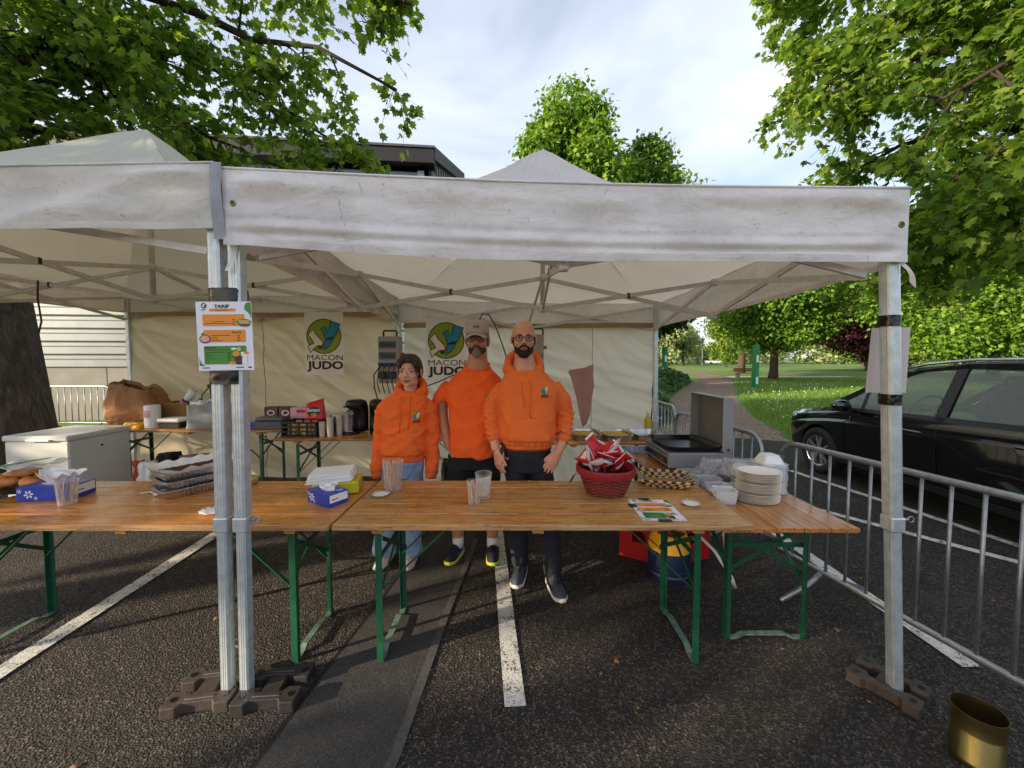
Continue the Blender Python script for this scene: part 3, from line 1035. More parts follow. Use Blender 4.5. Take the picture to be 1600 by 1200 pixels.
park_tree('far_tree', 'grey-green broad tree far off at the path end', (26, 92, 0), 12, 5.0, 1.0, 'leafF', 6000, 0.6, 36, 0.35)
park_tree('park_tree', 'sunlit tree standing behind the low-crowned lawn tree', (25, 42, 0), 17.5, 5.6, 2.0, 'leafY', 28000, 0.34, 29, 0.35)
park_tree('wood_tree', 'sunlit broad tree of the wood above the car bonnet', (32.6, 28.0, 0), 10.5, 4.6, 0.2, 'leafY', 24000, 0.24, 30, 0.25, 24)
park_tree('wood_tree', 'yellow-green tree of the wood above the car roof', (28.5, 24.5, 0), 12.5, 5.2, 0.2, 'leafM', 27000, 0.24, 31, 0.3, 24)
park_tree('wood_tree', 'deep green tall tree rising behind the sunlit wood', (42.5, 34, 0), 19, 7.0, 1.0, 'leafM', 30000, 0.36, 32, 0.4, 34)
park_tree('wood_tree', 'green tree at the right edge of the wood', (31.5, 20.5, 0), 11, 5.0, 0.5, 'leafM', 22000, 0.23, 33, 0.28, 24)
park_tree('wood_tree', 'tree between the copper tree and the sunlit wood', (63, 69, 0), 16, 5.6, 0.2, 'leafM', 28000, 0.30, 34, 0.3)
# unseen trees added at the left to shade the stall from low sun
for i, (x, y, h, rad, z0, n) in enumerate([(-15.5, -3.4, 10.5, 3.6, 3.7, 7000), (-17.0, -9.0, 10.0, 3.8, 3.0, 8000), (-15.5, 0.8, 9.0, 3.0, 2.2, 7500)]):
    park_tree('shade_tree', ['unseen tree added to shade the stall, middle one', 'unseen tree added to shade the stall, farthest from the hall', 'unseen tree added to shade the stall, nearest the hall'][i],
              (x, y, 0), h, rad, z0, 'leafM', n, 0.30, 60 + i, 0.3, 26)

# far woodland closing the park
n = 60000
ang = nrg.uniform(-1.0, 1.12, n)
dist = nrg.uniform(105, 125, n)
hh = 11 + 4 * np.sin(ang * 23) + 2.5 * np.sin(ang * 61 + 1)
P = np.stack([dist * np.tan(ang), dist, hh * nrg.uniform(0, 1, n) ** 0.7], 1)
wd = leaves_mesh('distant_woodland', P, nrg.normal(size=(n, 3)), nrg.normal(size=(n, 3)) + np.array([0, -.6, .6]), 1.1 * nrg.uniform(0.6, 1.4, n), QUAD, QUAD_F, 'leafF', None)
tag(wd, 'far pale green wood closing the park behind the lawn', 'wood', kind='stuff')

# ivy bank left of the path
n = 9000
t = nrg.uniform(0, 1, n) ** 0.8
yy = 9.3 + t * 17
edge = np.interp(yy, [8, 10, 15, 22, 32], [3.3, 4.2, 6.0, 9.8, 15.5])
q = nrg.uniform(0, 1, n)
xx = edge - q * 4.2 * (0.5 + 0.5 * t)
zz = 0.95 * np.sqrt(np.clip(q * 2.4, 0, 1)) * nrg.uniform(0.75, 1.08, n) + 0.03
P = np.stack([xx, yy, zz], 1)
D = nrg.normal(size=(n, 3)) * 0.6 + np.array([0.5, -0.4, -0.3])
N = nrg.normal(size=(n, 3)) * 0.4 + np.array([0.5, -0.5, 0.7])
iv = leaves_mesh('ivy_bank', P, D, N, 0.19 * nrg.uniform(0.6, 1.3, n), LEAF, LEAF_F, 'ivy', None)
tag(iv, 'dark ivy covering the bank left of the path', 'ivy', kind='stuff')
m = MB()
def bank(u, v):
    y = 9.3 + v * 17
    e = float(np.interp(y, [8, 10, 15, 22, 32], [3.3, 4.2, 6.0, 9.8, 15.5]))
    return Vector((e - 0.15 - u * 4.4, y, -0.02 + 0.85 * math.sqrt(min(1, u * 2.2)) - 0.05))
m.grid(10, 24, bank)
tag(m.build('earth_bank', pm('ivy_soil', (34, 40, 22), 0.95, 0, 0.3), None, True, False), kind='structure')

# grass blades and daisies on the lawn
n = 90000
yy = 6.6 + 24 * nrg.uniform(0, 1, n) ** 1.7
xl = np.interp(yy, [6, 7.4, 10.4, 14.8, 22, 32], [6.6, 5.75, 6.7, 8.9, 12.9, 18.6])
xx = xl + nrg.uniform(-0.35, 1, n) ** 1.0 * (4 + yy * 0.75)
P = np.stack([xx, yy, np.full(n, -0.014)], 1)
D = nrg.normal(size=(n, 3)) * 0.35 + np.array([0, 0, 1.0])
N = nrg.normal(size=(n, 3)) + np.array([0, 0.6, 0])
ok = (xx > xl - 0.12 * nrg.uniform(0, 1, n)) & (yy > 6.35 - (xx - 9) * 0.0)
BL = np.array([(-.06, 0, 0), (.06, 0, 0), (.02, 1, .25)], float)
g = leaves_mesh('lawn_grass', P[ok], D[ok], N[ok], 0.15 * nrg.uniform(0.4, 1.3, ok.sum()), BL, np.array([(0, 1, 2)]), 'grass', None)
tag(g, 'long meadow grass on the lawn right of the path', 'grass', kind='stuff')
n = 420
yy = 8.0 + 16 * nrg.uniform(0, 1, n)
xl = np.interp(yy, [6, 7.4, 10.4, 14.8, 22, 32], [6.6, 5.75, 6.7, 8.9, 12.9, 18.6])
xx = xl + 0.3 + nrg.uniform(0, 1, n) ** 1.5 * (2 + yy * 0.35)
P = np.stack([xx, yy, 0.12 + nrg.uniform(0, 0.10, n)], 1)
fl = leaves_mesh('daisies', P, nrg.normal(size=(n, 3)) + np.array([0, -.5, 0.2]), nrg.normal(size=(n, 3)) * .3 + np.array([0, -.4, 1]), 0.042 * nrg.uniform(0.6, 1.4, n), QUAD, QUAD_F, 'flower', None)
tag(fl, 'small white flowers scattered in the meadow grass', 'flowers', kind='stuff')

# marker posts, bench, far lamp
for lab, x, y in (('green post with white bands right of the path', 13.3, 21.0), ('green post with white bands in the ivy left of the path', 9.6, 24.2)):
    t_ = thing('marker_post', lab, 'post', (x, y, 0), 0.5)
    h = 2.35
    MB().rbox((0, 0, h / 2), (0.32, 0.22, h), 0.02).build('shaft', 'postgreen', t_)
    for z in (0.42, 1.6):
        MB().box((-0.03, -0.113, z), (0.2, 0.008, 0.38)).build('white_band', 'white', t_)
b = thing('park_bench', 'brown wooden bench under the low-crowned tree', 'bench', (18.6, 30.6, 0), 0.15)
for i in range(3):
    MB().rbox((0, -0.16 + i * 0.14, 0.45), (1.8, 0.12, 0.04), 0.008).build('seat_slat', 'benchwood', b)
for i in range(2):
    MB().rbox((0, 0.24, 0.62 + i * 0.15), (1.8, 0.04, 0.12), 0.008).build('back_slat', 'benchwood', b)
for x in (-0.7, 0.7):
    MB().box((x, 0, 0.22), (0.08, 0.4, 0.44)).build('leg', 'concrete', b)
lp = thing('street_lamp', 'thin lamp post far off at the end of the path', 'lamp post', (41.5, 84, 0))
MB().tube([(0, 0, 0), (0, 0, 5.0)], [0.12, 0.07], 8).build('pole', 'galv', lp)
MB().rbox((0.25, 0, 5.0), (0.7, 0.25, 0.12), 0.02).build('lamp_head', 'galv', lp)
fc = thing('parked_car', 'tiny white car far away beyond the path', 'car', (52.5, 100, 0), 0.1)
MB().rbox((0, 0, 0.6), (4.2, 1.7, 0.7), 0.2).build('body', 'white', fc)
MB().rbox((0.2, 0, 1.15), (2.3, 1.5, 0.55), 0.2, None, 0.8).build('cabin', 'glass', fc)
for x in (-1.3, 1.3):
    for y in (-0.8, 0.8):
        MB().lathe([(0.3, -0.1), (0.3, 0.1)], 12).build('wheel', 'rubber', fc).matrix_local = Matrix.Translation((x, y, 0.3)) @ Matrix.Rotation(PI / 2, 4, 'X')
# ================================================================== TENTS
def pole_ring(c, r, n=32):
    out = []
    for k in range(n):
        a = 2 * PI * (k + 0.5) / n
        sq = 1.0 / max(abs(math.cos(a)), abs(math.sin(a)))
        rr = r * min(sq, 1.24) * (0.945 if k % 2 else 1.0)
        out.append(Vector((c[0] + rr * math.cos(a), c[1] + rr * math.sin(a), c[2])))
    return out

def make_tent(label, cor, zt, vh, peak, clothm, roofm, legs, foot, vfn, zt_mid=-0.02, chi=2.31, clo=2.05, pexp=1.9):
    """cor: corner (x,y) front-left, front-right, back-right, back-left; zt: eave heights; vh: valance drop"""
    cx = sum(c[0] for c in cor) / 4
    cy = sum(c[1] for c in cor) / 4
    root = thing('pop_up_tent', label, 'tent', (cx, cy, 0))
    O = Vector((cx, cy, 0))
    C = [Vector((c[0], c[1], z)) - O for c, z in zip(cor, zt)]
    Pk = Vector(peak) - O
    NS = []
    for i in range(4):
        w_ = (C[(i + 1) % 4] - C[i]).cross(Vector((0, 0, 1))).normalized()
        NS.append(w_ if w_.dot((C[i] + C[(i + 1) % 4]) / 2) > 0 else -w_)
    EC = [C[i] + (NS[i] + NS[i - 1]) * 0.046 for i in range(4)]      # eave line, outside the legs
    for i in range(4):
        a, b = EC[i], EC[(i + 1) % 4]
        def roof(u, v, a=a, b=b, i=i):
            e = a.lerp(b, u)
            e.z += zt_mid * math.sin(PI * u)
            p = e.lerp(Pk, v)
            p.z = e.z + (Pk.z - e.z) * (v ** pexp) + 0.012 * noise.noise(Vector((p.x * 3.1, p.y * 3.1, i * 7.0))) * (1 - v)
            p.z += 0.02 * noise.noise(Vector((u * 9 * (1 - v) + i, v * 3, 4.0))) * math.sin(PI * v)
            p.z += 0.016 * math.sin(u * 46 + 5 * noise.noise(Vector((u * 3, v * 4, i)))) * (max(0, v - 0.45) / 0.55) * (1 - v) * 3.0
            if v > 0.93:
                p.z -= (v - 0.93) * 0.35
            return p
        m = MB()
        m.grid(56, 30, roof)
        m.build('roof_panel', roofm, root, True, False)
        n_ = (b - a).cross(Vector((0, 0, 1))).normalized()
        if n_.dot((a + b) / 2) < 0: n_ = -n_
        def val(u, v, a=a, b=b, n_=n_, i=i):
            e = a.lerp(b, u)
            e.z += zt_mid * math.sin(PI * u)
            out = vfn(i, u, v) * min(1, v * 6) * min(1, min(u, 1 - u) * 25)
            drop = vh[i] * (1 + 0.03 * math.sin(u * 5 + i))
            return e + n_ * out + Vector((0, 0, 0.006 - v * drop))
        m = MB()
        m.grid(190 if i == 0 else 60, 34 if i == 0 else 16, val)
        vo = m.build('valance', clothm, root, True, False)
        m = MB()      # folded hem along the lower edge
        m.grid(120, 1, lambda u, v: val(u, 0.90 + v * 0.101) + n_ * 0.0035)
        m.build('hem', clothm, vo, True, False)
        m = MB()      # seam at the eave
        m.tube([val(u / 40, 0.0) for u in range(41)], 0.006, 5)
        m.build('piping', clothm, vo, True, False)
    # frame
    T = []
    for i in range(4):
        p = C[i].copy()
        p.x *= 0.985; p.y *= 0.985
        T.append(p)
    hi, lo = 0.07, 0.35
    def tb(a, b):
        m = MB()
        m.bar(a, b, 0.016, 0.034)
        o = m.build('truss_bar', 'truss', root)
        return o
    def joint(p):
        MB().rbox(p, (0.05, 0.05, 0.06), 0.008).build('bracket', 'truss', root)
    mids = []
    for i in range(4):
        a, b = T[i], T[(i + 1) % 4]
        mid = (a + b) / 2
        mids.append(mid)
        for e in (a, b):
            w = (mid - e).normalized() * 0.03
            tb(e + w + Vector((0, 0, -hi)), mid + Vector((0, 0, -lo)))
            tb(e + w + Vector((0, 0.018, -lo)), mid + Vector((0, 0.018, -hi)))
        joint(mid + Vector((0, 0, -hi)))
        joint(mid + Vector((0, 0, -lo)))
    cH = Vector((Pk.x, Pk.y, chi))
    cL = Vector((Pk.x, Pk.y, clo))
    for k, mid in enumerate(mids):
        tb(mid + Vector((0, 0, -hi)), cL)
        tb(mid + Vector((0, 0.018, -lo)), cH + Vector((0, 0.018, 0)))
        q = (mid + Vector((0, 0, -hi)) + cL) / 2
        MB().lathe([(0.014, -0.022), (0.014, 0.022)], 8, q).build('bolt', 'bolt', root)
    joint(cH); joint(cL)
    m = MB()
    m.tube([cL + Vector((0, 0, -0.03)), Vector((Pk.x, Pk.y, Pk.z - 0.05))], 0.02, 10)
    m.build('centre_mast', 'truss', root, True)
    # legs
    for i in range(4):
        top = C[i] * 1.0
        ft = Vector((foot[i][0], foot[i][1], 0)) - O
        tp = Vector((legs[i][0], legs[i][1], 0)) - O
        zc = 0.86
        r = 0.029 if i < 2 else 0.026
        z0 = 0.012
        def at(z):
            k = z / 2.3
            return Vector((ft.x + (tp.x - ft.x) * k, ft.y + (tp.y - ft.y) * k, z))
        lg = MB().loft([pole_ring(at(zc), r), pole_ring(at(C[i].z - 0.04), r)]).build('leg', 'pole', root)
        MB().loft([pole_ring(at(z0), r * 0.86), pole_ring(at(zc + 0.01), r * 0.86)]).build('inner_tube', 'pole', lg)
        MB().rbox(at(zc - 0.005), (r * 2.28, r * 2.28, 0.07), 0.006).build('collar', 'pole', lg)
        MB().tube([at(zc) + Vector((r, 0, 0.012)), at(zc) + Vector((r + 0.035, -0.01, 0.016))], 0.007, 8).build('lock_pin', 'galv', lg)
        rg = [at(zc) + Vector((r + 0.047 + 0.014 * math.cos(a), -0.01, 0.016 + 0.014 * math.sin(a))) for a in [2 * PI * k / 12 for k in range(12)]]
        MB().tube(rg, 0.003, 6, False, True).build('pull_ring', 'galv', lg, True)
        MB().rbox(at(0.006), (0.085, 0.085, 0.008), 0.002).build('foot_plate', 'galv', lg)
    return root

def vfnA(i, u, v):
    p = Vector((u * 3, v * 1.1, i * 3.7))
    d = 0.016 * noise.noise(p * 1.3) + 0.010 * noise.noise(Vector((u * 7, v * 5, i))) + 0.004 * noise.noise(Vector((u * 40, v * 9, 1)))
    if i == 0:
        s = v + 0.02 * math.sin(u * 5) + 0.03 * noise.noise(Vector((u * 2.2, 3, 0)))
        k = 0.6 + 0.4 * noise.noise(Vector((u * 3.1, 9, 0)))
        d += -0.014 * k * math.exp(-((s - 0.83) / 0.024) ** 2) + 0.008 * math.exp(-((s - 0.75) / 0.04) ** 2)
        d += -0.008 * k * math.exp(-((s - 0.64) / 0.026) ** 2) + 0.004 * math.exp(-((s - 0.92) / 0.04) ** 2)
        d += 0.008 * math.sin(9 * (v + 0.35 * noise.noise(Vector((u * 1.7, 1, 5))))) * (1 - v)
        # tension folds spreading from the corners
        for cu, sg in ((0, 1), (1, -1)):
            w = abs(u - cu)
            d += 0.010 * math.exp(-w * 9) * math.sin((v - 0.5) / (w + 0.08) * 1.6)
    return d + 0.006 * v

def vfnB(i, u, v):
    p = Vector((u * 3.5, v * 1.2, i * 5.1 + 2))
    d = 0.022 * noise.noise(p * 1.1) + 0.010 * noise.noise(p * 3.0) + 0.003 * noise.noise(Vector((u * 44, v * 7, 1)))
    if i == 0:
        # one deep diagonal fold running down to the left
        l = v - (0.22 + (0.905 - u) / 0.165 * 0.62)
        if u < 0.93:
            d += 0.055 * (1 / (1 + math.exp(-l * 16)) - 0.5) * min(1, (0.93 - u) * 14) * (1 if u > 0.62 else max(0, (u - 0.4) / 0.22))
        d += 0.010 * math.exp(-(1 - u) * 14) * math.sin(v * 12)
    return d + 0.02

tentA = make_tent('white pop-up tent at the right over the three people', [(-1.216, 1.76), (1.689, 1.76), (1.82, 4.9), (-1.44, 4.9)],
                  [2.45, 2.365, 2.33, 2.38], [0.33, 0.31, 0.30, 0.30], (0.26, 3.3, 3.40), 'tentA', 'roofA',
                  [(-1.245, 1.77), (1.70, 1.77), (1.80, 4.86), (-1.42, 4.86)], [(-1.275, 1.78), (1.845, 1.78), (1.84, 4.86), (-1.42, 4.86)], vfnA, -0.022)
tentB = make_tent('older greyish pop-up tent at the left behind the price poster', [(-4.9, 1.76), (-1.346, 1.76), (-1.52, 5.2), (-5.2, 5.2)],
                  [2.46, 2.475, 2.47, 2.50], [0.29, 0.31, 0.27, 0.26], (-3.05, 3.3, 3.56), 'tentB', 'roofB',
                  [(-4.85, 1.77), (-1.335, 1.77), (-1.56, 5.16), (-5.12, 5.16)], [(-4.85, 1.78), (-1.365, 1.78), (-1.56, 5.16), (-5.12, 5.16)], vfnB, -0.015, 2.40, 2.13, 1.5)
# grey seam flap, strap ends and eyelets
m = MB()
m.grid(3, 20, lambda u, v: Vector((-1.304 + u * 0.05, 1.700 - 0.008 * math.sin(v * 5), 2.475 - v * 0.325)) - tentB.location)
m.build('corner_flap', pm('corner_flap_grey', (150, 152, 158), 0.8, 0, 0.15, 12, 0.3, 40), tentB, True, False)
m = MB()
m.grid(2, 10, lambda u, v: Vector((-1.245 + u * 0.026 - 0.022 * v * v, 1.735 - 0.02 * v, 2.125 - v * 0.11)) - tentA.location)
m.build('strap', 'tentA', tentA, True, False)
m = MB()
m.grid(3, 10, lambda u, v: Vector((1.715 + u * 0.02 + 0.055 * v, 1.735 - 0.02 * math.sin(v * 3) - 0.01 * u, 2.055 - v * 0.085 - 0.03 * u * v)) - tentA.location)
m.build('strap', 'tentA', tentA, True, False)
for x, z in ((-1.19, 2.29), (1.665, 2.20)):
    c = Vector((x, 1.672, z)) - tentA.location
    rg = [c + Vector((0.011 * math.cos(a), 0, 0.011 * math.sin(a))) for a in [2 * PI * k / 14 for k in range(14)]]
    MB().tube(rg, 0.004, 6, False, True).build('eyelet', 'tin', tentA, True)
    MB().lathe([(0.009, -0.001), (0.009, 0.001)], 12).build('eyelet_hole', 'blackplastic', tentA).matrix_local = Matrix.Translation(c) @ Matrix.Rotation(PI / 2, 4, 'X')
# red cord hanging from the left tent's frame
m = MB()
m.tube([(-3.72, 3.05, 2.24), (-3.73, 3.05, 2.1), (-3.71, 3.05, 1.92), (-3.74, 3.05, 1.82)], 0.006, 6)
tag(m.build('red_string', pm('dark_red_cord', (84, 20, 22), 0.8)), 'dark red cord hanging from the left tent frame', 'cord')

# cloth back walls
def wall(label, x0, x1, y, z1, seed, seams, mat='wallcloth'):
    root = thing('tent_side_wall', label, 'tent wall', ((x0 + x1) / 2, y, 0))
    cx = (x0 + x1) / 2
    def f(u, v):
        x = x0 + (x1 - x0) * u - cx
        z = 0.02 + (z1 - 0.02) * v
        d = 0.05 * noise.noise(Vector((x * 0.9 + seed, z * 0.8, 0))) + 0.022 * noise.noise(Vector((x * 2.4 + z * 1.6 + seed, z * 1.2, 3)))
        q = x * 0.8 + z * 1.1 + 0.5 * noise.noise(Vector((x, z, seed)))
        d += 0.046 * noise.noise(Vector((q * 3.3, (x - z) * 0.5, seed + 8))) + 0.022 * noise.noise(Vector((q * 9, (x - z) * 0.7, seed)))
        q2 = x * 0.25 + z * 1.2
        d += 0.030 * max(0, noise.noise(Vector((q2 * 7, x * 0.35, seed + 2)))) * min(1, v * 1.5)
        return Vector((x, d, z + 0.012 * math.sin(u * 7 + seed) * (v > 0.98)))
    m = MB()
    m.grid(130, 90, f)
    m.build('cloth', mat, root, True, False)
    m = MB()
    m.grid(40, 2, lambda u, v: Vector((x0 - cx + (x1 - x0) * u, -0.03, z1 - 0.05 + v * 0.06 + 0.006 * math.sin(u * 9))))
    m.build('top_band', pm('wall_top_band', (160, 136, 104), 0.85, 0, 0.15), root, True, False)
    for x in seams:
        u = (x - x0) / (x1 - x0)
        m = MB()
        m.tube([f(u, k / 30) + Vector((0, -0.004, 0)) for k in range(31)], 0.004, 4)
        m.build('seam', pm('wall_seam', (150, 130, 98), 0.8), root)
    return root
wall('creased cream cloth wall behind the left tent tables', -5.12, -1.52, 5.17, 2.23, 1.0, (-3.32,), 'wallclothB')
wall('cream cloth wall behind the three people', -1.36, 1.79, 4.90, 2.06, 6.0, (1.02,))

# weights under the front legs
def weight(label, loc, rz, mat):
    root = thing('tent_weight', label, 'weight', loc, rz)
    for s in (-1, 1):
        out = [(-.17, -.048), (-.165, -.055), (-.095, -.055), (-.075, -.028), (.075, -.028), (.095, -.055), (.165, -.055), (.17, -.048),
               (.17, .048), (.165, .055), (.095, .055), (.075, .028), (-.075, .028), (-.095, .055), (-.165, .055), (-.17, .048)]
        m = MB()
        m.prism(out, lambda x, y, d, s=s: Vector((x, y + s * 0.085, 0.002 + d)), 0.058)
        b = m.build('cast_bar', mat, root)
        bv = b.modifiers.new('soft', 'BEVEL'); bv.width = 0.006; bv.segments = 2
        for x in (-.13, .13):
            MB().lathe([(0.017, 0), (0.017, 0.003)], 14, (x, s * 0.085, 0.0595)).build('hole', 'blackplastic', b)
        MB().rbox((0, s * 0.085, 0.052), (0.15, 0.022, 0.024), 0.004).build('rib', mat, b)
    MB().rbox((0, 0, 0.03), (0.10, 0.12, 0.05), 0.006).build('socket', mat, root)
    return root
weight('pale brown plastic weight at the left of the paired tent poles', (-1.465, 1.79, 0), R(9), 'weight').scale = (.84, .84, .9)
weight('dark plastic weight at the right of the paired tent poles', (-1.155, 1.80, 0), R(4), 'weightD').scale = (.84, .84, .9)
weight('brown plastic weight under the right tent pole', (1.85, 1.82, 0), R(-58), 'weight').scale = (.78, .78, .9)

# ================================================================== BEER TABLES
def table(label, loc, rz, length, width, ztop, wood, legx, legy, detail=True, legmat='green'):
    root = thing('folding_table', label, 'table', loc, rz)
    n = 5
    w = width / n
    th = 0.027
    for i in range(n):
        m = MB()
        m.rbox((0, -width / 2 + (i + 0.5) * w, ztop - th / 2 + 0.0006 * ((i * 7) % 3)), (length, w - 0.0025, th), 0.003)
        m.build('plank', wood, root)
    MB().rbox((0, -width / 2 - 0.004, ztop - th / 2 - 0.001), (length - 0.004, 0.009, th - 0.003), 0.003).build('edge_strip', 'woodedge', root)
    zb = ztop - th
    for x in (legx[0], (legx[0] + legx[1]) / 2, legx[1]):
        MB().rbox((x, 0, zb - 0.017), (0.06, width - 0.05, 0.03), 0.004).build('batten', wood, root)
    for k, x in enumerate(legx):
        s = 1 if k == 0 else -1
        for y in legy:
            m = MB()      # angle-iron leg
            m.box((x, y, (zb - 0.03) / 2), (0.034, 0.004, zb - 0.03))
            m.box((x - s * 0.015, y + (0.013 if y > 0 else -0.013) * -1, (zb - 0.03) / 2), (0.004, 0.026, zb - 0.03))
            m.build('leg', legmat, root)
        y0, y1 = legy
        m = MB()
        q = (y1 - y0)
        pts = [(x, y0, 0.008), (x, y0 + q * 0.14, 0.008), (x, y0 + q * 0.24, 0.030), (x, y0 + q * 0.76, 0.030), (x, y0 + q * 0.86, 0.008), (x, y1, 0.008)]
        for a, b_ in zip(pts[:-1], pts[1:]):
            m.bar(a, b_, 0.034, 0.006)
        m.build('foot_bar', 'greenworn', root)
        MB().bar((x + s * 0.01, y0, zb - 0.16), (x + s * 0.01, y1, zb - 0.16), 0.006, 0.028).build('cross_bar', legmat, root)
        MB().bar((x + s * 0.016, y0, zb - 0.33), (x + s * 0.016, y1, zb - 0.06), 0.005, 0.022).build('diagonal', legmat, root)
        MB().bar((x + s * 0.022, y1, zb - 0.33), (x + s * 0.022, y0, zb - 0.06), 0.005, 0.022).build('diagonal', legmat, root)
        for y in (y0 + 0.03, y1 - 0.03):
            MB().bar((x, y, zb - 0.36), (x + s * 0.36, y, zb - 0.02), 0.020, 0.006).build('brace', legmat, root)
    return root
table('long worn wooden table in front of the people', (0.16, 2.305, 0), 0.0, 2.18, 0.72, 0.77, 'wood1', (-0.865, 0.82), (-0.32, 0.13))
table('orange varnished table in the left foreground', (-2.035, 2.305, 0), 0.0, 2.18, 0.72, 0.768, 'wood2', (-0.90, 0.87), (-0.315, 0.09))
table('reddish glossy table running back along the right side', (1.465, 2.93, 0), R(90), 1.90, 0.72, 0.738, 'wood3', (-0.76, 0.74), (-0.23, 0.23))
table('back table under the water can and paper bag', (-3.86, 4.80, 0), 0.0, 2.28, 0.62, 0.785, 'wood2', (-0.86, 0.86), (-0.25, 0.2), legmat=M['green'])
table('back table holding the coffee machines and cup stacks', (-1.48, 4.42, 0), 0.0, 2.18, 0.64, 0.765, 'wood2', (-0.86, 0.86), (-0.26, 0.2))
table('back table holding the steel food trays', (0.64, 4.22, 0), 0.0, 1.98, 0.60, 0.765, 'wood2', (-0.8, 0.8), (-0.22, 0.2))

# ================================================================== BARRIERS
def barrier(label, a, b, h=1.0, z0=0.17, gap=0.12, feet=(0.12, 0.88), r=0.019):
    a, b = Vector((a[0], a[1], 0)), Vector((b[0], b[1], 0))
    root = thing('crowd_barrier', label, 'barrier', tuple((a + b) / 2))
    Ln = (b - a).length
    t = (b - a).normalized()
    n_ = Vector((-t.y, t.x, 0))
    def q(s, z): return t * (s - Ln / 2) + Vector((0, 0, z))
    rc = 0.14
    pts = []
    for cx, cz, a0 in ((Ln - rc, h - rc, 0), (rc, h - rc, 90)):
        for k in range(7):
            w = R(a0 + 90 * k / 6)
            pts.append(q(cx + rc * math.cos(w), cz + rc * math.sin(w)))
    pts += [q(0, z0), q(Ln, z0)]
    MB().tube(pts, r, 10, False, True).build('frame', 'galv', root, True)
    k = int(Ln / gap)
    for i in range(1, k):
        s = Ln * i / k
        top = h
        MB().tube([q(s, z0), q(s, top)], 0.0085, 8).build('bar', 'galv', root, True)
    for f_ in feet:
        s = Ln * f_
        MB().tube([q(s, z0) + n_ * 0.02, q(s, z0 * 0.6) + n_ * 0.12, q(s, 0.02) + n_ * 0.34], 0.017, 8).build('foot', 'galv', root, True)
        MB().tube([q(s, z0) - n_ * 0.02, q(s, z0 * 0.6) - n_ * 0.12, q(s, 0.02) - n_ * 0.34], 0.017, 8).build('foot', 'galv', root, True)
    return root
barrier('galvanised crowd barrier in front of the black car', (2.05, 2.90), (2.48, 0.72), feet=(0.16, 0.86))
barrier('galvanised crowd barrier behind the open griddle lid', (1.95, 4.55), (2.02, 3.08), feet=(0.2, 0.8))
barrier('galvanised crowd barrier beside the right rear tent leg', (2.15, 6.9), (2.12, 4.95))
barrier('crowd barrier standing before the concrete wall at left', (-10.9, 8.7), (-9.02, 8.62), gap=0.15)
barrier('crowd barrier end half hidden by the paper bag', (-8.85, 8.55), (-7.0, 8.4), gap=0.15)
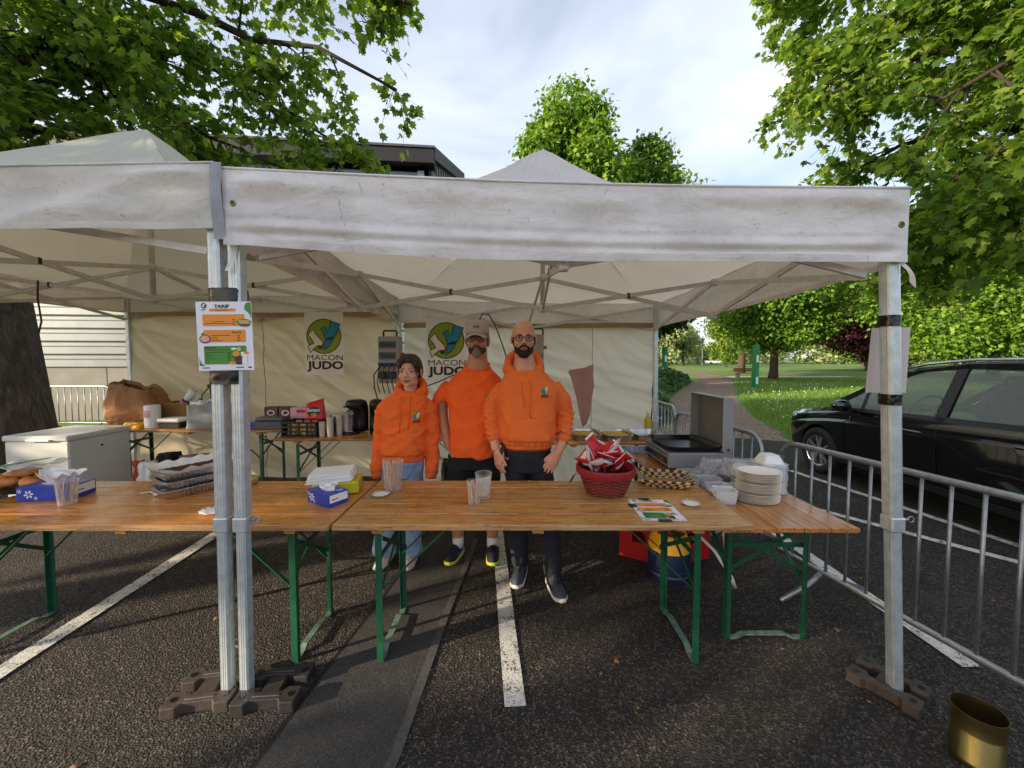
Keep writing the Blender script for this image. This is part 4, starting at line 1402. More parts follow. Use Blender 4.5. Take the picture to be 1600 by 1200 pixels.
# ================================================================== CAR
def make_car():
    root = thing('parked_car', 'black people carrier with silver roof rail parked beside the barrier', 'car', (5.265, 6.28, 0), R(-90 - 1.5))
    st = [(0.0, .50, .36, .56, .62), (0.05, .66, .26, .62, .70), (0.16, .78, .21, .70, .79), (0.40, .865, .20, .79, .88), (0.75, .90, .20, .865, .955),
          (1.05, .912, .20, .91, 1.01), (1.30, .915, .20, .935, 1.03), (1.9, .915, .20, .955, 1.00), (2.5, .915, .20, .985, 1.03), (3.2, .915, .20, 1.01, 1.06),
          (3.8, .905, .20, 1.035, 1.085), (4.2, .875, .21, 1.05, 1.10), (4.42, .80, .26, 1.04, 1.09), (4.5, .70, .36, .98, 1.02)]
    rings = []
    for x, w, zb, zs, zt in st:
        h = [(0, zb), (w * .86, zb), (w * .955, zb + .10), (w * .985, zb + (zs - zb) * .45), (w * 1.0, zs - .14), (w * .985, zs - .105), (w * .992, zs - .05), (w * .975, zs), (w * .90, zs + (zt - zs) * .6), (w * .55, zt - .005), (0, zt)]
        ring = [Vector((x, -y, z)) for y, z in h] + [Vector((x, y, z)) for y, z in reversed(h[1:-1])]
        rings.append(ring)
    m = MB()
    m.loft(rings)
    body = m.build('body', 'carpaint', root, True)
    cut = MB()
    for x in (0.88, 3.66):
        for s in (-1, 1):
            rr = [[Vector((x + 0.375 * math.cos(2 * PI * k / 32), s * yy, 0.32 + 0.375 * math.sin(2 * PI * k / 32))) for k in range(32)] for yy in (0.55, 1.1)]
            cut.loft(rr)
    co = cut.build('cut', 'cartrim', root)
    md = body.modifiers.new('b', 'BOOLEAN')
    md.object = co
    md.operation = 'DIFFERENCE'
    md.solver = 'EXACT'
    dg = bpy.context.evaluated_depsgraph_get()
    me = bpy.data.meshes.new_from_object(body.evaluated_get(dg))
    body.modifiers.clear()
    body.data = me
    bpy.data.objects.remove(co)
    me.set_sharp_from_angle(angle=R(24))
    if len(me.materials) > 1: me.materials[1] = M['cartrim']
    def side(x, z, s, o=0.0):
        return Vector((x, s * (0.875 - (z - 0.98) * 0.34 + o), z))
    roof = [(1.10, 1.00), (1.55, 1.28), (2.0, 1.485), (2.5, 1.565), (3.1, 1.585), (3.7, 1.565), (4.15, 1.50), (4.42, 1.10)]
    # roof skin, windscreen, rear glass
    def rz(x):
        return float(np.interp(x, [p[0] for p in roof], [p[1] for p in roof]))
    m = MB()
    m.grid(24, 12, lambda u, v: (lambda x: Vector((x, (2 * v - 1) * (0.875 - (rz(x) - 0.98) * 0.34), rz(x) + 0.05 * (1 - (2 * v - 1) ** 2))))(1.95 + 2.2 * u))
    m.build('roof', 'carpaint', root, True, False, 0.03)
    for nm, xa, xb in (('windscreen', 1.06, 1.95), ('rear_window', 4.15, 4.42)):
        m = MB()
        m.grid(8, 8, lambda u, v: (lambda x: Vector((x - (0.10 * (1 - (2 * v - 1) ** 2) if nm == 'windscreen' else 0), (2 * v - 1) * (0.865 - (rz(x) - 0.98) * 0.34), rz(x))))(xa + (xb - xa) * u))
        m.build(nm, 'glass', root, True, False)
    for s in (-1, 1):
        def glass(pts, nm='side_window'):
            m = MB()
            m.prism(pts, lambda x, z, d: side(x, z, s, -0.012 + d), 0.006)
            m.build(nm, 'glass', root)
        b = lambda x: 0.955 + (x - 1.2) * 0.042
        glass([(1.20, 1.00), (1.52, b(1.52)), (1.52, 1.235)], 'quarter_window')
        glass([(1.56, b(1.56)), (2.36, b(2.36)), (2.40, 1.50), (2.05, 1.46), (1.56, 1.255)])
        glass([(2.50, b(2.5)), (3.40, b(3.4)), (3.36, 1.53), (2.52, 1.515)])
        glass([(3.52, b(3.52)), (4.22, b(4.2)), (4.08, 1.44), (3.48, 1.52)], 'quarter_window')
        def pil(a, b_, w, mt='carpaint'):
            m = MB()
            t = Vector((b_[0] - a[0], b_[1] - a[1])).normalized()
            n_ = Vector((-t.y, t.x)) * w / 2
            m.prism([(a[0] + n_.x, a[1] + n_.y), (a[0] - n_.x, a[1] - n_.y), (b_[0] - n_.x, b_[1] - n_.y), (b_[0] + n_.x, b_[1] + n_.y)], lambda x, z, d: side(x, z, s, -0.03 + d), 0.034)
            m.build('pillar', mt, root)
        pil((1.06, 0.985), (1.56, 1.285), 0.06); pil((1.54, 1.275), (2.06, 1.50), 0.06); pil((2.04, 1.495), (2.52, 1.555), 0.055); pil((2.48, 1.553), (3.7, 1.56), 0.06)
        pil((3.66, 1.56), (4.16, 1.485), 0.07); pil((4.14, 1.49), (4.38, 1.08), 0.12)
        pil((1.54, 0.955), (1.54, 1.26), 0.035, 'cartrim'); pil((2.43, 0.99), (2.46, 1.53), 0.10, 'cartrim'); pil((3.46, 1.03), (3.42, 1.54), 0.10, 'cartrim')
        pil((1.06, 0.965), (4.30, 1.075), 0.045, 'cartrim')
        rl = [side(1.85, 1.50, s, -0.03), side(2.05, 1.565, s, -0.05), side(2.5, 1.615, s, -0.05), side(3.2, 1.63, s, -0.05), side(3.8, 1.605, s, -0.05), side(4.05, 1.545, s, -0.04)]
        MB().tube(rl, 0.016, 8).build('roof_rail', 'chrome', root, True)
        # mirror
        MB().ell((1.44, s * 1.04, 1.03), (0.085, 0.115, 0.075), None, 16, 10).build('mirror', 'carpaint', root, True)
        MB().bar((1.46, s * 0.89, 0.97), (1.45, s * 0.99, 1.0), 0.06, 0.03).build('mirror_arm', 'cartrim', root)
        # doors: gap lines, handles
        for x in (1.32, 2.44, 3.42):
            MB().tube([Vector((x + (0.10 if z > 0.8 and x < 2 else 0), s * (0.902 + (0.012 if 0.45 < z < .88 else 0)), z)) for z in (0.26, 0.4, 0.55, 0.7, 0.80, 0.84, 0.9, 0.955)], 0.004, 4).build('door_gap', 'blackplastic', root)
        for x in (2.20, 3.18):
            MB().rbox((x, s * 0.918, 0.845 + (x - 2.2) * 0.03), (0.22, 0.03, 0.028), 0.01).build('door_handle', 'carpaint', root)
        MB().bar((1.15, s * 0.905, 0.30), (3.3, s * 0.905, 0.30), 0.02, 0.07).build('sill_trim', 'cartrim', root)
        MB().ell((0.27, s * 0.735, 0.745), (0.20, 0.075, 0.06), Matrix.Rotation(s * 0.42, 3, 'Z'), 16, 10).build('headlight', 'lampglass', root, True)
        MB().rbox((4.42, s * 0.72, 0.85), (0.12, 0.16, 0.34), 0.04).build('tail_light', 'red', root)
        for x in (0.88, 3.66):
            wl = MB()
            wl.lathe([(0.215, -0.10), (0.29, -0.105), (0.318, -0.085), (0.325, -0.05), (0.325, 0.05), (0.318, 0.085), (0.29, 0.105), (0.215, 0.10), (0.215, -0.10)], 36, cap=False)
            w_ = wl.build('wheel', 'rubber', root, True)
            w_.matrix_local = Matrix.Translation((x, s * 0.80, 0.325)) @ Matrix.Rotation(s * -PI / 2, 4, 'X')
            rm = MB()
            rm.lathe([(0.225, -0.09), (0.225, 0.075), (0.215, 0.095), (0.205, 0.09), (0.20, 0.03), (0.20, -0.09), (0.225, -0.09)], 36, cap=False)
            rm.lathe([(0.05, 0.03), (0.05, 0.075), (0.03, 0.085)], 16)
            for k in range(5):
                for dk in (-0.15, 0.15):
                    a = 2 * PI * k / 5 + 0.3
                    rm.bar((0.035 * math.cos(a), 0.035 * math.sin(a), 0.068), (0.207 * math.cos(a + dk * 1.5), 0.207 * math.sin(a + dk * 1.5), 0.078), 0.026, 0.022, (0, 0, 1))
            rm.build('rim', 'alloy', w_)
            MB().lathe([(0.19, -0.02), (0.19, 0.0)], 24).build('brake_disc', 'cartrim', w_)
    # cabin
    MB().box((2.6, 0, 0.62), (2.9, 1.5, 0.5)).build('cabin_floor', 'seatcloth', root)
    MB().rbox((1.45, 0, 0.93), (0.5, 1.5, 0.2), 0.06).build('dashboard', 'seatcloth', root)
    for x in (2.35, 3.3):
        for y in (-0.38, 0.38):
            m = MB()
            m.rbox((x - .1, y, 0.75), (0.5, 0.5, 0.2), 0.06)
            m.rbox((x + 0.2, y, 1.03), (0.16, 0.48, 0.6), 0.06, Matrix.Rotation(0.2, 3, 'Y'))
            m.rbox((x + 0.29, y, 1.37), (0.10, 0.26, 0.18), 0.04)
            m.build('seat', 'seatcloth', root, False)
    c = Vector((1.83, -0.38, 1.03))
    ux, uy = Vector((0, 1, 0)), Vector((0.35, 0, 0.94))
    MB().tube([c + (ux * math.cos(a) + uy * math.sin(a)) * 0.18 for a in [2 * PI * k / 24 for k in range(24)]], 0.015, 8, False, True).build('steering_wheel', 'cartrim', root, True)
    MB().bar(c - ux * 0.17, c + ux * 0.17, 0.04, 0.03).build('steering_hub', 'cartrim', root)
    MB().rbox((0.02, 0, 0.42), (0.06, 0.9, 0.2), 0.02).build('grille', 'cartrim', root)
make_car()

# ================================================================== PRINTED SHEETS
def rrect(x0, x1, z0, z1, r):
    pts = []
    for cx, cz, a0 in ((x1 - r, z1 - r, 0), (x0 + r, z1 - r, 90), (x0 + r, z0 + r, 180), (x1 - r, z0 + r, 270)):
        for k in range(4):
            a = R(a0 + 30 * k)
            pts.append((cx + r * math.cos(a), cz + r * math.sin(a)))
    return pts
def circ(cx, cz, rx, rz_, n=16):
    return [(cx + rx * math.cos(2 * PI * k / n), cz + rz_ * math.sin(2 * PI * k / n)) for k in range(n)]

def flat(name, pts, f, d, mat, parent, sub=0):
    """one printed patch: fine strips so that it follows a bent sheet"""
    o = newmesh(name, [f(x, z, d) for x, z in pts], [tuple(range(len(pts)))], mat, parent)
    return o

def price_sheet(name, label, loc, f, rz=0.0):
    root = thing(name, label, 'price list', loc, rz)
    k = 0.235 / 580
    X = lambda p: (p - 355) * k
    Z = lambda p: (590 - p) * k
    m = MB()
    m.grid(10, 10, lambda u, v: f((u - .5) * 0.235, (v - .5) * 0.304, 0))
    m.build('paper', 'paper', root, True, False)
    d1, d2, d3 = 0.0011, 0.0017, 0.0023
    P_ = lambda nm, pts, d, mat: flat(nm, [(X(a), Z(b)) for a, b in pts], f, d, mat, root)
    P_('orange_bar', rrect(205, 480, 290, 320, 4), d1, 'inkorange')
    P_('orange_panel', rrect(130, 570, 352, 480, 14), d1, 'inkorange')
    P_('orange_panel', rrect(130, 572, 522, 657, 14), d1, 'inkorange')
    P_('green_panel', rrect(128, 572, 697, 898, 14), d1, 'inkgreen')
    P_('green_corner', [(590, 228), (640, 222), (640, 400), (622, 350), (570, 300), (575, 262)], d1, 'inkgreen')
    P_('green_corner', [(75, 815), (92, 880), (132, 908), (132, 914), (75, 914)], d1, 'inkgreen')
    def T(nm, s, cx, cy, wpx, hpx, mat='ink', bold=0.0):
        o_ = text(nm, s, hpx * k * 1.38, mat, root, (X(cx), Z(cy + hpx / 2), d2), wpx * k, bold, f)
    T('heading', 'TARIF', 335, 264, 158, 36, bold=0.0006)
    T('bar_text', 'Mâcon Judo', 335, 305, 120, 15)
    T('section_title', 'Sucré', 480, 548, 92, 22, bold=0.0003)
    T('section_title', 'Boissons', 200, 714, 116, 22, bold=0.0003)
    m = MB()
    for y, x0, x1 in ((432, 235, 360), (452, 150, 425), (582, 220, 410), (603, 220, 275), (622, 220, 285), (640, 220, 335), (741, 140, 400), (768, 140, 350), (785, 140, 185), (803, 140, 230), (820, 140, 200), (838, 140, 265), (858, 140, 170)):
        m.add([f(X(x0), Z(y - 2.5), d2), f(X(x1), Z(y - 2.5), d2), f(X(x1), Z(y + 2.5), d2), f(X(x0), Z(y + 2.5), d2)], [(0, 1, 2, 3)])
    for y in (410, 430, 450, 466, 586, 606, 624, 642, 768, 785, 803, 820, 838, 856):
        x0 = 440 if y < 500 else (480 if y < 660 else 372)
        m.add([f(X(x0), Z(y - 3), d2), f(X(x0 + 32), Z(y - 3), d2), f(X(x0 + 32), Z(y + 3), d2), f(X(x0), Z(y + 3), d2)], [(0, 1, 2, 3)])
    m.build('text_lines', 'ink', root, False, False)
    # pictures: fries, burger, drinks
    P_('salad_picture', circ(560, 440, 78, 38), d2, 'inkgreen')
    for i in range(6):
        x = 505 + i * 18
        P_('fries_picture', [(x, 425), (x + 9, 415 - 6 * (i % 2)), (x + 30, 455), (x + 20, 462)], d3, 'straw')
    P_('bowl_picture', [(500, 462), (628, 458), (620, 478), (580, 490), (530, 486)], d3, 'wicker')
    P_('dessert_picture', circ(148, 620, 62, 48), d2, 'wicker')
    P_('dessert_picture', circ(148, 618, 50, 36), d3, 'skinF')
    P_('mint_picture', circ(128, 568, 18, 18), d3, 'inkgreen')
    P_('drink_picture', [(435, 812), (530, 812), (518, 905), (465, 905)], d2, 'brownbox')
    P_('drink_picture', [(512, 765), (580, 765), (575, 905), (525, 905)], d2, 'whitecard')
    P_('fruit_picture', circ(465, 785, 38, 30), d3, 'inkorange')
    P_('fruit_picture', circ(495, 733, 24, 22), d3, 'straw')
    P_('fruit_picture', circ(570, 775, 28, 14), d3, 'inkorange')
    P_('fruit_picture', circ(420, 885, 34, 18), d3, 'inkorange')
    P_('flower_picture', circ(440, 730, 30, 12), d3, 'white')
    P_('crest', circ(150, 258, 28, 30), d1, 'ink')
    P_('crest_inner', [(135, 250), (160, 236), (168, 244), (150, 262), (162, 268), (142, 280)], d2, 'paper')
    P_('crest_text', rrect(118, 166, 298, 306, 2), d1, 'ink')
    P_('sponsor_mark', rrect(100, 180, 930, 941, 2), d1, 'blue')
    P_('sponsor_mark', rrect(455, 540, 930, 940, 2), d1, 'ink')
    P_('sponsor_mark', rrect(585, 620, 928, 944, 2), d1, 'brownbox')
    return root

def f_wall(x, z, d):
    return Vector((x, -d, z))
price_sheet('price_poster', 'price poster with orange and green panels taped to the paired poles', (-1.275, 1.716, 1.728), f_wall).rotation_euler = (0, R(-1), R(4))
def f_table(x, z, d):
    return Vector((x, z, 0.0015 + d))
pt = price_sheet('price_sheet', 'price list sheet taped flat on the worn table', (0.815, 2.145, 0.7705), f_table, R(-2))
for x, y, sx, sy in ((-0.02, 0.155, 0.06, 0.035), (-0.115, 0.05, 0.045, 0.05), (0.0, -0.152, 0.07, 0.03)):
    MB().box((x, y, 0.0045), (sx, sy, 0.0012)).build('tape', 'tape', pt)
def tape_wrap(label, cx, z0, z1, hw, y0=1.733, y1=1.825):
    def f(u, v):
        a = 2 * PI * u
        sq = max(abs(math.cos(a)) ** 4 + abs(math.sin(a)) ** 4, 1e-6) ** -0.25
        n_ = 0.003 * noise.noise(Vector((math.cos(a) * 4, math.sin(a) * 4, v * 6 + cx)))
        return Vector(((hw + n_) * math.cos(a) * sq, (y0 + y1) / 2 - 1.78 + ((y1 - y0) / 2 + n_) * math.sin(a) * sq, (v - .5) * (z1 - z0)))
    m = MB()
    m.grid(48, 8, f)
    o_ = m.build('tape_band', 'tape', None, True, False)
    o_.location = (cx, 1.78, (z0 + z1) / 2)
    return tag(o_, label, 'tape')
tape_wrap('black tape around the paired poles above the poster', -1.298, 1.862, 1.945, 0.074)
tape_wrap('black tape around the paired poles below the poster', -1.307, 1.512, 1.600, 0.074)
tape_wrap('black tape around the right pole above the sheer paper', 1.728, 1.775, 1.825, 0.034, 1.738, 1.808)
tape_wrap('black tape around the right pole below the sheer paper', 1.749, 1.415, 1.465, 0.034, 1.738, 1.808)
m = MB()
m.grid(12, 14, lambda u, v: Vector(((u - .5) * (0.165 + 0.03 * (1 - v)) - 0.012 * (1 - v), 0.02 * math.sin(u * 5) + 0.02 * (1 - v) * (u - .5), (v - .5) * 0.31)))
o = m.build('paper_sheet', 'papersheer', None, True, False)
o.location = (1.79, 1.835, 1.62)
tag(o, 'sheer pinkish paper sheet taped behind the right tent pole', 'paper')

# ================================================================== BANNERS
KB = 0.50 / 650
SH = {
 'white': [(225, 375), (250, 420), (290, 480), (340, 530), (372, 565), (384, 600), (376, 640), (366, 668), (330, 645), (290, 650), (250, 680), (210, 720), (172, 765), (158, 720), (135, 648), (200, 620), (238, 600), (190, 530), (140, 465)],
 'blue': [(345, 362), (440, 322), (475, 425), (500, 330), (530, 238), (678, 285), (650, 370), (610, 450), (583, 500), (500, 512), (420, 540), (410, 480), (385, 420)],
 'blue2': [(420, 560), (480, 547), (560, 545), (520, 610), (470, 670), (420, 705), (375, 712), (400, 660), (415, 600)]}
def ribbon(pts, w, f, d):
    n_ = len(pts)
    V, F = [], []
    for i in range(n_):
        p, q, r_ = Vector(pts[i - 1]), Vector(pts[i]), Vector(pts[(i + 1) % n_])
        t = ((q - p).normalized() + (r_ - q).normalized())
        t = t.normalized() if t.length > 0.05 else (r_ - q).normalized()
        nn = Vector((-t.y, t.x)) * w / 2
        V += [f(q.x + nn.x, q.y + nn.y, d), f(q.x - nn.x, q.y - nn.y, d)]
    for i in range(n_):
        k = (i + 1) % n_
        F.append((2 * i, 2 * i + 1, 2 * k + 1, 2 * k))
    return V, F
def judo_logo(root, sc_, cx, cz, f, step, txt=True, small=False):
    """round emblem with a white and a blue figure; sc_ = metres per drawing unit"""
    X = lambda p: ((p[0] - 400) * sc_ + cx, (590 - p[1]) * sc_ + cz)
    cp = [X(p) for p in circ(402, 490, 286, 286, 40)]
    fan = lambda nm, pts, d, mat: newmesh(nm, [f(x, z, d) for x, z in pts], [tuple(range(len(pts)))], mat, root)
    fan('emblem_disc', cp, step, 'logogreen')
    m = MB()
    for key, pts in (('c', cp), ('w', [X(p) for p in SH['white']]), ('b', [X(p) for p in SH['blue']]), ('b2', [X(p) for p in SH['blue2']])):
        if small and key == 'c': continue
        V_, F_ = ribbon(pts, (15 if not small else 20) * sc_, f, step * 3 if key != 'c' else step * 2)
        m.add(V_, F_)
    ptd = [X(p) for p in circ(340, 672, 36, 34)]
    m.add([f(x, z, step * 3.5) for x, z in ptd], [tuple(range(16))])
    m.add([f(*X(p), step * 3.5) for p in ((420, 545), (500, 512), (583, 500), (560, 545), (480, 547))], [(0, 1, 2, 3, 4)])
    m.build('emblem_outline', 'ink', root, False, False)
    fan('white_figure', [X(p) for p in SH['white']], step * 2.4, 'logowhite')
    fan('blue_figure', [X(p) for p in SH['blue']], step * 2.4, 'logoblue')
    fan('blue_figure', [X(p) for p in SH['blue2']], step * 2.6, 'logoblue')
    if txt:
        text('wordmark', 'MACON', 118 * sc_ / 0.70, 'ink', root, (X((412, 0))[0], X((0, 890))[1], step), 600 * sc_, 0.0, f, 0.78)
        text('wordmark', 'JUDO', 170 * sc_ / 0.70, 'ink', root, (X((412, 0))[0], X((0, 1036))[1], step), 610 * sc_, 9 * sc_, f, 0.74)
def banner(label, x, y, ztop):
    root = thing('club_banner', label, 'banner', (x, y, ztop - 0.42))
    f = lambda px, pz, d: Vector((px, -d, pz))
    m = MB()
    m.grid(16, 20, lambda u, v: f((u - .5) * 0.50, 0.39 - v * 0.81, -0.006 * (1 + math.sin(u * 7 + v * 3)) * (abs(v - .5) * 2) ** 2))
    m.build('cloth', 'banner', root, True, False)
    judo_logo(root, KB, 0, 0, f, 0.0016)
    for sx in (-0.228, 0.228):
        MB().lathe([(0.010, -0.002), (0.010, 0.003)], 10, f(sx, 0.37, 0.002)).build('eyelet', 'galv', root)
    return root
banner('club banner hanging left of the distribution box', -2.43, 4.985, 2.255)
banner('club banner half hidden behind the man in the cap', -0.815, 4.77, 2.19)
# mauve cloth hanging on the wall
m = MB()
out = [(0.70, 1.46), (0.72, 1.485), (0.90, 1.51), (1.02, 1.555), (1.02, 1.40), (1.03, 1.28), (1.00, 1.1), (0.985, 0.92), (0.94, 0.80), (0.885, 0.765), (0.86, 0.86), (0.83, 1.0), (0.80, 1.15), (0.76, 1.3), (0.73, 1.40)]
m.prism([(x - 0.88, z - 1.1) for x, z in out], lambda x, z, d: Vector((x, 0.02 * math.sin(x * 14) + d, z)), 0.004)
o = m.build('hanging_cloth', 'purple')
o.location = (0.88, 4.80, 1.1)
tag(o, 'torn mauve cloth hanging on the cream tent wall', 'cloth')

# ================================================================== ELECTRICS
def dist_box(label, loc, w=0.26, h=0.56, small=False):
    root = thing('distribution_box', label, 'electrical box', loc)
    MB().rbox((0, 0, h / 2), (w, 0.14, h), 0.012).build('housing', 'boxgrey', root)
    MB().tube([(-0.08, 0, h), (-0.08, 0, h + 0.06), (-0.07, 0, h + 0.07), (0.07, 0, h + 0.07), (0.08, 0, h + 0.06), (0.08, 0, h)], 0.011, 8).build('handle', 'blackplastic', root, True)
    if small:
        MB().lathe([(0.03, 0), (0.03, 0.05)], 14).build('socket', 'logoblue', root).matrix_local = Matrix.Translation((0.05, -0.07, h * .35)) @ Matrix.Rotation(PI / 2, 4, 'X')
    else:
        for z in (0.46, 0.33):
            fr = MB().rbox((-0.015, -0.075, z), (0.20, 0.014, 0.085), 0.004).build('breaker_window', 'greybox', root)
            MB().box((-0.015, -0.084, z), (0.17, 0.004, 0.05)).build('breaker_row', 'blackplastic', fr)
        for i in range(4):
            MB().rbox((-0.095 + i * 0.058, -0.085, 0.225), (0.05, 0.04, 0.04), 0.008).build('socket', pm('socket_blue', (20, 40, 100), 0.4), root)
        for i in range(2):
            MB().rbox((-0.07 + i * 0.115, -0.095, 0.10), (0.085, 0.06, 0.085), 0.01).build('socket_cover', pm('socket_navy', (16, 22, 44), 0.4), root)
        for i in range(4):
            x = -0.095 + i * 0.058
            MB().tube([(x, -0.10, 0.21), (x - 0.01, -0.125, 0.14), (x - 0.03, -0.12, 0.02), (x - 0.01, -0.09, -0.12)], 0.006, 6).build('plug_cable', 'cable', root, True)
        MB().tube([(-0.10, -0.09, 0.20), (-0.17, -0.10, 0.10), (-0.165, -0.10, -0.05), (-0.12, -0.08, -0.25)], 0.008, 6).build('plug_cable', 'cable', root, True)
    MB().lathe([(0.02, 0), (0.02, 0.04)], 12).build('switch', pm('switch_orange', (190, 70, 30), 0.4), root).matrix_local = Matrix.Translation((w / 2, 0, h * .62)) @ Matrix.Rotation(PI / 2, 4, 'Y')
    return root
dist_box('grey electrical distribution box with blue sockets on the rear pole', (-1.47, 4.66, 1.33))
dist_box('small grey electrical box behind the bald man', (0.30, 4.74, 1.50), 0.17, 0.42, True)
t_ = thing('distribution_box', 'olive electrical box on the wall behind the poster poles', 'electrical box', (-3.82, 5.05, 1.17))
MB().rbox((0, 0, 0.18), (0.22, 0.12, 0.36), 0.01).build('housing', pm('olive_box', (118, 100, 58), 0.6), t_)
MB().tube([(-0.1, -0.07, 0.1), (-0.2, -0.08, -0.02), (-0.2, -0.08, -0.2), (-0.12, -0.08, -0.34)], 0.007, 6).build('plug_cable', 'cable', t_, True)
MB().tube([(-0.1, -0.07, 0.08), (-0.08, -0.08, -0.1), (-0.12, -0.08, -0.3)], 0.007, 6).build('plug_cable', 'cable', t_, True)
MB().rbox((-0.11, -0.05, 0.1), (0.06, 0.05, 0.04), 0.008).build('plug', 'blackplastic', t_)
m = MB()
m.tube([(-0.42, 4.72, 2.05), (-0.36, 4.72, 2.17), (-0.28, 4.72, 2.16), (-0.2, 4.72, 2.02), (-0.13, 4.72, 1.83), (-0.06, 4.74, 1.62), (0.0, 4.76, 1.45)], 0.008, 6)
tag(m.build('power_cable', 'cable', None, True), 'black cable looping from the tent frame behind the men', 'cable')
m = MB()
m.tube([(-1.34, 4.6, 1.22), (-1.12, 4.62, 1.26), (-0.9, 4.64, 1.34), (-0.72, 4.66, 1.42), (-0.5, 4.68, 1.5)], 0.007, 6)
tag(m.build('power_cable', 'cable', None, True), 'black cable slung between the girl and the man in the cap', 'cable')

# ================================================================== FREEZER AND BACK TABLE THINGS
t_ = thing('chest_freezer', 'white chest freezer behind the left table', 'freezer', (-4.735, 4.10, 0))
MB().rbox((0, 0, 0.40), (0.64, 0.62, 0.80), 0.012).build('cabinet', 'freezer', t_)
MB().rbox((0, 0, 0.83), (0.66, 0.65, 0.055), 0.012).build('lid', 'freezer', t_)
MB().rbox((0.05, -0.335, 0.815), (0.24, 0.02, 0.022), 0.006).build('handle', 'white', t_)
MB().lathe([(0.012, 0), (0.012, 0.004)], 10).build('lock', 'bolt', t_).matrix_local = Matrix.Translation((0.323, 0.0, 0.70)) @ Matrix.Rotation(PI / 2, 4, 'Y')

def crumple(dims, taper, amp, seed, n=14, m_=12, neck=None, sqp=5.0):
    """soft bag: square section lofted upwards, creased by noise"""
    mb = MB()
    rings = []
    for j in range(m_ + 1):
        v = j / m_
        k = 1 - (1 - taper) * v
        if neck and v > neck:
            k *= 1 - (v - neck) / (1 - neck) * 0.72
        ring = []
        for i in range(n * 4):
            a = 2 * PI * i / (n * 4)
            ca, sa = math.cos(a), math.sin(a)
            q = (abs(ca) ** sqp + abs(sa) ** sqp) ** (-1 / sqp)
            d = amp * (0.7 * noise.noise(Vector((ca * 2.2, sa * 2.2, v * 4 + seed))) + 0.7 * abs(noise.noise(Vector((ca * 4, sa * 4, v * 6 + seed)))) - 0.6 * abs(noise.noise(Vector((ca * 9 + v * 5, sa * 9, v * 8 - seed)))))
            ring.append(Vector(((dims[0] / 2 * q + d) * ca * k, (dims[1] / 2 * q + d) * sa * k, dims[2] * v + amp * 0.5 * noise.noise(Vector((ca, sa, seed))) * v)))
        rings.append(ring)
    mb.loft(rings)
    return mb
zb1, zb2 = 0.786, 0.766
m = MB()
rings = []
for jv in range(13):
    v = jv / 12
    w, dd = 0.27 + 0.05 * math.sin(PI * v) - 0.07 * v, 0.15 + 0.04 * math.sin(PI * v * .9) - 0.06 * v * v
    ring = []
    for k in range(36):
        a = 2 * PI * k / 36
        q = (abs(math.cos(a)) ** 9 + abs(math.sin(a)) ** 9) ** (-1 / 9)
        cr = 0.035 * abs(noise.noise(Vector((math.cos(a) * 2.4 + v * 1.8, math.sin(a) * 2.4, v * 2.6)))) + 0.018 * abs(noise.noise(Vector((math.cos(a) * 6 + v * 5, math.sin(a) * 6, v * 5))))
        side = 0.03 * max(0, 1 - abs(math.sin(a)) * 2.5)
        ring.append(Vector(((w + cr - side) * math.cos(a) * q - 0.06 * v * v, (dd + cr) * math.sin(a) * q, 0.50 * v + (0.06 * noise.noise(Vector((math.cos(a) * 2, math.sin(a) * 3, 7))) + 0.05 * -math.cos(a)) * v ** 3)))
    rings.append(ring)
rings.append([p * 0.9 + Vector((0, 0, p.z * 0.1 - 0.05)) for p in rings[-1]])
m.loft(rings, False)
o = m.build('paper_bag', 'kraft', None, False, False)
o.location = (-4.72, 4.86, zb1); tag(o, 'big crumpled brown paper bag on the back table', 'bag')
t_ = thing('cardboard_box', 'open cardboard box behind the paper bag', 'box', (-4.30, 4.98, zb1))
for c, d in (((0, -0.12, .14), (.34, .006, .28)), ((0, 0.12, .14), (.34, .006, .28)), ((-.17, 0, .14), (.006, .234, .28)), ((.17, 0, .14), (.006, .234, .28)), ((0, 0, .005), (.33, .23, .008))):
    MB().box(c, d).build('panel', 'carton', t_)
t_ = thing('cup_sleeve', 'white plastic sleeve of cups leaning in the cardboard box', 'cups', (-4.25, 4.98, zb1 + 0.012), 0)
cs = MB(); cs.lathe([(0.03, 0), (0.045, 0.01), (0.048, 0.40), (0.042, 0.42)], 18); cs.build('sleeve', 'white', t_, True)
MB().lathe([(0.0495, 0.24), (0.0495, 0.28)], 18, cap=False).build('print_band', 'greybox', t_)
t_.rotation_euler = (0, R(38), 0); t_.location.x -= 0.14; t_.location.z += 0.08
def cyl(name, label, cat, loc, prof, mat, n=24, **kw):
    o_ = MB().lathe(prof, n, **kw).build(name, mat, None, False, auto=True)
    o_.location = loc
    return tag(o_, label, cat)
t_ = thing('wipes_tub', 'white paper roll standing at the front of the back table', 'roll', (-4.38, 4.66, zb1))
MB().lathe([(0.075, 0), (0.08, 0.005), (0.08, 0.265), (0.072, 0.275), (0.02, 0.275)], 24).build('roll', 'white', t_, auto=True)
MB().grid(6, 6, lambda u, v: Vector((0.0815 * math.sin((u - .5) * 1.0), -0.0815 * math.cos((u - .5) * 1.0), 0.13 + 0.09 * v))).build('print', 'pinkbox', t_, False, False)
o = crumple((0.22, 0.10, 0.07), 0.9, 0.02, 8.0).build('sponge_pack', 'yellow', None, True)
o.location = (-4.56, 4.62, zb1); tag(o, 'yellow packet lying before the paper bag', 'packet')
t_ = thing('carry_tray', 'white and black plastic tray left of the water can', 'tray', (-4.12, 4.68, zb1))
MB().rbox((0, 0, 0.035), (0.26, 0.2, 0.07), 0.012).build('base', 'blackplastic', t_)
MB().rbox((-0.01, 0, 0.095), (0.28, 0.21, 0.045), 0.015).build('lid', 'white', t_)
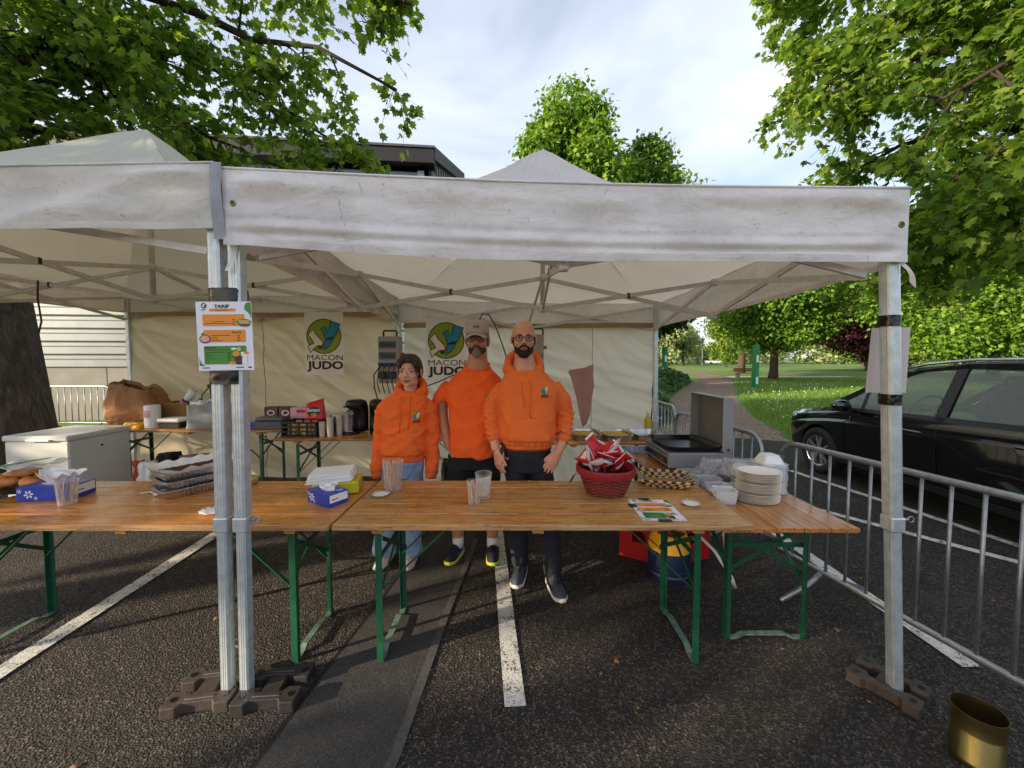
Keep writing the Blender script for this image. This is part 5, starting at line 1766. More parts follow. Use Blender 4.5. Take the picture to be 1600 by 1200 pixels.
t_ = thing('water_can', 'clear folding water container with blue tap cap', 'container', (-3.66, 4.68, zb1))
crumple((0.46, 0.30, 0.285), 0.97, 0.012, 5.0, sqp=8).build('can', 'water', t_, True)
MB().lathe([(0.035, 0), (0.03, 0.03), (0.018, 0.03), (0.018, 0.055)], 14, (-0.12, -0.03, 0.282)).build('neck', 'white', t_)
MB().lathe([(0.022, 0), (0.022, 0.025)], 14, (-0.12, -0.03, 0.335)).build('cap', 'logoblue', t_)
MB().tube([(-0.06, 0, 0.288), (-0.05, 0, 0.33), (0.02, 0, 0.335), (0.03, 0, 0.288)], 0.012, 8).build('handle', 'white', t_, True)
t_ = thing('wipes_bucket', 'blue and white tub behind the water can', 'tub', (-3.98, 4.92, zb1))
MB().lathe([(0.12, 0), (0.125, 0.30), (0.128, 0.30)], 24).build('tub', 'white', t_, auto=True)
MB().lathe([(0.127, 0.05), (0.1285, 0.24)], 24, cap=False).build('label_band', 'bottleblue', t_, True)
for i, (x, lab) in enumerate(((-2.98, 'dark brown coffee box, left of two'), (-2.80, 'dark brown coffee box, right of two'))):
    t_ = thing('coffee_box', lab, 'box', (x, 4.78, zb1))
    MB().rbox((0, 0, 0.12), (0.165, 0.11, 0.24), 0.004).build('carton', 'brownbox', t_)
    flat('oval_badge', circ(0, 0.17, 0.045, 0.032), lambda a, b, d: Vector((a, -0.0558 - d, b)), 0.001, 'whitecard', t_)
    flat('oval_badge_inner', circ(0, 0.17, 0.035, 0.024), lambda a, b, d: Vector((a, -0.0558 - d, b)), 0.002, 'bottleblue', t_)
    flat('cup_picture', circ(0.0, 0.075, 0.05, 0.035), lambda a, b, d: Vector((a, -0.0558 - d, b)), 0.001, 'bread', t_)
t_ = thing('pink_box', 'pale pink tea box beside the coffee boxes', 'box', (-2.60, 4.30, zb2 + 0.195))
t_.location = (-2.58, 4.72, zb2)
MB().rbox((0, 0, 0.13), (0.26, 0.10, 0.26), 0.004).build('carton', 'pinkbox', t_)
flat('print', rrect(-0.05, 0.06, 0.2, 0.235, 0.01), lambda a, b, d: Vector((a, -0.0505 - d, b)), 0.001, 'red', t_)
t_ = thing('cash_box', 'grey metal cash box on the back table', 'cash box', (-2.87, 4.58, zb1))
MB().rbox((0, 0, 0.05), (0.34, 0.17, 0.10), 0.006).build('drawer', 'greybox', t_)
MB().rbox((0.0, 0, 0.125), (0.335, 0.165, 0.045), 0.012, None, 0.93).build('lid', 'greybox', t_)
MB().lathe([(0.01, 0), (0.01, 0.012)], 10).build('lock', 'chrome', t_).matrix_local = Matrix.Translation((0.0, -0.085, 0.07)) @ Matrix.Rotation(PI / 2, 4, 'X')
o = MB().rbox((0, 0, 0.04), (0.08, 0.12, 0.08), 0.004).build('blue_packet', 'blue')
o.location = (-3.09, 4.58, zb1); tag(o, 'small blue packet left of the cash box', 'packet')
t_ = thing('plastic_crate', 'black slatted crate of yellow packs on the back table', 'crate', (-2.33, 4.30, zb2))
cw, cd, chh = 0.37, 0.26, 0.17
for z in (0.012, 0.06, 0.11, 0.158):
    MB().box((0, -cd / 2, z), (cw, 0.012, 0.02 if z > .1 else 0.014)).build('slat', 'blackplastic', t_)
    MB().box((0, cd / 2, z), (cw, 0.012, 0.02)).build('slat', 'blackplastic', t_)
for x in (-cw / 2, -0.09, 0, 0.09, cw / 2):
    for y in (-cd / 2, cd / 2):
        MB().box((x, y, chh / 2), (0.018, 0.014, chh)).build('post', 'blackplastic', t_)
for s in (-1, 1):
    MB().box((s * cw / 2, 0, chh / 2), (0.008, cd, chh)).build('end_panel', 'blackplastic', t_)
MB().box((0, 0, 0.006), (cw, cd, 0.008)).build('floor', 'blackplastic', t_)
for i in range(4):
    o = crumple((0.10, 0.09, 0.115), 0.9, 0.012, 20.0 + i).build('sugar_pack', 'yellow' if i % 2 else 'straw', None, True)
    o.location = (-2.46 + i * 0.085, 4.29 + 0.03 * (i % 2), zb2 + 0.012)
    tag(o, 'yellow pack inside the black crate', 'packet', 'packs in the black crate')
# red coffee bag standing on the crate
t_ = thing('coffee_bag', 'red foil coffee bag standing on the black crate', 'bag', (-2.21, 4.30, zb2 + 0.172), R(8))
m = MB()
rings = []
for j in range(9):
    v = j / 8
    hw, hd = 0.105 - 0.012 * v, 0.05 * (1 - v ** 2) + 0.003
    rings.append([Vector((hw * math.copysign(abs(math.cos(a)) ** .5, math.cos(a)) + 0.004 * noise.noise(Vector((a, v * 5, 0))), hd * math.copysign(abs(math.sin(a)) ** .5, math.sin(a)), 0.21 * v + 0.035 * v * math.cos(a) * v)) for a in [2 * PI * k / 24 for k in range(24)]])
m.loft(rings)
m.build('foil', 'redfoil', t_, True)
fb = lambda a, b, d: Vector((a, -0.0535 + 0.13 * max(0, b - 0.05) ** 1.3 - d, b))
flat('dark_oval', circ(0, 0.10, 0.07, 0.055), fb, 0.003, 'blackplastic', t_)
flat('cup_picture', circ(0.005, 0.062, 0.035, 0.022), fb, 0.005, 'bread', t_)
text('lettering', 'Senseo', 0.055, 'white', t_, (0, 0.10, 0.006), 0.135, 0.001, fb)
# paper cup stacks
for i, (x, y, h, lab) in enumerate(((-2.10, 4.22, 0.185, 'short stack of paper cups beside the black crate'), (-2.01, 4.22, 0.225, 'tall stack of paper cups at the front'),
                                    (-1.945, 4.30, 0.235, 'tall stack of paper cups, second from the crate side'), (-1.905, 4.38, 0.25, 'tall stack of paper cups at the rear'))):
    t_ = thing('cup_stack', lab, 'cups', (x, y, zb2))
    k = int(h / 0.0235)
    MB().lathe([(0.030, 0), (0.034, 0.09), (0.035, 0.09)], 18).build('cup', 'papercup', t_, auto=True)
    for j in range(k - 4):
        MB().lathe([(0.0335, 0.0), (0.0345, 0.018), (0.0365, 0.020), (0.0365, 0.0235), (0.034, 0.0235)], 18, (0, 0, 0.09 + j * 0.0235)).build('cup', 'papercup', t_, auto=True)
# small cup and pot
t_ = thing('cooking_pot', 'steel pot standing behind the cup stacks', 'pot', (-1.98, 4.56, zb2))
MB().lathe([(0.17, 0), (0.175, 0.18), (0.185, 0.185), (0.17, 0.185), (0.165, 0.02)], 28).build('pot', 'steel', t_, auto=True)
MB().lathe([(0.18, 0.19), (0.10, 0.215), (0.02, 0.222)], 28).build('lid', 'steel', t_, True)
def coffee_machine(label, loc, rz):
    root = thing('coffee_machine', label, 'coffee machine', loc, rz)
    m = MB()
    rings = []
    for z, w, y0, y1 in ((0.02, .075, -.02, .13), (0.10, .074, -.01, .13), (0.2, .073, 0.0, .13), (0.26, .074, -.03, .13), (0.30, .076, -.10, .13), (0.345, .074, -.115, .12), (0.375, .062, -.10, .10), (0.388, .04, -.07, .06)):
        ring = []
        for k in range(24):
            a = 2 * PI * k / 24
            q = (abs(math.cos(a)) ** 4 + abs(math.sin(a)) ** 4) ** -0.25
            ring.append(Vector((w * math.cos(a) * q, (y0 + y1) / 2 + (y1 - y0) / 2 * math.sin(a) * q, z)))
        rings.append(ring)
    m.loft(rings)
    m.build('housing', 'blackplastic', root, True)
    MB().lathe([(0.08, 0), (0.085, 0.012), (0.08, 0.03), (0.03, 0.032)], 24, (0, -0.06, 0.0), 1, 1.2).build('drip_base', 'blackplastic', root, True)
    MB().lathe([(0.055, 0.034), (0.055, 0.038)], 20, (0, -0.08, 0)).build('drip_grid', 'chrome', root)
    MB().rbox((0, -0.085, 0.262), (0.07, 0.05, 0.035), 0.01).build('spout', 'chrome', root)
    MB().rbox((0, -0.128, 0.315), (0.09, 0.02, 0.02), 0.006).build('lever', 'blackplastic', root)
    return root
coffee_machine('black pod coffee machine, left of two', (-1.80, 4.42, zb2), R(-35))
coffee_machine('black pod coffee machine next to the girl', (-1.57, 4.44, zb2), R(25))
# steel things on the right back table
def gn_tray(label, loc, rz, w, d, fill):
    root = thing('food_tray', label, 'tray', loc, rz)
    hw, hd = w / 2, d / 2
    pr = [(1.0, 1.0, 0.066), (0.985, 0.985, 0.062), (0.93, 0.92, 0.060), (0.90, 0.88, 0.006), (0.0, 0.0, 0.006)]
    m = MB()
    rings = []
    for kx, ky, z in ((0.87, 0.85, 0.0), (0.92, 0.91, 0.055), (1.0, 1.0, 0.058), (1.0, 1.0, 0.063), (0.93, 0.92, 0.062), (0.89, 0.87, 0.008), (0.3, 0.3, 0.008)):
        ring = []
        for k in range(32):
            a = 2 * PI * k / 32
            q = (abs(math.cos(a)) ** 7 + abs(math.sin(a)) ** 7) ** (-1 / 7)
            ring.append(Vector((hw * kx * math.cos(a) * q, hd * ky * math.sin(a) * q, z)))
        rings.append(ring)
    m.loft(rings)
    m.build('pan', 'steel', root, auto=True)
    if fill:
        m = MB()
        m.grid(26, 18, lambda u, v: Vector(((u - .5) * w * .86, (v - .5) * d * .84, 0.042 + 0.016 * math.sin(PI * u) * math.sin(PI * v) + 0.008 * noise.noise(Vector((u * 22, v * 16, w * 9))))))
        m.build('pasta', 'pasta', root, False, False)
    return root
gn_tray('steel tray of yellow pasta next to the steel box', (0.80, 4.16, zb2), 0, 0.30, 0.40, True)
gn_tray('steel tray of yellow pasta in the middle', (1.12, 4.14, zb2), 0.03, 0.31, 0.40, True)
gn_tray('empty steel tray at the end of the back table', (1.45, 4.16, zb2), 0.05, 0.32, 0.40, False)
t_ = thing('steel_box', 'small steel warmer beside the bald man', 'appliance', (0.50, 4.22, zb2))
MB().rbox((0, 0, 0.12), (0.22, 0.3, 0.24), 0.008).build('case', 'steel', t_)
MB().rbox((0, -0.152, 0.12), (0.16, 0.01, 0.15), 0.004).build('door', 'griddle', t_)
t_ = thing('oil_bottle', 'bottle of yellow oil behind the griddle', 'bottle', (1.565, 4.40, zb2))
MB().lathe([(0.038, 0), (0.04, 0.01), (0.04, 0.15), (0.015, 0.21), (0.014, 0.235)], 18).build('bottle', 'oil', t_, True)
MB().lathe([(0.017, 0.235), (0.017, 0.258)], 14).build('cap', 'white', t_)
# bags and cloths heaped under the left back table
for i, (x, y, d, mt, lab) in enumerate((((-3.62), 4.35, (0.30, 0.25, 0.52), 'stain', 'grey crumpled cloth bag under the back table'), (-3.88, 4.30, (0.24, 0.22, 0.56), 'shorts', 'black bag in the heap under the back table'),
                                        (-3.98, 4.16, (0.18, 0.16, 0.50), 'whitefoil', 'white plastic bag under the back table'), (-4.12, 4.20, (0.08, 0.12, 0.50), 'switch_orange', 'orange packet in the heap under the back table'))):
    o = crumple(d, 0.75, 0.05, 31.0 + i).build('shopping_bag', M[mt] if mt in M else MATS[mt], None, True)
    o.location = (x, y, 0.0); tag(o, lab, 'bag')
o = crumple((0.14, 0.16, 0.62), 0.8, 0.05, 41.0).build('backpack', 'blackplastic', None, True)
o.location = (-0.62, 3.75, 0); tag(o, 'black bag standing between the girl and the man in the cap', 'bag')
# ================================================================== THINGS ON THE FRONT TABLES
ZT1, ZT2, ZT3 = 0.7725, 0.7705, 0.7395

# bread tray at the left edge
t_ = thing('bread_tray', 'dark oval tray at the left edge of the orange table', 'tray', (-3.20, 2.49, ZT2))
MB().lathe([(0.14, 0.0), (0.24, 0.045), (0.25, 0.05), (0.235, 0.048), (0.14, 0.008)], 30, sx=1.15, sy=0.75).build('tray', 'strawD', t_, auto=True)
for i, (x, y, z, rz, s) in enumerate(((-.16, .0, .085, .3, 1.0), (-.02, .06, .09, -.2, 1.05), (.13, .03, .095, .5, .95), (-.06, -.07, .085, .1, 1.0), (.10, -.06, .085, -.4, .95), (.0, .0, .13, .9, .9), (.20, .07, .085, 1.2, .85))):
    m = MB()
    rings = []
    for j in range(15):
        v = j / 14
        ang = (v - .5) * 2.0
        c = Vector((0.10 * math.sin(ang), 0.10 * (1 - math.cos(ang)) , 0))
        rr = 0.042 * math.sin(PI * min(1, max(0.06, v))) ** 0.6 * (1 + 0.12 * math.sin(v * 26))
        rr = max(rr, 0.006)
        tx = Vector((math.cos(ang), math.sin(ang), 0)); nx = Vector((-math.sin(ang), math.cos(ang), 0))
        rings.append([c + nx * rr * math.cos(a) + Vector((0, 0, rr * 0.85 * math.sin(a))) for a in [2 * PI * k / 12 for k in range(12)]])
    m.loft(rings)
    o = m.build('croissant', 'bread', None, True)
    o.location = (-3.20 + x, 2.49 + y, ZT2 + z - 0.02); o.rotation_euler = (0, 0, rz); o.scale = (s, s, s)
    tag(o, 'golden croissant heaped on the dark tray', 'croissant', 'croissants on the tray')
m = MB(); m.grid(8, 8, lambda u, v: Vector(((u - .5) * .36, (v - .5) * .22, 0.02 * math.sin(u * 7) + 0.012 * math.cos(v * 9) + 0.03 * u)))
o = m.build('plastic_wrap', 'bag', None, True, False); o.location = (-3.16, 2.47, ZT2 + 0.15); tag(o, 'clear plastic wrap lying over the croissants', 'wrap')
o = MB().bar((0, 0, 0), (0.22, 0.08, 0.03), 0.03, 0.004).build('paper_strip', 'inkgreen'); o.location = (-3.28, 2.44, ZT2 + 0.17); tag(o, 'green strip lying on the croissants', 'strip')

def snowflake(cx, cz, r, f, root, d=0.0012):
    m = MB()
    for k in range(6):
        a = R(60 * k + 10)
        c = (cx + r * .6 * math.cos(a), cz + r * .6 * math.sin(a))
        pts = [(cx + r * (.18 if j in (0,) else .0) * 0 + x, z) for j, (x, z) in enumerate([(cx + r * .15 * math.cos(a), cz + r * .15 * math.sin(a)), (c[0] + r * .22 * math.cos(a + 1.57), c[1] + r * .22 * math.sin(a + 1.57)), (cx + r * math.cos(a), cz + r * math.sin(a)), (c[0] - r * .22 * math.cos(a + 1.57), c[1] - r * .22 * math.sin(a + 1.57))])]
        m.add([f(x - 0 * cx, z, d) for x, z in [(px - cx, pz) for px, pz in pts]], [(0, 1, 2, 3)])
    m.build('petal_print', 'white', root, False, False)
def tissue_box(label, loc, rz, w=0.235, d=0.125, h=0.085):
    root = thing('tissue_box', label, 'tissue box', loc, rz)
    MB().rbox((0, 0, h / 2), (w, d, h), 0.002).build('carton', 'blue', root)
    MB().box((w / 2 + 0.0006, 0.0, h * .62), (0.0012, d * .88, h * .6)).build('side_label', 'whitecard', root)
    MB().box((w / 2 + 0.0016, -d * .2, h * .55), (0.0008, d * .3, h * .07)).build('side_print', 'ink', root)
    ff = lambda x, z, dd: Vector((x, -d / 2 - dd, z))
    snowflake(-w * .28, h * .48, 0.028, ff, root); snowflake(-w * .44, h * .72, 0.014, ff, root); snowflake(-w * .16, h * .2, 0.011, ff, root)
    ft = lambda x, z, dd: Vector((x, z, h + dd))
    snowflake(w * .36, d * .2, 0.022, ft, root)
    flat('opening', circ(0, 0, w * .27, d * .22, 20), ft, 0.0008, 'whitecard', root)
    return root
def tissue(label, loc, s=1.0, seed=0.0, rz=0.0):
    m = MB()
    def f(u, v):
        a = u * 2 * PI
        r = (0.035 + 0.045 * v ** 0.8) * (1 + 0.35 * noise.noise(Vector((math.cos(a) * 1.6, math.sin(a) * 1.6, seed + v)))) 
        return Vector((r * math.cos(a) * 1.25, r * math.sin(a) * .75, 0.075 * (1 - (1 - v) ** 2) * (0.75 + .5 * noise.noise(Vector((math.cos(a) * 2.5, math.sin(a) * 2.5, seed * 2)))) - 0.03 * max(0, v - .7) * 3 * max(0, noise.noise(Vector((a, 2, seed))))))
    m.grid(40, 14, f)
    m.ell((0.0, 0, 0.03), (0.05, 0.03, 0.035))
    o_ = m.build('tissue', 'tissue', None, True, False)
    o_.location = loc; o_.scale = (s, s, s); o_.rotation_euler = (0, 0, rz)
    return tag(o_, label, 'tissue')
tissue_box('blue tissue box with white petals at the left edge', (-2.83, 2.36, ZT2), R(8), 0.30, 0.15, 0.085)
tissue('crumpled white tissue rising from the left box', (-2.80, 2.36, ZT2 + 0.082), 1.25, 2.0)
def clear_cup(label, loc, r=0.042, h=0.125, mat='cup'):
    root = thing('plastic_cup', label, 'cup', loc)
    MB().lathe([(r * .78, 0.0), (r * .80, 0.003), (r, h), (r * 1.06, h + .002), (r * 1.06, h + .005), (r * .98, h + .003), (r * .765, 0.005)], 24).build('cup', mat, root, auto=True)
    return root
def stick(loc, rx, ry, L_, w=0.009, th=0.0018, label='', group=''):
    o_ = MB().rbox((0, 0, L_ / 2), (w, th, L_), 0.0006).build('stirrer', 'stick')
    o_.location = loc
    o_.rotation_euler = (rx, ry, rng.uniform(0, 3))
    return tag(o_, label, 'stirrer', group)
def sticks_in(c, r, h, n, L_, label, group, w=0.007):
    for i in range(n):
        a = rng.uniform(0, 2 * PI); q = r * math.sqrt(rng.random()) * 0.7
        b = (c[0] + q * math.cos(a), c[1] + q * math.sin(a), c[2] + 0.006)
        # lean outwards, upper end inside the rim
        ta = a + rng.uniform(-1.4, 1.4)
        tx, ty = c[0] + r * 0.85 * math.cos(ta), c[1] + r * 0.85 * math.sin(ta)
        dx, dy = tx - b[0], ty - b[1]
        d = Vector((dx, dy, h)).normalized()
        m = MB()
        m.bar((0, 0, 0), d * L_ * rng.uniform(.93, 1.0), w, 0.0016, (math.cos(ta * 3), math.sin(ta * 3), 0.1))
        o_ = m.build('stirrer', 'stick'); o_.location = b
        tag(o_, label, 'stirrer', group)
clear_cup('clear cup of wooden sticks beside the left tissue box', (-2.62, 2.23, ZT2), 0.050, 0.135)
sticks_in((-2.62, 2.23, ZT2), 0.036, 0.12, 7, 0.13, 'wooden stirrer in the cup beside the left tissue box', 'stirrers in the left cup')
# foil trays
def foil_tray(label, loc, rz, w=0.40, d=0.28, h=0.05):
    root = thing('foil_tray', label, 'foil tray', loc, rz)
    m = MB()
    rings = []
    n_ = 120
    for kx, ky, z, am in ((0.86, 0.80, 0.0, .0), (0.93, 0.90, h * .5, .010), (0.98, 0.96, h, .012), (1.04, 1.06, h + .003, .002), (1.04, 1.06, h + .007, .002), (0.97, 0.95, h + .004, .008), (0.85, 0.78, 0.006, .0), (0.3, 0.3, 0.006, 0)):
        ring = []
        for k in range(n_):
            a = 2 * PI * k / n_
            q = (abs(math.cos(a)) ** 8 + abs(math.sin(a)) ** 8) ** (-1 / 8)
            fl_ = am * (1 if k % 2 else -1) * 0.5
            ring.append(Vector(((w / 2 * kx + fl_) * math.cos(a) * q, (d / 2 * ky + fl_) * math.sin(a) * q, z)))
        rings.append(ring)
    m.loft(rings)
    m.build('tray', 'foil', root, auto=True)
    return root
FT = (-2.09, 2.50)
foil_tray('foil tray at the bottom of the stack', (FT[0], FT[1], ZT2), R(58))
foil_tray('foil tray in the middle of the stack', (FT[0] + .005, FT[1] + .01, ZT2 + 0.052), R(61))
tp = foil_tray('top foil tray lined with paper and filled with brownie', (FT[0] + .005, FT[1] + .005, ZT2 + 0.104), R(57))
m = MB(); m.grid(30, 20, lambda u, v: Vector(((u - .5) * .33, (v - .5) * .20, 0.044 + 0.010 * math.sin(PI * u) * math.sin(PI * v) + 0.005 * noise.noise(Vector((u * 12, v * 9, 0))))))
m.build('brownie', 'brownie', tp, True, False)
m = MB()
def liner(u, v):
    a = 2 * PI * u
    q = (abs(math.cos(a)) ** 8 + abs(math.sin(a)) ** 8) ** (-1 / 8)
    e = noise.noise(Vector((math.cos(a) * 5, math.sin(a) * 5, 1)))
    k = 0.80 + 0.28 * v
    return Vector((0.20 * k * math.cos(a) * q, 0.14 * k * math.sin(a) * q, 0.035 + 0.045 * v + 0.022 * e * v))
m.grid(90, 5, liner); m.build('paper_liner', 'whitecard', tp, True, False)
for i, (x, y, rz, lab) in enumerate(((-2.36, 2.40, 0.4, 'white plastic spoon lying before the foil trays'), (-2.33, 2.43, -0.5, 'second white plastic spoon tucked under the foil trays'))):
    m = MB(); m.bar((0, 0, .004), (0.10, 0, .008), 0.008, 0.003); m.ell((0.12, 0, .009), (.026, .017, .006))
    o = m.build('plastic_spoon', 'white', None, True); o.location = (x, y, ZT2); o.rotation_euler = (0, 0, rz); tag(o, lab, 'spoon')
def scallop(label, loc, r=0.045, rx=1.0, mat='whitecard', h=0.014):
    m = MB()
    m.lathe([(r * .55, 0.0), (r * .62, 0.002), (r, h), (r * 1.03, h + .001), (r * .6, 0.004), (r * .1, 0.004)], 48, fn=lambda q, z, a: q * (1 + (0.05 * math.cos(a * 12) if q > r * .8 else 0)), sx=rx)
    o_ = m.build('paper_dish', mat, None, True); o_.location = loc
    return tag(o_, label, 'paper dish')
scallop('torn white paper dish behind the paired poles', (-1.66, 2.12, ZT2), 0.075)
t_ = thing('plate_stack', 'small stack of beige plates behind the paired poles', 'plates', (-1.86, 2.60, ZT2))
for i in range(5):
    MB().lathe([(0.07, 0), (0.10, 0.006), (0.103, 0.008), (0.07, 0.004)], 28, (0, 0, i * 0.006)).build('plate', 'straw', t_, True)
# second tissue box and napkins
tissue_box('blue tissue box at the right end of the orange table', (-1.105, 2.275, ZT2), R(-32), 0.21, 0.13, 0.075)
tissue('small tissue tongue in the right tissue box', (-1.105, 2.285, ZT2 + 0.070), 0.62, 5.0)
t_ = thing('napkin_pack', 'stack of white napkins in a yellow-green wrapper', 'napkins', (-1.15, 2.47, ZT2), R(14))
MB().rbox((0.02, -0.01, 0.04), (0.27, 0.19, 0.075), 0.006).build('wrapper', pm('wrapper_lime', (196, 188, 40), 0.35, 0, 0.2, 14), t_)
for i in range(9):
    MB().rbox((-0.02 + 0.004 * ((i * 5) % 3), 0.004 * ((i * 3) % 4), 0.082 + i * 0.0062), (0.27 - 0.003 * i, 0.20, 0.0055), 0.0015, Matrix.Rotation(0.02 * ((i * 7) % 5 - 2), 3, 'Z') @ Matrix.Rotation(-0.03, 3, 'Y')).build('napkin', 'tissue', t_)
# stirrers, dish, cups on the worn table
clear_cup('tall clear tub packed with wooden stirrers', (-0.775, 2.47, ZT1), 0.066, 0.185)
sticks_in((-0.775, 2.47, ZT1), 0.052, 0.18, 46, 0.185, 'wooden stirrer packed in the tall tub', 'stirrers in the tall tub', 0.0075)
scallop('white scalloped paper dish before the tall tub', (-0.82, 2.37, ZT1), 0.056)
clear_cup('clear cup of sticks in front, middle of the worn table', (-0.225, 2.24, ZT1), 0.042, 0.13)
sticks_in((-0.225, 2.24, ZT1), 0.031, 0.12, 11, 0.128, 'wooden stirrer in the front cup', 'stirrers in the front cup')
clear_cup('clear cup standing behind the stick cup', (-0.175, 2.335, ZT1), 0.050, 0.15)
for i in range(4):
    o = MB().rbox((0, 0, 0.06), (0.05, 0.003, 0.12), 0.001).build('sugar_sachet', 'whitecard'); o.location = (-0.185 + i * 0.008, 2.325 + 0.008 * i, ZT1 + 0.007); o.rotation_euler = (0.1, 0.1 * i - .1, 0.4 * i)
    tag(o, 'white paper sachet in the rear cup', 'sachet', 'sachets in the rear cup')
# basket with packets
t_ = thing('wicker_basket', 'round red-brown wicker basket with dark red lining', 'basket', (0.60, 2.43, ZT1))
br = lambda z: 0.112 + 0.065 * (z / 0.165) ** 0.85
wv = MB()
for j in range(14):
    z = 0.006 + j * 0.0105
    wv.tube([(br(z) * math.cos(a) * (1 + 0.035 * math.sin(15 * a + PI * j)), br(z) * math.sin(a) * (1 + 0.035 * math.sin(15 * a + PI * j)), z) for a in [2 * PI * k / 90 for k in range(90)]], 0.0056, 5, False, True)
w_ = wv.build('weave', 'wicker', t_, True, False); w_['kind'] = 'stuff'
for k in range(30):
    a = 2 * PI * k / 30
    MB().tube([(br(z) * math.cos(a), br(z) * math.sin(a), z) for z in (0.0, 0.05, 0.10, 0.155)], 0.004, 5).build('stake', 'wicker', t_)
MB().lathe([(0.01, 0.002), (0.112, 0.002), (0.112, 0.008), (0.01, 0.008)], 30).build('base', 'wicker', t_)
MB().tube([(0.180 * math.cos(a), 0.180 * math.sin(a), 0.165 + 0.003 * math.sin(30 * a)) for a in [2 * PI * k / 90 for k in range(90)]], 0.0085, 6, False, True).build('rim', 'wicker', t_, True)
MB().lathe([(0.171, 0.118), (0.184, 0.130), (0.187, 0.160), (0.182, 0.176), (0.172, 0.172), (0.14, 0.05), (0.10, 0.012)], 60, fn=lambda q, z, a: q * (1 + 0.014 * math.sin(17 * a)), cap=False).build('lining', 'cloth_red', t_, True, False)
m = MB(); m.grid(3, 6, lambda u, v: Vector((-0.19 - 0.05 * v + 0.02 * u, -0.03 + 0.02 * u, 0.13 - 0.06 * v * v))); m.build('bow', 'cloth_red', t_, True, False)
def packet(loc, rot, w, h, mat, mat2, lab, grp, seed):
    root = thing('snack_packet', lab, 'packet', loc, 0, grp)
    root.rotation_euler = rot
    m = MB()
    def f(u, v, s):
        b = (math.sin(PI * u) * math.sin(PI * v)) ** 0.6
        return Vector(((u - .5) * w, s * (0.018 * b) + 0.004 * noise.noise(Vector((u * 6, v * 6, seed))), (v - .5) * h))
    m.grid(8, 10, lambda u, v: f(u, v, -1)); m.grid(8, 10, lambda u, v: f(u, v, 1))
    m.build('foil', mat, root, True, False)
    for s in (-1, 1):
        MB().box((0, 0, s * (h / 2 + 0.004)), (w, 0.002, 0.014)).build('end_seal', mat2, root)
    m = MB(); m.grid(5, 3, lambda u, v: f(0.12 + u * .76, 0.35 + v * .28, -1) + Vector((0, -0.0015, 0))); m.build('front_print', mat2, root, True, False)
    return root
for i in range(19):
    a = i * 2.4; q = 0.03 + 0.10 * ((i * 7) % 10) / 10
    mt = ('redfoil', 'whitefoil') if i % 3 != 1 else ('whitefoil', 'redfoil')
    up = i in (4, 9, 13)
    packet((0.60 + q * math.cos(a), 2.43 + q * math.sin(a), ZT1 + (0.175 if q > .08 else 0.215) + 0.014 * (i % 4) + (0.05 if up else 0)),
           ((0.3 if up else 1.0) + 0.5 * math.sin(i * 3.1), 0.7 * math.sin(i * 1.7), a + 1.3), 0.105, 0.15 if not up else 0.17, mt[0], mt[1],
           'red snack packet heaped in the wicker basket' if mt[0] == 'redfoil' else 'white snack packet heaped in the wicker basket', 'red packets in the basket' if mt[0] == 'redfoil' else 'white packets in the basket', i * 3.3)
# woven straw tray
t_ = thing('straw_tray', 'flat square woven straw tray beside the basket', 'tray', (1.04, 2.60, ZT1), R(-14))
for mt, ph in (('straw', 0), ('strawD', 1)):
    m = MB()
    for j in range(6):
        z = 0.006 + j * 0.0095
        hw, hd = 0.125 + 0.009 * j, 0.095 + 0.009 * j
        per = [(-hw, -hd), (hw, -hd), (hw, hd), (-hw, hd)]
        for s in range(4):
            a, b_ = Vector(per[s]), Vector(per[(s + 1) % 4])
            k = 12 if s % 2 == 0 else 9
            for i in range(k):
                if (i + j // 2) % 2 == ph:
                    p, q = a.lerp(b_, i / k), a.lerp(b_, (i + 1) / k)
                    m.tube([(p.x, p.y, z), ((p.x + q.x) / 2 * 1.012, (p.y + q.y) / 2 * 1.012, z + .001), (q.x, q.y, z)], 0.0055, 5)
    w_ = m.build('pale_weave' if ph == 0 else 'dark_weave', mt, t_, True, False); w_['kind'] = 'stuff'
MB().rbox((0, 0, 0.004), (0.25, 0.19, 0.007), 0.002).build('base', 'strawD', t_)
MB().rbox((0, 0, 0.010), (0.24, 0.18, 0.003), 0.001).build('paper_lining', 'carton', t_)
scallop('small cream paper dish right of the price sheet', (1.045, 2.215, ZT1), 0.052)
# clear tubs and plates on the reddish table
def tub(label, loc, rz, w, d, h, mat):
    root = thing('plastic_tub', label, 'tub', loc, rz)
    m = MB()
    rings = []
    n_ = 64
    for k, z, am in ((0.80, 0.0, 0), (0.84, 0.004, .0015), (0.96, h - .004, .0015), (1.05, h, 0), (1.05, h + .003, 0), (0.97, h + .001, 0), (0.82, 0.006, .0015), (0.3, 0.005, 0)):
        ring = []
        for i in range(n_):
            a = 2 * PI * i / n_
            q = (abs(math.cos(a)) ** 6 + abs(math.sin(a)) ** 6) ** (-1 / 6)
            e = am * (1 if i % 2 else -1)
            ring.append(Vector(((w / 2 * k + e) * math.cos(a) * q, (d / 2 * k + e) * math.sin(a) * q, z)))
        rings.append(ring)
    m.loft(rings)
    m.build('tub', mat, root, auto=True)
    return root
tub('white plastic tub in front of the plate stack', (1.315, 2.34, ZT3), R(-8), 0.125, 0.10, 0.065, 'frost')
tub('second white plastic tub nested inside the front tub', (1.315, 2.34, ZT3 + 0.028), R(-8), 0.125, 0.10, 0.055, 'frost')
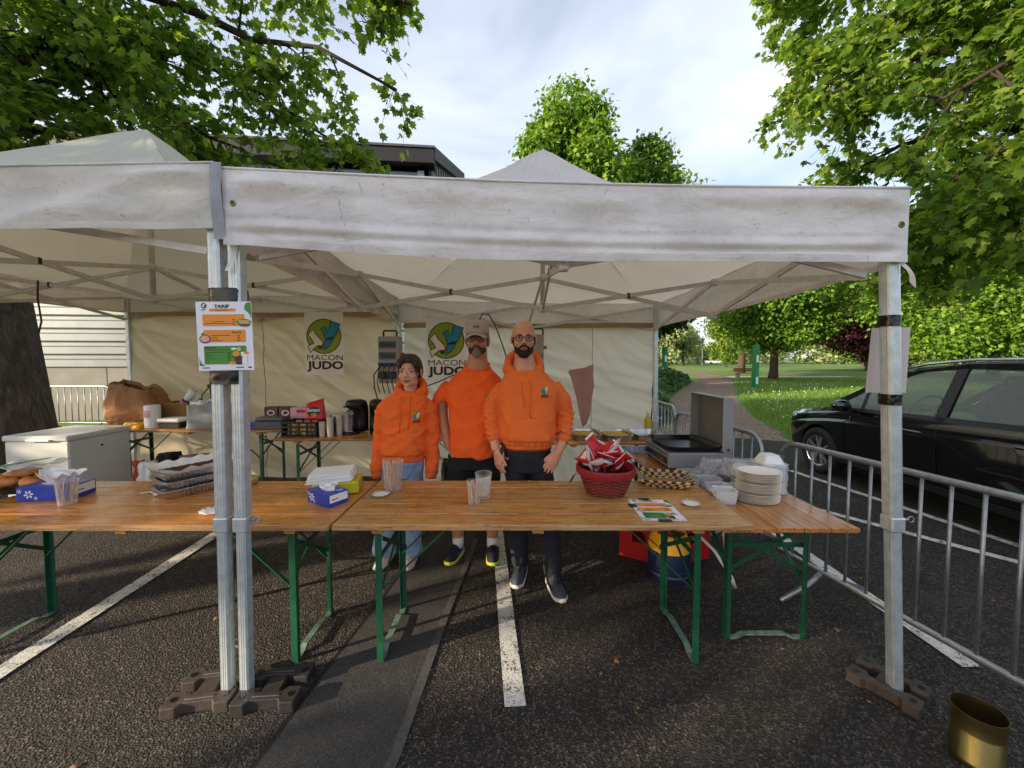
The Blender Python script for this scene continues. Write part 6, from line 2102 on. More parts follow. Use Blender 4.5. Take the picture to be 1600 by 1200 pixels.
for i, (x, y, rz, lab) in enumerate(((1.235, 2.66, .1, 'clear empty tub nearest the straw tray'), (1.375, 2.64, -.05, 'clear empty tub in the middle before the griddle'), (1.30, 2.80, .05, 'clear empty tub close to the griddle, left one'),
                                     (1.46, 2.80, 0, 'clear empty tub close to the griddle, right one'), (1.36, 2.49, .12, 'clear empty tub just behind the white tub'))):
    tub(lab, (x, y, ZT3), rz, 0.14, 0.11, 0.06, 'clear')
for i in range(3):
    t_ = thing('plate_pack', ['bottom pack of cream oval plates', 'middle pack of cream oval plates', 'top pack of cream oval plates, uppermost plate in view'][i], 'plates', (1.535 + 0.004 * i, 2.375, ZT3 + i * 0.066), 0.02 * i)
    for j in range(8):
        kp = 0.965 if j % 2 else 1.0
        MB().lathe([(0.085, 0.0), (0.10, 0.002), (0.128 * kp, 0.010), (0.130 * kp, 0.0115), (0.127 * kp, 0.0115), (0.10, 0.004), (0.01, 0.003)], 40, (0.0015 * ((j * 5) % 3 - 1), 0, j * 0.0068), 1.0, 0.82).build('plate', 'cream', t_, True)
    if i == 9:
        MB().lathe([(0.131, 0.0), (0.134, 0.02), (0.133, 0.05), (0.131, 0.064)], 40, sx=1.0, sy=0.82, cap=False, fn=lambda q, z, a: q + 0.001 * noise.noise(Vector((math.cos(a) * 8, math.sin(a) * 8, z * 90)))).build('film', 'bag', t_, True, False)
t_ = thing('bowl_stack', 'tall stack of white plastic bowls in a clear bag', 'bowls', (1.72, 2.545, ZT3))
for j in range(16):
    m = MB()
    rings = []
    for k, z in ((0.62, 0.0), (0.98, 0.055), (1.06, 0.057), (1.06, 0.060), (0.95, 0.058), (0.60, 0.004)):
        rings.append([Vector((0.072 * k * (1 + 0.012 * (i % 2)) * math.cos(2 * PI * i / 40) * (abs(math.cos(2 * PI * i / 40)) ** 6 + abs(math.sin(2 * PI * i / 40)) ** 6) ** (-1 / 6), 0.072 * k * math.sin(2 * PI * i / 40) * (abs(math.cos(2 * PI * i / 40)) ** 6 + abs(math.sin(2 * PI * i / 40)) ** 6) ** (-1 / 6), -z)) for i in range(40)])
    m.loft(rings)
    b_ = m.build('bowl', 'white', t_, auto=True); b_.location = (0.001 * (j % 3), 0, 0.062 + j * 0.0125)
crumple((0.175, 0.165, 0.20), 1.0, 0.010, 52.0, sqp=6).build('bag', 'bag', t_, True)
t_ = thing('bowl_stack', 'loose white ribbed bowls in a bag behind the plates', 'bowls', (1.62, 2.68, ZT3))
for j in range(7):
    MB().lathe([(0.045, 0), (0.075, -0.05), (0.08, -0.052), (0.045, -0.004)], 40, (0, 0, 0.06 + j * 0.014), fn=lambda q, z, a: q * (1 + 0.02 * math.cos(20 * a))).build('bowl', 'white', t_, True)
crumple((0.26, 0.2, 0.17), 0.75, 0.04, 57.0).build('bag', 'bag', t_, True)
o = crumple((0.20, 0.16, 0.13), 0.6, 0.05, 63.0).build('plastic_bag', 'bag', None, True); o.location = (1.50, 2.86, ZT3); tag(o, 'crumpled clear plastic bag beside the griddle', 'bag')
for i, (x, y, z, w, mt, lab) in enumerate(((1.52, 2.66, 0, 0.16, 'whitecard', 'white card box of cutlery behind the plates'), (1.52, 2.66, 0.036, 0.13, 'greybox', 'grey packet on the cutlery box'), (1.385, 2.455, 0, 0.05, 'blue', 'small blue holder left of the plate stack'))):
    o = MB().rbox((0, 0, 0.0175), (w, 0.08 if i < 2 else 0.05, 0.034 if i < 2 else 0.034), 0.003).build('packet', mt); o.location = (x, y, ZT3 + z); o.rotation_euler = (0, 0, 0.2 * i); tag(o, lab, 'packet')
# griddle
t_ = thing('griddle', 'grey tabletop griddle with black pan and lid standing open', 'griddle', (1.46, 3.25, ZT3))
MB().rbox((0, 0, 0.085), (0.46, 0.54, 0.12), 0.006).build('case', 'griddle', t_)
for x in (-0.2, 0.2):
    for y in (-0.22, 0.22):
        MB().lathe([(0.018, 0), (0.018, 0.028)], 12, (x, y, 0)).build('foot', 'blackplastic', t_)
m = MB()
rings = []
for k, z in ((0.90, 0.150), (1.0, 0.185), (1.02, 0.187), (1.02, 0.192), (0.985, 0.190), (0.90, 0.158), (0.2, 0.158)):
    rings.append([Vector((0.225 * k * math.cos(a) * (abs(math.cos(a)) ** 9 + abs(math.sin(a)) ** 9) ** (-1 / 9), 0.255 * k * math.sin(a) * (abs(math.cos(a)) ** 9 + abs(math.sin(a)) ** 9) ** (-1 / 9), z)) for a in [2 * PI * i / 48 for i in range(48)]])
m.loft(rings); m.build('pan', 'blackpan', t_, auto=True)
MB().rbox((-0.232, -0.02, 0.075), (0.012, 0.42, 0.05), 0.004).build('front_slot', 'blackplastic', t_)
for i in range(9):
    MB().box((-0.2312, -0.20 + i * 0.05, 0.128), (0.004, 0.022, 0.016)).build('vent', 'blackplastic', t_)
MB().lathe([(0.022, 0), (0.018, 0.025)], 16).build('knob', 'blackplastic', t_).matrix_local = Matrix.Translation((-0.237, 0.17, 0.075)) @ Matrix.Rotation(-PI / 2, 4, 'Y')
MB().box((-0.2395, -0.14, 0.075), (0.002, 0.09, 0.022)).build('badge', 'red', t_)
ld = MB().rbox((0.262, 0, 0.365), (0.010, 0.54, 0.42), 0.003).build('lid', 'griddleD', t_)
for s in (-1, 1):
    MB().rbox((0.225, s * 0.272, 0.365), (0.082, 0.006, 0.42), 0.002).build('lid_side', 'griddle', ld)
MB().rbox((0.225, 0, 0.577), (0.082, 0.55, 0.006), 0.002).build('lid_rim', 'griddle', ld)
MB().lathe([(0.01, 0), (0.01, 0.006)], 10).build('hinge_bolt', 'bolt', t_).matrix_local = Matrix.Translation((0.23, -0.276, 0.175)) @ Matrix.Rotation(PI / 2, 4, 'X')
MB().rbox((0.232, -0.262, 0.14), (0.07, 0.01, 0.09), 0.003).build('hinge_plate', 'griddle', t_)
o = crumple((0.22, 0.10, 0.05), 0.8, 0.02, 71.0).build('tea_towel', pm('blue_check_cloth', (150, 156, 186), 0.9, 0, 0.5, 40), None, True)
o.location = (1.17, 3.62, ZT3); tag(o, 'crumpled blue and white cloth beside the griddle', 'cloth')
o = MB().rbox((0, 0, 0.001), (0.11, 0.22, 0.002), 0.0005).build('paper_note', 'paper'); o.location = (1.15, 2.92, ZT3 + 0.001); tag(o, 'white paper lying left of the griddle', 'paper')

# ================================================================== UNDER THE TABLES
def drink_crate(label, loc, rz):
    root = thing('drinks_crate', label, 'crate', loc, rz)
    w, d, h = 0.40, 0.30, 0.27
    for s in (-1, 1):
        m = MB()      # side with a hand hole: four bars round an opening
        for c, dm in (((0, s * d / 2, 0.07), (w, 0.012, 0.14)), ((0, s * d / 2, 0.25), (w, 0.012, 0.04)), ((-w * .34, s * d / 2, 0.185), (w * .32, 0.012, 0.09)), ((w * .34, s * d / 2, 0.185), (w * .32, 0.012, 0.09))):
            m.box(c, dm)
        m.build('long_side', 'red', root)
        m = MB()
        for c, dm in (((s * w / 2, 0, 0.07), (0.012, d - .012, 0.14)), ((s * w / 2, 0, 0.25), (0.012, d - .012, 0.04)), ((s * w / 2, -d * .33, 0.185), (0.012, d * .3, 0.09)), ((s * w / 2, d * .33, 0.185), (0.012, d * .3, 0.09))):
            m.box(c, dm)
        m.build('short_side', 'red', root)
    MB().box((0, 0, 0.01), (w - .02, d - .02, 0.012)).build('floor', 'red', root)
    return root
drink_crate('red plastic crate left of the gas bottle', (1.12, 3.22, 0), R(62))
drink_crate('red plastic crate right of the gas bottle', (1.37, 3.16, 0), R(15))
t_ = thing('gas_bottle', 'blue gas bottle with yellow collar under the table', 'gas bottle', (1.17, 2.80, 0))
MB().lathe([(0.12, 0.0), (0.145, 0.012), (0.15, 0.05), (0.15, 0.10), (0.146, 0.105), (0.146, 0.115), (0.15, 0.12), (0.15, 0.22), (0.13, 0.265), (0.09, 0.29), (0.03, 0.30)], 32).build('bottle', 'bottleblue', t_, auto=True)
m = MB()
m.lathe([(0.142, 0.225), (0.150, 0.235), (0.135, 0.30), (0.118, 0.345), (0.105, 0.35), (0.112, 0.30), (0.13, 0.24)], 32, cap=False)
m.build('collar', 'yellow', t_, auto=True, fix=False)
MB().tube([(-0.10, 0, 0.33), (-0.085, 0, 0.40), (0, 0, 0.42), (0.085, 0, 0.40), (0.10, 0, 0.33)], 0.02, 8).build('handle', 'yellow', t_, True)
MB().rbox((0, -0.02, 0.345), (0.07, 0.07, 0.10), 0.01).build('valve', 'red', t_)
MB().lathe([(0.151, 0.06), (0.1512, 0.075)], 32, cap=False).build('band', 'greybox', t_)
m = MB()
m.tube([(1.20, 2.78, 0.36), (1.30, 2.72, 0.40), (1.40, 2.60, 0.30), (1.47, 2.50, 0.16), (1.49, 2.50, 0.10), (1.50, 2.60, 0.16), (1.53, 2.74, 0.42), (1.53, 2.9, 0.64)], 0.011, 8)
tag(m.build('gas_hose', 'hose', None, True), 'white gas hose looping below the reddish table', 'hose')
# golden tin at the lower right corner
t_ = thing('food_tin', 'open golden ribbed tin at the lower right corner', 'tin', (1.88, 1.485, 0))
pr = [(0.076, 0.0), (0.078, 0.004)]
for i in range(40):
    z = 0.03 + i * 0.0035
    pr.append((0.0775 - (0.0012 if i % 2 else 0), z))
pr += [(0.078, 0.215), (0.078, 0.246), (0.0805, 0.248), (0.0805, 0.252), (0.0770, 0.252), (0.0765, 0.246), (0.0760, 0.01), (0.01, 0.008)]
MB().lathe([(r_, z_ * 0.86) for r_, z_ in pr], 48).build('can', 'tin', t_, auto=True)
# fallen leaves
me = bpy.data.meshes.new('fallen_leaf')
me.from_pydata([tuple(v * np.array([1, 1, 1.6])) for v in LEAF], [], [tuple(f) for f in LEAF_F])
me.materials.append(pm('dry_leaf', (128, 92, 54), 0.8, 0, 0.3))
for i in range(34):
    x, y = rng.uniform(-2.6, 3.4), rng.uniform(1.35, 3.6)
    o = bpy.data.objects.new('fallen_leaf', me); COL.objects.link(o)
    s = rng.uniform(0.018, 0.042)
    o.scale = (s * rng.uniform(.5, 1), s, s); o.location = (x, y, 0.009); o.rotation_euler = (rng.uniform(-.2, .2), rng.uniform(-.2, .2), rng.uniform(0, 6))
    tag(o, 'small dry leaf lying on the asphalt', 'leaf', 'dry leaves on the asphalt')
# ================================================================== PEOPLE
def ring_e(c, rx, ry, n=30, p=2.4):
    out = []
    for k in range(n):
        a = 2 * PI * k / n
        ca, sa = math.cos(a), math.sin(a)
        q = (abs(ca) ** p + abs(sa) ** p) ** (-1 / p)
        out.append(Vector((c[0] + rx * ca * q, c[1] + ry * sa * q, c[2])))
    return out

def smooth_pts(pts, rad, n=5):
    """Catmull-Rom through joints, so that limbs bend softly"""
    P_ = [Vector(p) for p in pts]
    out, ro = [], []
    for i in range(len(P_) - 1):
        p0, p1, p2, p3 = P_[max(0, i - 1)], P_[i], P_[i + 1], P_[min(len(P_) - 1, i + 2)]
        for k in range(n):
            t = k / n
            out.append(0.5 * ((2 * p1) + (p2 - p0) * t + (2 * p0 - 5 * p1 + 4 * p2 - p3) * t * t + (3 * p1 - p0 - 3 * p2 + p3) * t ** 3))
            ro.append(rad[i] + (rad[i + 1] - rad[i]) * t)
    out.append(P_[-1]); ro.append(rad[-1])
    return out, ro

def limb(mb, pts, rad, n=16):
    p, r_ = smooth_pts(pts, rad)
    mb.tube(p, r_, n)

def hand(mb, w, d, nrm_, thumb, curl=(0.25, 0.35, 0.3), s=1.0, spread=0.06, thumb_out=0.75):
    """w wrist, d finger direction, nrm_ palm side, thumb: side of the thumb (vector)"""
    w, d = Vector(w), Vector(d).normalized()
    th = Vector(thumb); th = (th - d * th.dot(d)).normalized()
    n_ = Vector(nrm_); n_ = (n_ - d * n_.dot(d) - th * n_.dot(th)).normalized()
    L_ = 0.092 * s
    rings = []
    for t, hw, ht in ((-0.10, .026, .021), (0.0, .028, .019), (0.3, .036, .0165), (0.7, .041, .0145), (1.0, .040, .0115), (1.06, .034, .008)):
        c = w + d * (L_ * t) + n_ * (0.004 * s * math.sin(PI * max(0, min(1, t))))
        rings.append([c + th * (hw * s * math.cos(a)) + n_ * (ht * s * math.sin(a)) for a in [2 * PI * k / 16 for k in range(16)]])
    mb.loft(rings)
    for i, (o_, ln) in enumerate(((.030, .072), (.0105, .081), (-.0095, .075), (-.0285, .058))):
        p = w + d * (L_ * 0.93) + th * (o_ * s)
        ang = 0
        dd0 = (d + th * ((o_ / .03) * spread)).normalized()
        pts = [p - dd0 * 0.012 * s, p]
        for q, f_ in enumerate((0.44, 0.31, 0.25)):
            ang += curl[q] * (1 + 0.12 * i)
            p = p + (dd0 * math.cos(ang) + n_ * math.sin(ang)) * (ln * f_ * s)
            pts.append(p)
        r0 = (0.0092 if i < 3 else 0.0080) * s
        mb.tube(pts, [r0, r0, r0 * .95, r0 * .88, r0 * .72], 10)
    p = w + d * (L_ * 0.22) + th * (0.026 * s)
    td = (d * math.cos(thumb_out) + th * math.sin(thumb_out) + n_ * 0.25).normalized()
    p1 = p + td * 0.040 * s
    p2 = p1 + (td + d * 0.35 + n_ * 0.1).normalized() * 0.031 * s
    p3 = p2 + (td + d * 0.7 + n_ * 0.1).normalized() * 0.025 * s
    mb.tube([p - td * 0.012 * s, p, p1, p2, p3], [0.0125 * s, 0.0135 * s, 0.0115 * s, 0.0102 * s, 0.0080 * s], 10)

def head_parts(mb, c, s, f=1.0, jaw=1.0):
    """c: chin point; face looks along -Y; f face width, jaw jaw width"""
    c = Vector(c)
    E_ = lambda p, r_, rot=None: mb.ell(c + Vector(p) * s, (r_[0] * s, r_[1] * s, r_[2] * s), rot, 22, 14)
    E_((0, .018, .150), (.076, .096, .085))
    E_((0, -.028, .092), (.066 * f, .068, .090))
    E_((0, -.030, .046), (.054 * jaw, .056, .044))
    E_((0, -.076, .020), (.024 * jaw, .018, .017))
    for sx in (-1, 1):
        E_((sx * .040 * f, -.070, .083), (.024, .020, .020))
        E_((sx * .079, .008, .108), (.009, .021, .031), Matrix.Rotation(sx * 0.35, 3, 'Z'))
        E_((sx * .0125, -.104, .078), (.0085, .010, .008))
        E_((sx * .034, -.086, .130), (.024, .011, .0075))
        E_((sx * .047 * jaw, -.01, .040), (.016, .034, .020))
    mb.tube([c + Vector(p) * s for p in ((0, -.086, .126), (0, -.098, .108), (0, -.112, .090), (0, -.116, .080))], [.0085 * s, .0085 * s, .0115 * s, .0125 * s], 12)
    mb.tube([c + Vector((x, -.094 + 12 * x * x, .0525 + 3.0 * x * x)) * s for x in (-.024, -.012, 0, .012, .024)], [.004 * s, .0062 * s, .0065 * s, .0062 * s, .004 * s], 10)
    mb.tube([c + Vector((x, -.092 + 12 * x * x, .0445 + 2.6 * x * x)) * s for x in (-.020, -.010, 0, .010, .020)], [.004 * s, .0066 * s, .0072 * s, .0066 * s, .004 * s], 10)

def face_bits(root, c, s, browm, lip=True, smile=0.0, brow_t=0.0035, lids='skinM'):
    c = Vector(c)
    for sx in (-1, 1):
        e = MB().ell(c + Vector((sx * .0325, -.0800, .1135)) * s, (.0115 * s, .0118 * s, .0062 * s), None, 16, 10).build('eye', 'eyewhite', root, True)
        MB().ell(c + Vector((sx * .0325, -.0895, .1135)) * s, (.0056 * s, .0032 * s, .0054 * s), None, 12, 8).build('iris', 'iris', e, True)
        MB().tube([c + Vector((sx * x, -.0915 + 1.5 * abs(x - .033) * .25 + (x - .02) * .28, .1135 + z)) * s for x, z in ((.0205, .0025), (.027, .0068), (.034, .0078), (.041, .0052), (.0455, .001))], [.0012 * s, .0022 * s, .0025 * s, .0022 * s, .0014 * s], 6).build('upper_lid', 'beard', root, True)
        MB().tube([c + Vector((sx * x, -.0965 + (x - .02) * .38, z)) * s for x, z in ((.014, .1300), (.024, .1345), (.036, .1352), (.047, .1300))], [brow_t * .8 * s, brow_t * 1.15 * s, brow_t * s, brow_t * .5 * s], 6).build('eyebrow', browm, root, True)
    m = MB()
    pts = [c + Vector((x, -.1000 + 13 * x * x, .0486 + smile * x * x * 9)) * s for x in (-.027, -.018, -.009, 0, .009, .018, .027)]
    m.tube(pts, [.0012 * s, .002 * s, .0024 * s, .0024 * s, .0024 * s, .002 * s, .0012 * s], 6)
    m.build('mouth_line', pm('mouth_dark', (96, 42, 38), 0.5), root, True)
    if lip:
        for dz, r_ in ((.0545, .0042), (.0435, .0050)):
            MB().tube([c + Vector((x, -.0965 + 12.5 * x * x, dz + smile * x * x * 8)) * s for x in (-.021, -.011, 0, .011, .021)], [.0015 * s, r_ * s, r_ * s, r_ * s, .0015 * s], 8).build('lip', 'lip', root, True)

def wrinkle(seed, amp, fz=22.0, fx=9.0):
    r_ = np.random.default_rng(seed)
    K = []
    for i in range(8):
        k = np.array([r_.normal() * fx, r_.normal() * fx, r_.normal() * fz])
        K.append((k, r_.uniform(0, 6.28), r_.uniform(.4, 1)))
    def f(V, N):
        w = V + 0.03 * np.sin(V[:, [1, 2, 0]] * 11 + seed)
        d = np.zeros(len(V))
        for k, p, a in K:
            s_ = np.sin(w @ k + p)
            d += a * ((1 - np.abs(s_)) ** 2 * 2.2 - 0.7)
        for k, p, a in K[:5]:
            d += 0.30 * a * (1 - np.abs(np.sin(w @ (k[[2, 0, 1]] * 2.6) + p * 3))) ** 2
        return amp * d / 2.6
    return f

def shoe(root, toe, heel, um, sm, lm, w=0.047, accent=None):
    toe, heel = Vector((toe[0], toe[1], 0)), Vector((heel[0], heel[1], 0))
    d = (toe - heel)
    L_ = d.length
    d.normalize()
    sd = Vector((-d.y, d.x, 0))
    def wid(t): return w * (0.72 + 0.30 * math.sin(PI * min(1, t * 0.9 + .1)) ** 0.7 - (0.42 * max(0, t - .82) / .18) + (-.22 * max(0, .08 - t) / .08) + 0.06 * math.sin((t - .6) * 7 if t > .45 else 0))
    up, so = MB(), MB()
    rings, srings = [], []
    for t in (0.0, 0.03, 0.1, 0.2, 0.3, 0.42, 0.55, 0.7, 0.83, 0.93, 0.985, 1.0):
        h = float(np.interp(t, [0, .03, .1, .25, .33, .45, .6, .75, .9, 1.0], [.055, .075, .098, .100, .092, .075, .062, .055, .047, .018]))
        hw = wid(t)
        c = heel + d * (L_ * t)
        tw = float(np.interp(t, [0, .25, .4, .7, 1], [.62, .62, .55, .6, .7]))
        ring = []
        for k in range(18):
            a = 2 * PI * k / 18
            x = math.cos(a); z = math.sin(a)
            kk = hw * (1 if z < 0 else (1 - (1 - tw) * z))
            ring.append(c + sd * (kk * math.copysign(abs(x) ** .7, x)) + Vector((0, 0, 0.026 + max(0, (z + .25) / 1.25) * h)))
        rings.append(ring)
        lift = 0.012 * max(0, (t - .8) / .2) ** 2
        sr = []
        for k in range(18):
            a = 2 * PI * k / 18
            x, z = math.cos(a), math.sin(a)
            sr.append(c + d * ((t - .5) * 0.012) + sd * ((hw + 0.005) * math.copysign(abs(x) ** .5, x)) + Vector((0, 0, lift + 0.017 + 0.0165 * math.copysign(abs(z) ** .5, z) * (1.15 - .3 * t))))
        srings.append(sr)
    up.loft(rings); so.loft(srings)
    s_ = up.build('shoe', um, root, True)
    so.build('sole', sm, s_, True)
    for i in range(5):
        t = 0.40 + i * 0.065
        h = float(np.interp(t, [.33, .45, .6, .75], [.092, .075, .062, .055])) + 0.029
        c = heel + d * (L_ * t)
        MB().tube([c + sd * 0.022 + Vector((0, 0, h - .007)), c + Vector((0, 0, h + .002)), c - sd * 0.022 + Vector((0, 0, h - .007))], 0.0032, 6).build('lace', lm, s_, True)
    if accent:
        for sg in (-1, 1):
            m = MB()
            m.grid(8, 3, lambda u, v: heel + d * (L_ * (.22 + .45 * u)) + sd * sg * (wid(.22 + .45 * u) * (1.0 - .05 * v) + .0035) + Vector((0, 0, .036 + .028 * v * (1 - .4 * u))))
            m.build('side_panel', accent, s_, True, False)
    return s_

def project_front(bvh, off=0.003):
    """puts flat print (x, z) onto the front of a garment"""
    def f(x, z, d):
        h = bvh.ray_cast(Vector((x, -1.0, z)), Vector((0, 1, 0)))
        y = h[0].y if h[0] is not None else 0.0
        return Vector((x, y - off - d, z))
    return f

def bvh_of(me):
    return BVHTree.FromPolygons([v.co.copy() for v in me.vertices], [tuple(p.vertices) for p in me.polygons])

def chest_logo(parent, bvh, cx, cz, w=0.048):
    f = project_front(bvh, 0.002)
    sc_ = w / 600
    X = lambda p: ((p[0] - 400) * sc_ + cx, (490 - p[1]) * sc_ + cz)
    for nm, pts, d, mt in (('emblem_disc', circ(402, 490, 286, 286, 20), .0004, 'logogreen'), ('emblem_ink', circ(300, 560, 190, 180, 12), .0007, 'logoblue'), ('white_figure', [(480, 300), (620, 220), (660, 330), (560, 470), (540, 640), (430, 720), (400, 560), (420, 420)], .0011, 'logowhite'), ('emblem_ink', [(330, 640), (420, 650), (430, 720), (340, 720)], .0013, 'ink')):
        newmesh(nm, [f(*X(p), d) for p in pts], [tuple(range(len(pts)))], mt, parent)
    text('wordmark', 'MACON', 0.012, 'ink', parent, (cx, X((0, 890))[1], 0.0006), w * .86, 0.0003, f)
    text('wordmark', 'JUDO', 0.020, 'ink', parent, (cx, X((0, 1050))[1], 0.0006), w * .98, 0.0007, f)

def patch(name, mat, parent, bvh, pts_fn, nx, ny, off):
    f = project_front(bvh, off)
    m = MB()
    m.grid(nx, ny, lambda u, v: f(*pts_fn(u, v), 0))
    o_ = m.build(name, mat, parent, True, False)
    md = o_.modifiers.new('t', 'SOLIDIFY'); md.thickness = 0.004; md.offset = 1
    return o_

def kangaroo(parent, bvh, cx, z0, z1, w0, w1, mat):
    def fn(u, v):
        hw = (w0 + (w1 - w0) * max(0, (v - .35) / .65)) / 2
        return (cx + (u * 2 - 1) * hw, z0 + (z1 - z0) * v)
    return patch('front_pocket', mat, parent, bvh, fn, 24, 14, 0.006)

def strings(parent, bvh, pts, mat):
    f = project_front(bvh, 0.006)
    MB().tube([f(x, z, 0) for x, z in pts], 0.0042, 7).build('drawstring', mat, parent, True)

def hood(parent, c, mat, rx=0.105, ry=0.09, tilt=0.045, th=0.03, bag=True, vee=0.05):
    """hood lying down round the neck: a thick folded roll, open at the throat, sack behind"""
    c = Vector(c)
    mb = MB()
    pts, rad = [], []
    n_ = 26
    for k in range(n_ + 1):
        a = R(-90 + 6) + (2 * PI - 2 * R(6)) * k / n_
        s_ = math.sin(a)
        pts.append(c + Vector((rx * math.cos(a) * (1.0 if s_ > -.3 else .86), ry * s_ + (.01 if s_ < 0 else 0), tilt * s_ - vee * max(0, -s_ - .55) * 1.6)))
        rad.append(th * (0.62 + 0.38 * (s_ + 1) / 2))
    mb.tube(pts, rad, 12)
    for sx in (-1, 1):
        mb.ell(c + Vector((sx * rx * .95, .015, -th * 1.1)), (rx * .42, ry * .8, th * 1.3), Matrix.Rotation(sx * 0.45, 3, 'Y'), 14, 10)
    if bag:
        mb.ell(c + Vector((0, ry + .025, -.03)), (rx * 1.0, .055, .10), None, 18, 12)
    me = fuse(mb, 0.007, 4, wrinkle(int(abs(c.x) * 1000) + 3, 0.0035, 30, 18))
    return meshobj('hood', me, mat, parent)

# ------------------------------------------------------------------ the girl
def build_girl():
    rx, ry = -0.90, 3.02
    root = thing('person', 'girl with tied-back brown hair in orange hoodie and light jeans', 'person', (rx, ry, 0))
    # --- body
    b = MB()
    cc = (0.105, -0.03, 1.405)
    hs = 1.07
    head_parts(b, cc, hs, 1.02, 0.97)
    limb(b, [(0.085, 0.03, 1.31), (0.10, 0.015, 1.42), (0.105, 0.01, 1.48)], [0.062, 0.048, 0.052])
    b.loft([ring_e((0.04, 0, z), a, d) for z, a, d in ((0.80, .13, .09), (0.92, .125, .085), (1.05, .11, .08), (1.18, .12, .08), (1.28, .12, .075), (1.345, .07, .06))])
    for sx in (-1, 1):
        limb(b, [(0.065 + sx * .135, 0.02, 1.27), (0.055 + sx * .198, 0.04, 1.04), (0.05 + sx * .212, 0.0, .80)], [.035, .034, .026])
        limb(b, [(0.04 + sx * .08, 0, .84), (0.0 + sx * .09, -0.02, .46), (-0.0 + sx * .10, 0.02, .07)], [.085, .055, .04])
        hand(b, (0.05 + sx * .205, -0.01, .80), (0, -.1, -1), (-sx, 0, 0), (0, -1, 0), s=0.6)
    meshobj('body', fuse(b, 0.0055, 2), 'skinF', root)
    face_bits(root, cc, hs, 'hair', True, 1.0, 0.0028)
    # --- hair: cap drawn back, parting, loose strands, ponytail
    h = MB()
    c = Vector(cc)
    E_ = lambda p, r_: h.ell(c + Vector(p) * hs, (r_[0] * hs, r_[1] * hs, r_[2] * hs), None, 22, 14)
    E_((0, .028, .158), (.081, .096, .086)); E_((0, .05, .115), (.078, .080, .075)); E_((0, .115, .12), (.035, .035, .05))
    E_((0, .006, .186), (.077, .084, .060)); E_((-.070, .03, .125), (.018, .052, .065)); E_((.070, .03, .125), (.018, .052, .065)); E_((0.02, .12, .09), (.03, .03, .09)); E_((-.058, -.012, .165), (.030, .055, .050)); E_((.058, -.012, .165), (.030, .055, .050))
    me = fuse(h, 0.006, 3, wrinkle(4, 0.003, 20, 60))
    meshobj('hair', me, 'hair', root)
    for k, pts in enumerate([[(.018, -.082, .205), (.045, -.090, .165), (.062, -.078, .12), (.070, -.05, .075), (.072, -.04, .045)], [(-.018, -.082, .205), (-.045, -.088, .168), (-.064, -.066, .125), (-.072, -.045, .085)],
                             [(.03, -.08, .20), (.058, -.074, .155), (.070, -.05, .11)], [(-.03, -.08, .20), (-.058, -.070, .155), (-.072, -.04, .12)]]):
        MB().tube([c + Vector(p) * hs for p in pts], [.004, .0055, .0045, .003, .0015][:len(pts)], 7).build('hair_strand', 'hair', root, True)
    # --- hoodie
    m = MB()
    m.loft([ring_e((x, 0.0, z), a, d, 34, 2.7) for z, x, a, d in ((0.845, .05, .152, .118), (0.875, .05, .168, .130), (0.93, .05, .176, .136), (1.03, .055, .172, .130), (1.15, .06, .176, .126), (1.25, .068, .180, .118), (1.31, .075, .166, .10), (1.345, .085, .125, .085), (1.37, .09, .085, .07))])
    for sx in (-1, 1):
        limb(m, [(0.07 + sx * .118, 0.01, 1.285), (0.062 + sx * .185, 0.03, 1.20), (0.055 + sx * .205, 0.045, 1.03), (0.05 + sx * .212, 0.02, .88), (0.05 + sx * .215, -0.01, .76), (0.05 + sx * .21, -0.02, .715)], [.060, .068, .064, .060, .058, .044], 20)
    me = fuse(m, 0.008, 8, wrinkle(21, 0.0085, 14, 12))
    hd = meshobj('hoodie', me, 'hoodie1', root)
    bv = bvh_of(me)
    MB().loft([ring_e((.05, 0, z), a, d, 34, 2.7) for z, a, d in ((.828, .150, .117), (.835, .154, .121), (.860, .156, .123), (.868, .158, .124))]).build('waistband', 'hoodie1', hd, True)
    for sx in (-1, 1):
        MB().tube([(0.05 + sx * .21, -0.02, .735), (0.05 + sx * .208, -0.024, .685)], [.046, .043], 18).build('cuff', 'hoodie1', hd, True)
    hood(hd, (0.099, 0.018, 1.402), 'hoodie1', 0.100, 0.082, 0.058, 0.035)
    kangaroo(hd, bv, 0.05, .885, 1.03, .27, .19, 'hoodie1')
    strings(hd, bv, [(.055, 1.335), (.05, 1.25), (.048, 1.14), (.045, 1.06)], 'hoodie1'); strings(hd, bv, [(.12, 1.335), (.122, 1.25), (.118, 1.16), (.11, 1.09)], 'hoodie1')
    chest_logo(hd, bv, .172, 1.19, 0.055)
    # --- wide jeans
    m = MB()
    m.loft([ring_e((x, 0.0, z), a, d) for z, x, a, d in ((0.90, .05, .135, .105), (0.82, .045, .158, .118), (0.74, .035, .165, .118), (0.70, .03, .155, .11))])
    for sx in (-1, 1):
        limb(m, [(0.04 + sx * .075, 0, .80), (0.01 + sx * .088, -0.012, .48), (-0.01 + sx * .10, 0.0, .22), (-0.015 + sx * .105, 0.0, .075)], [.092, .085, .088, .098], 20)
    me = fuse(m, 0.008, 3, wrinkle(33, 0.009, 12, 12))
    meshobj('jeans', me, 'denim', root)
    for sx in (-1, 1):
        shoe(root, (-0.02 + sx * .115, -.165), (-0.012 + sx * .095, .09), 'pinkshoe', 'soleW', 'white', 0.043)

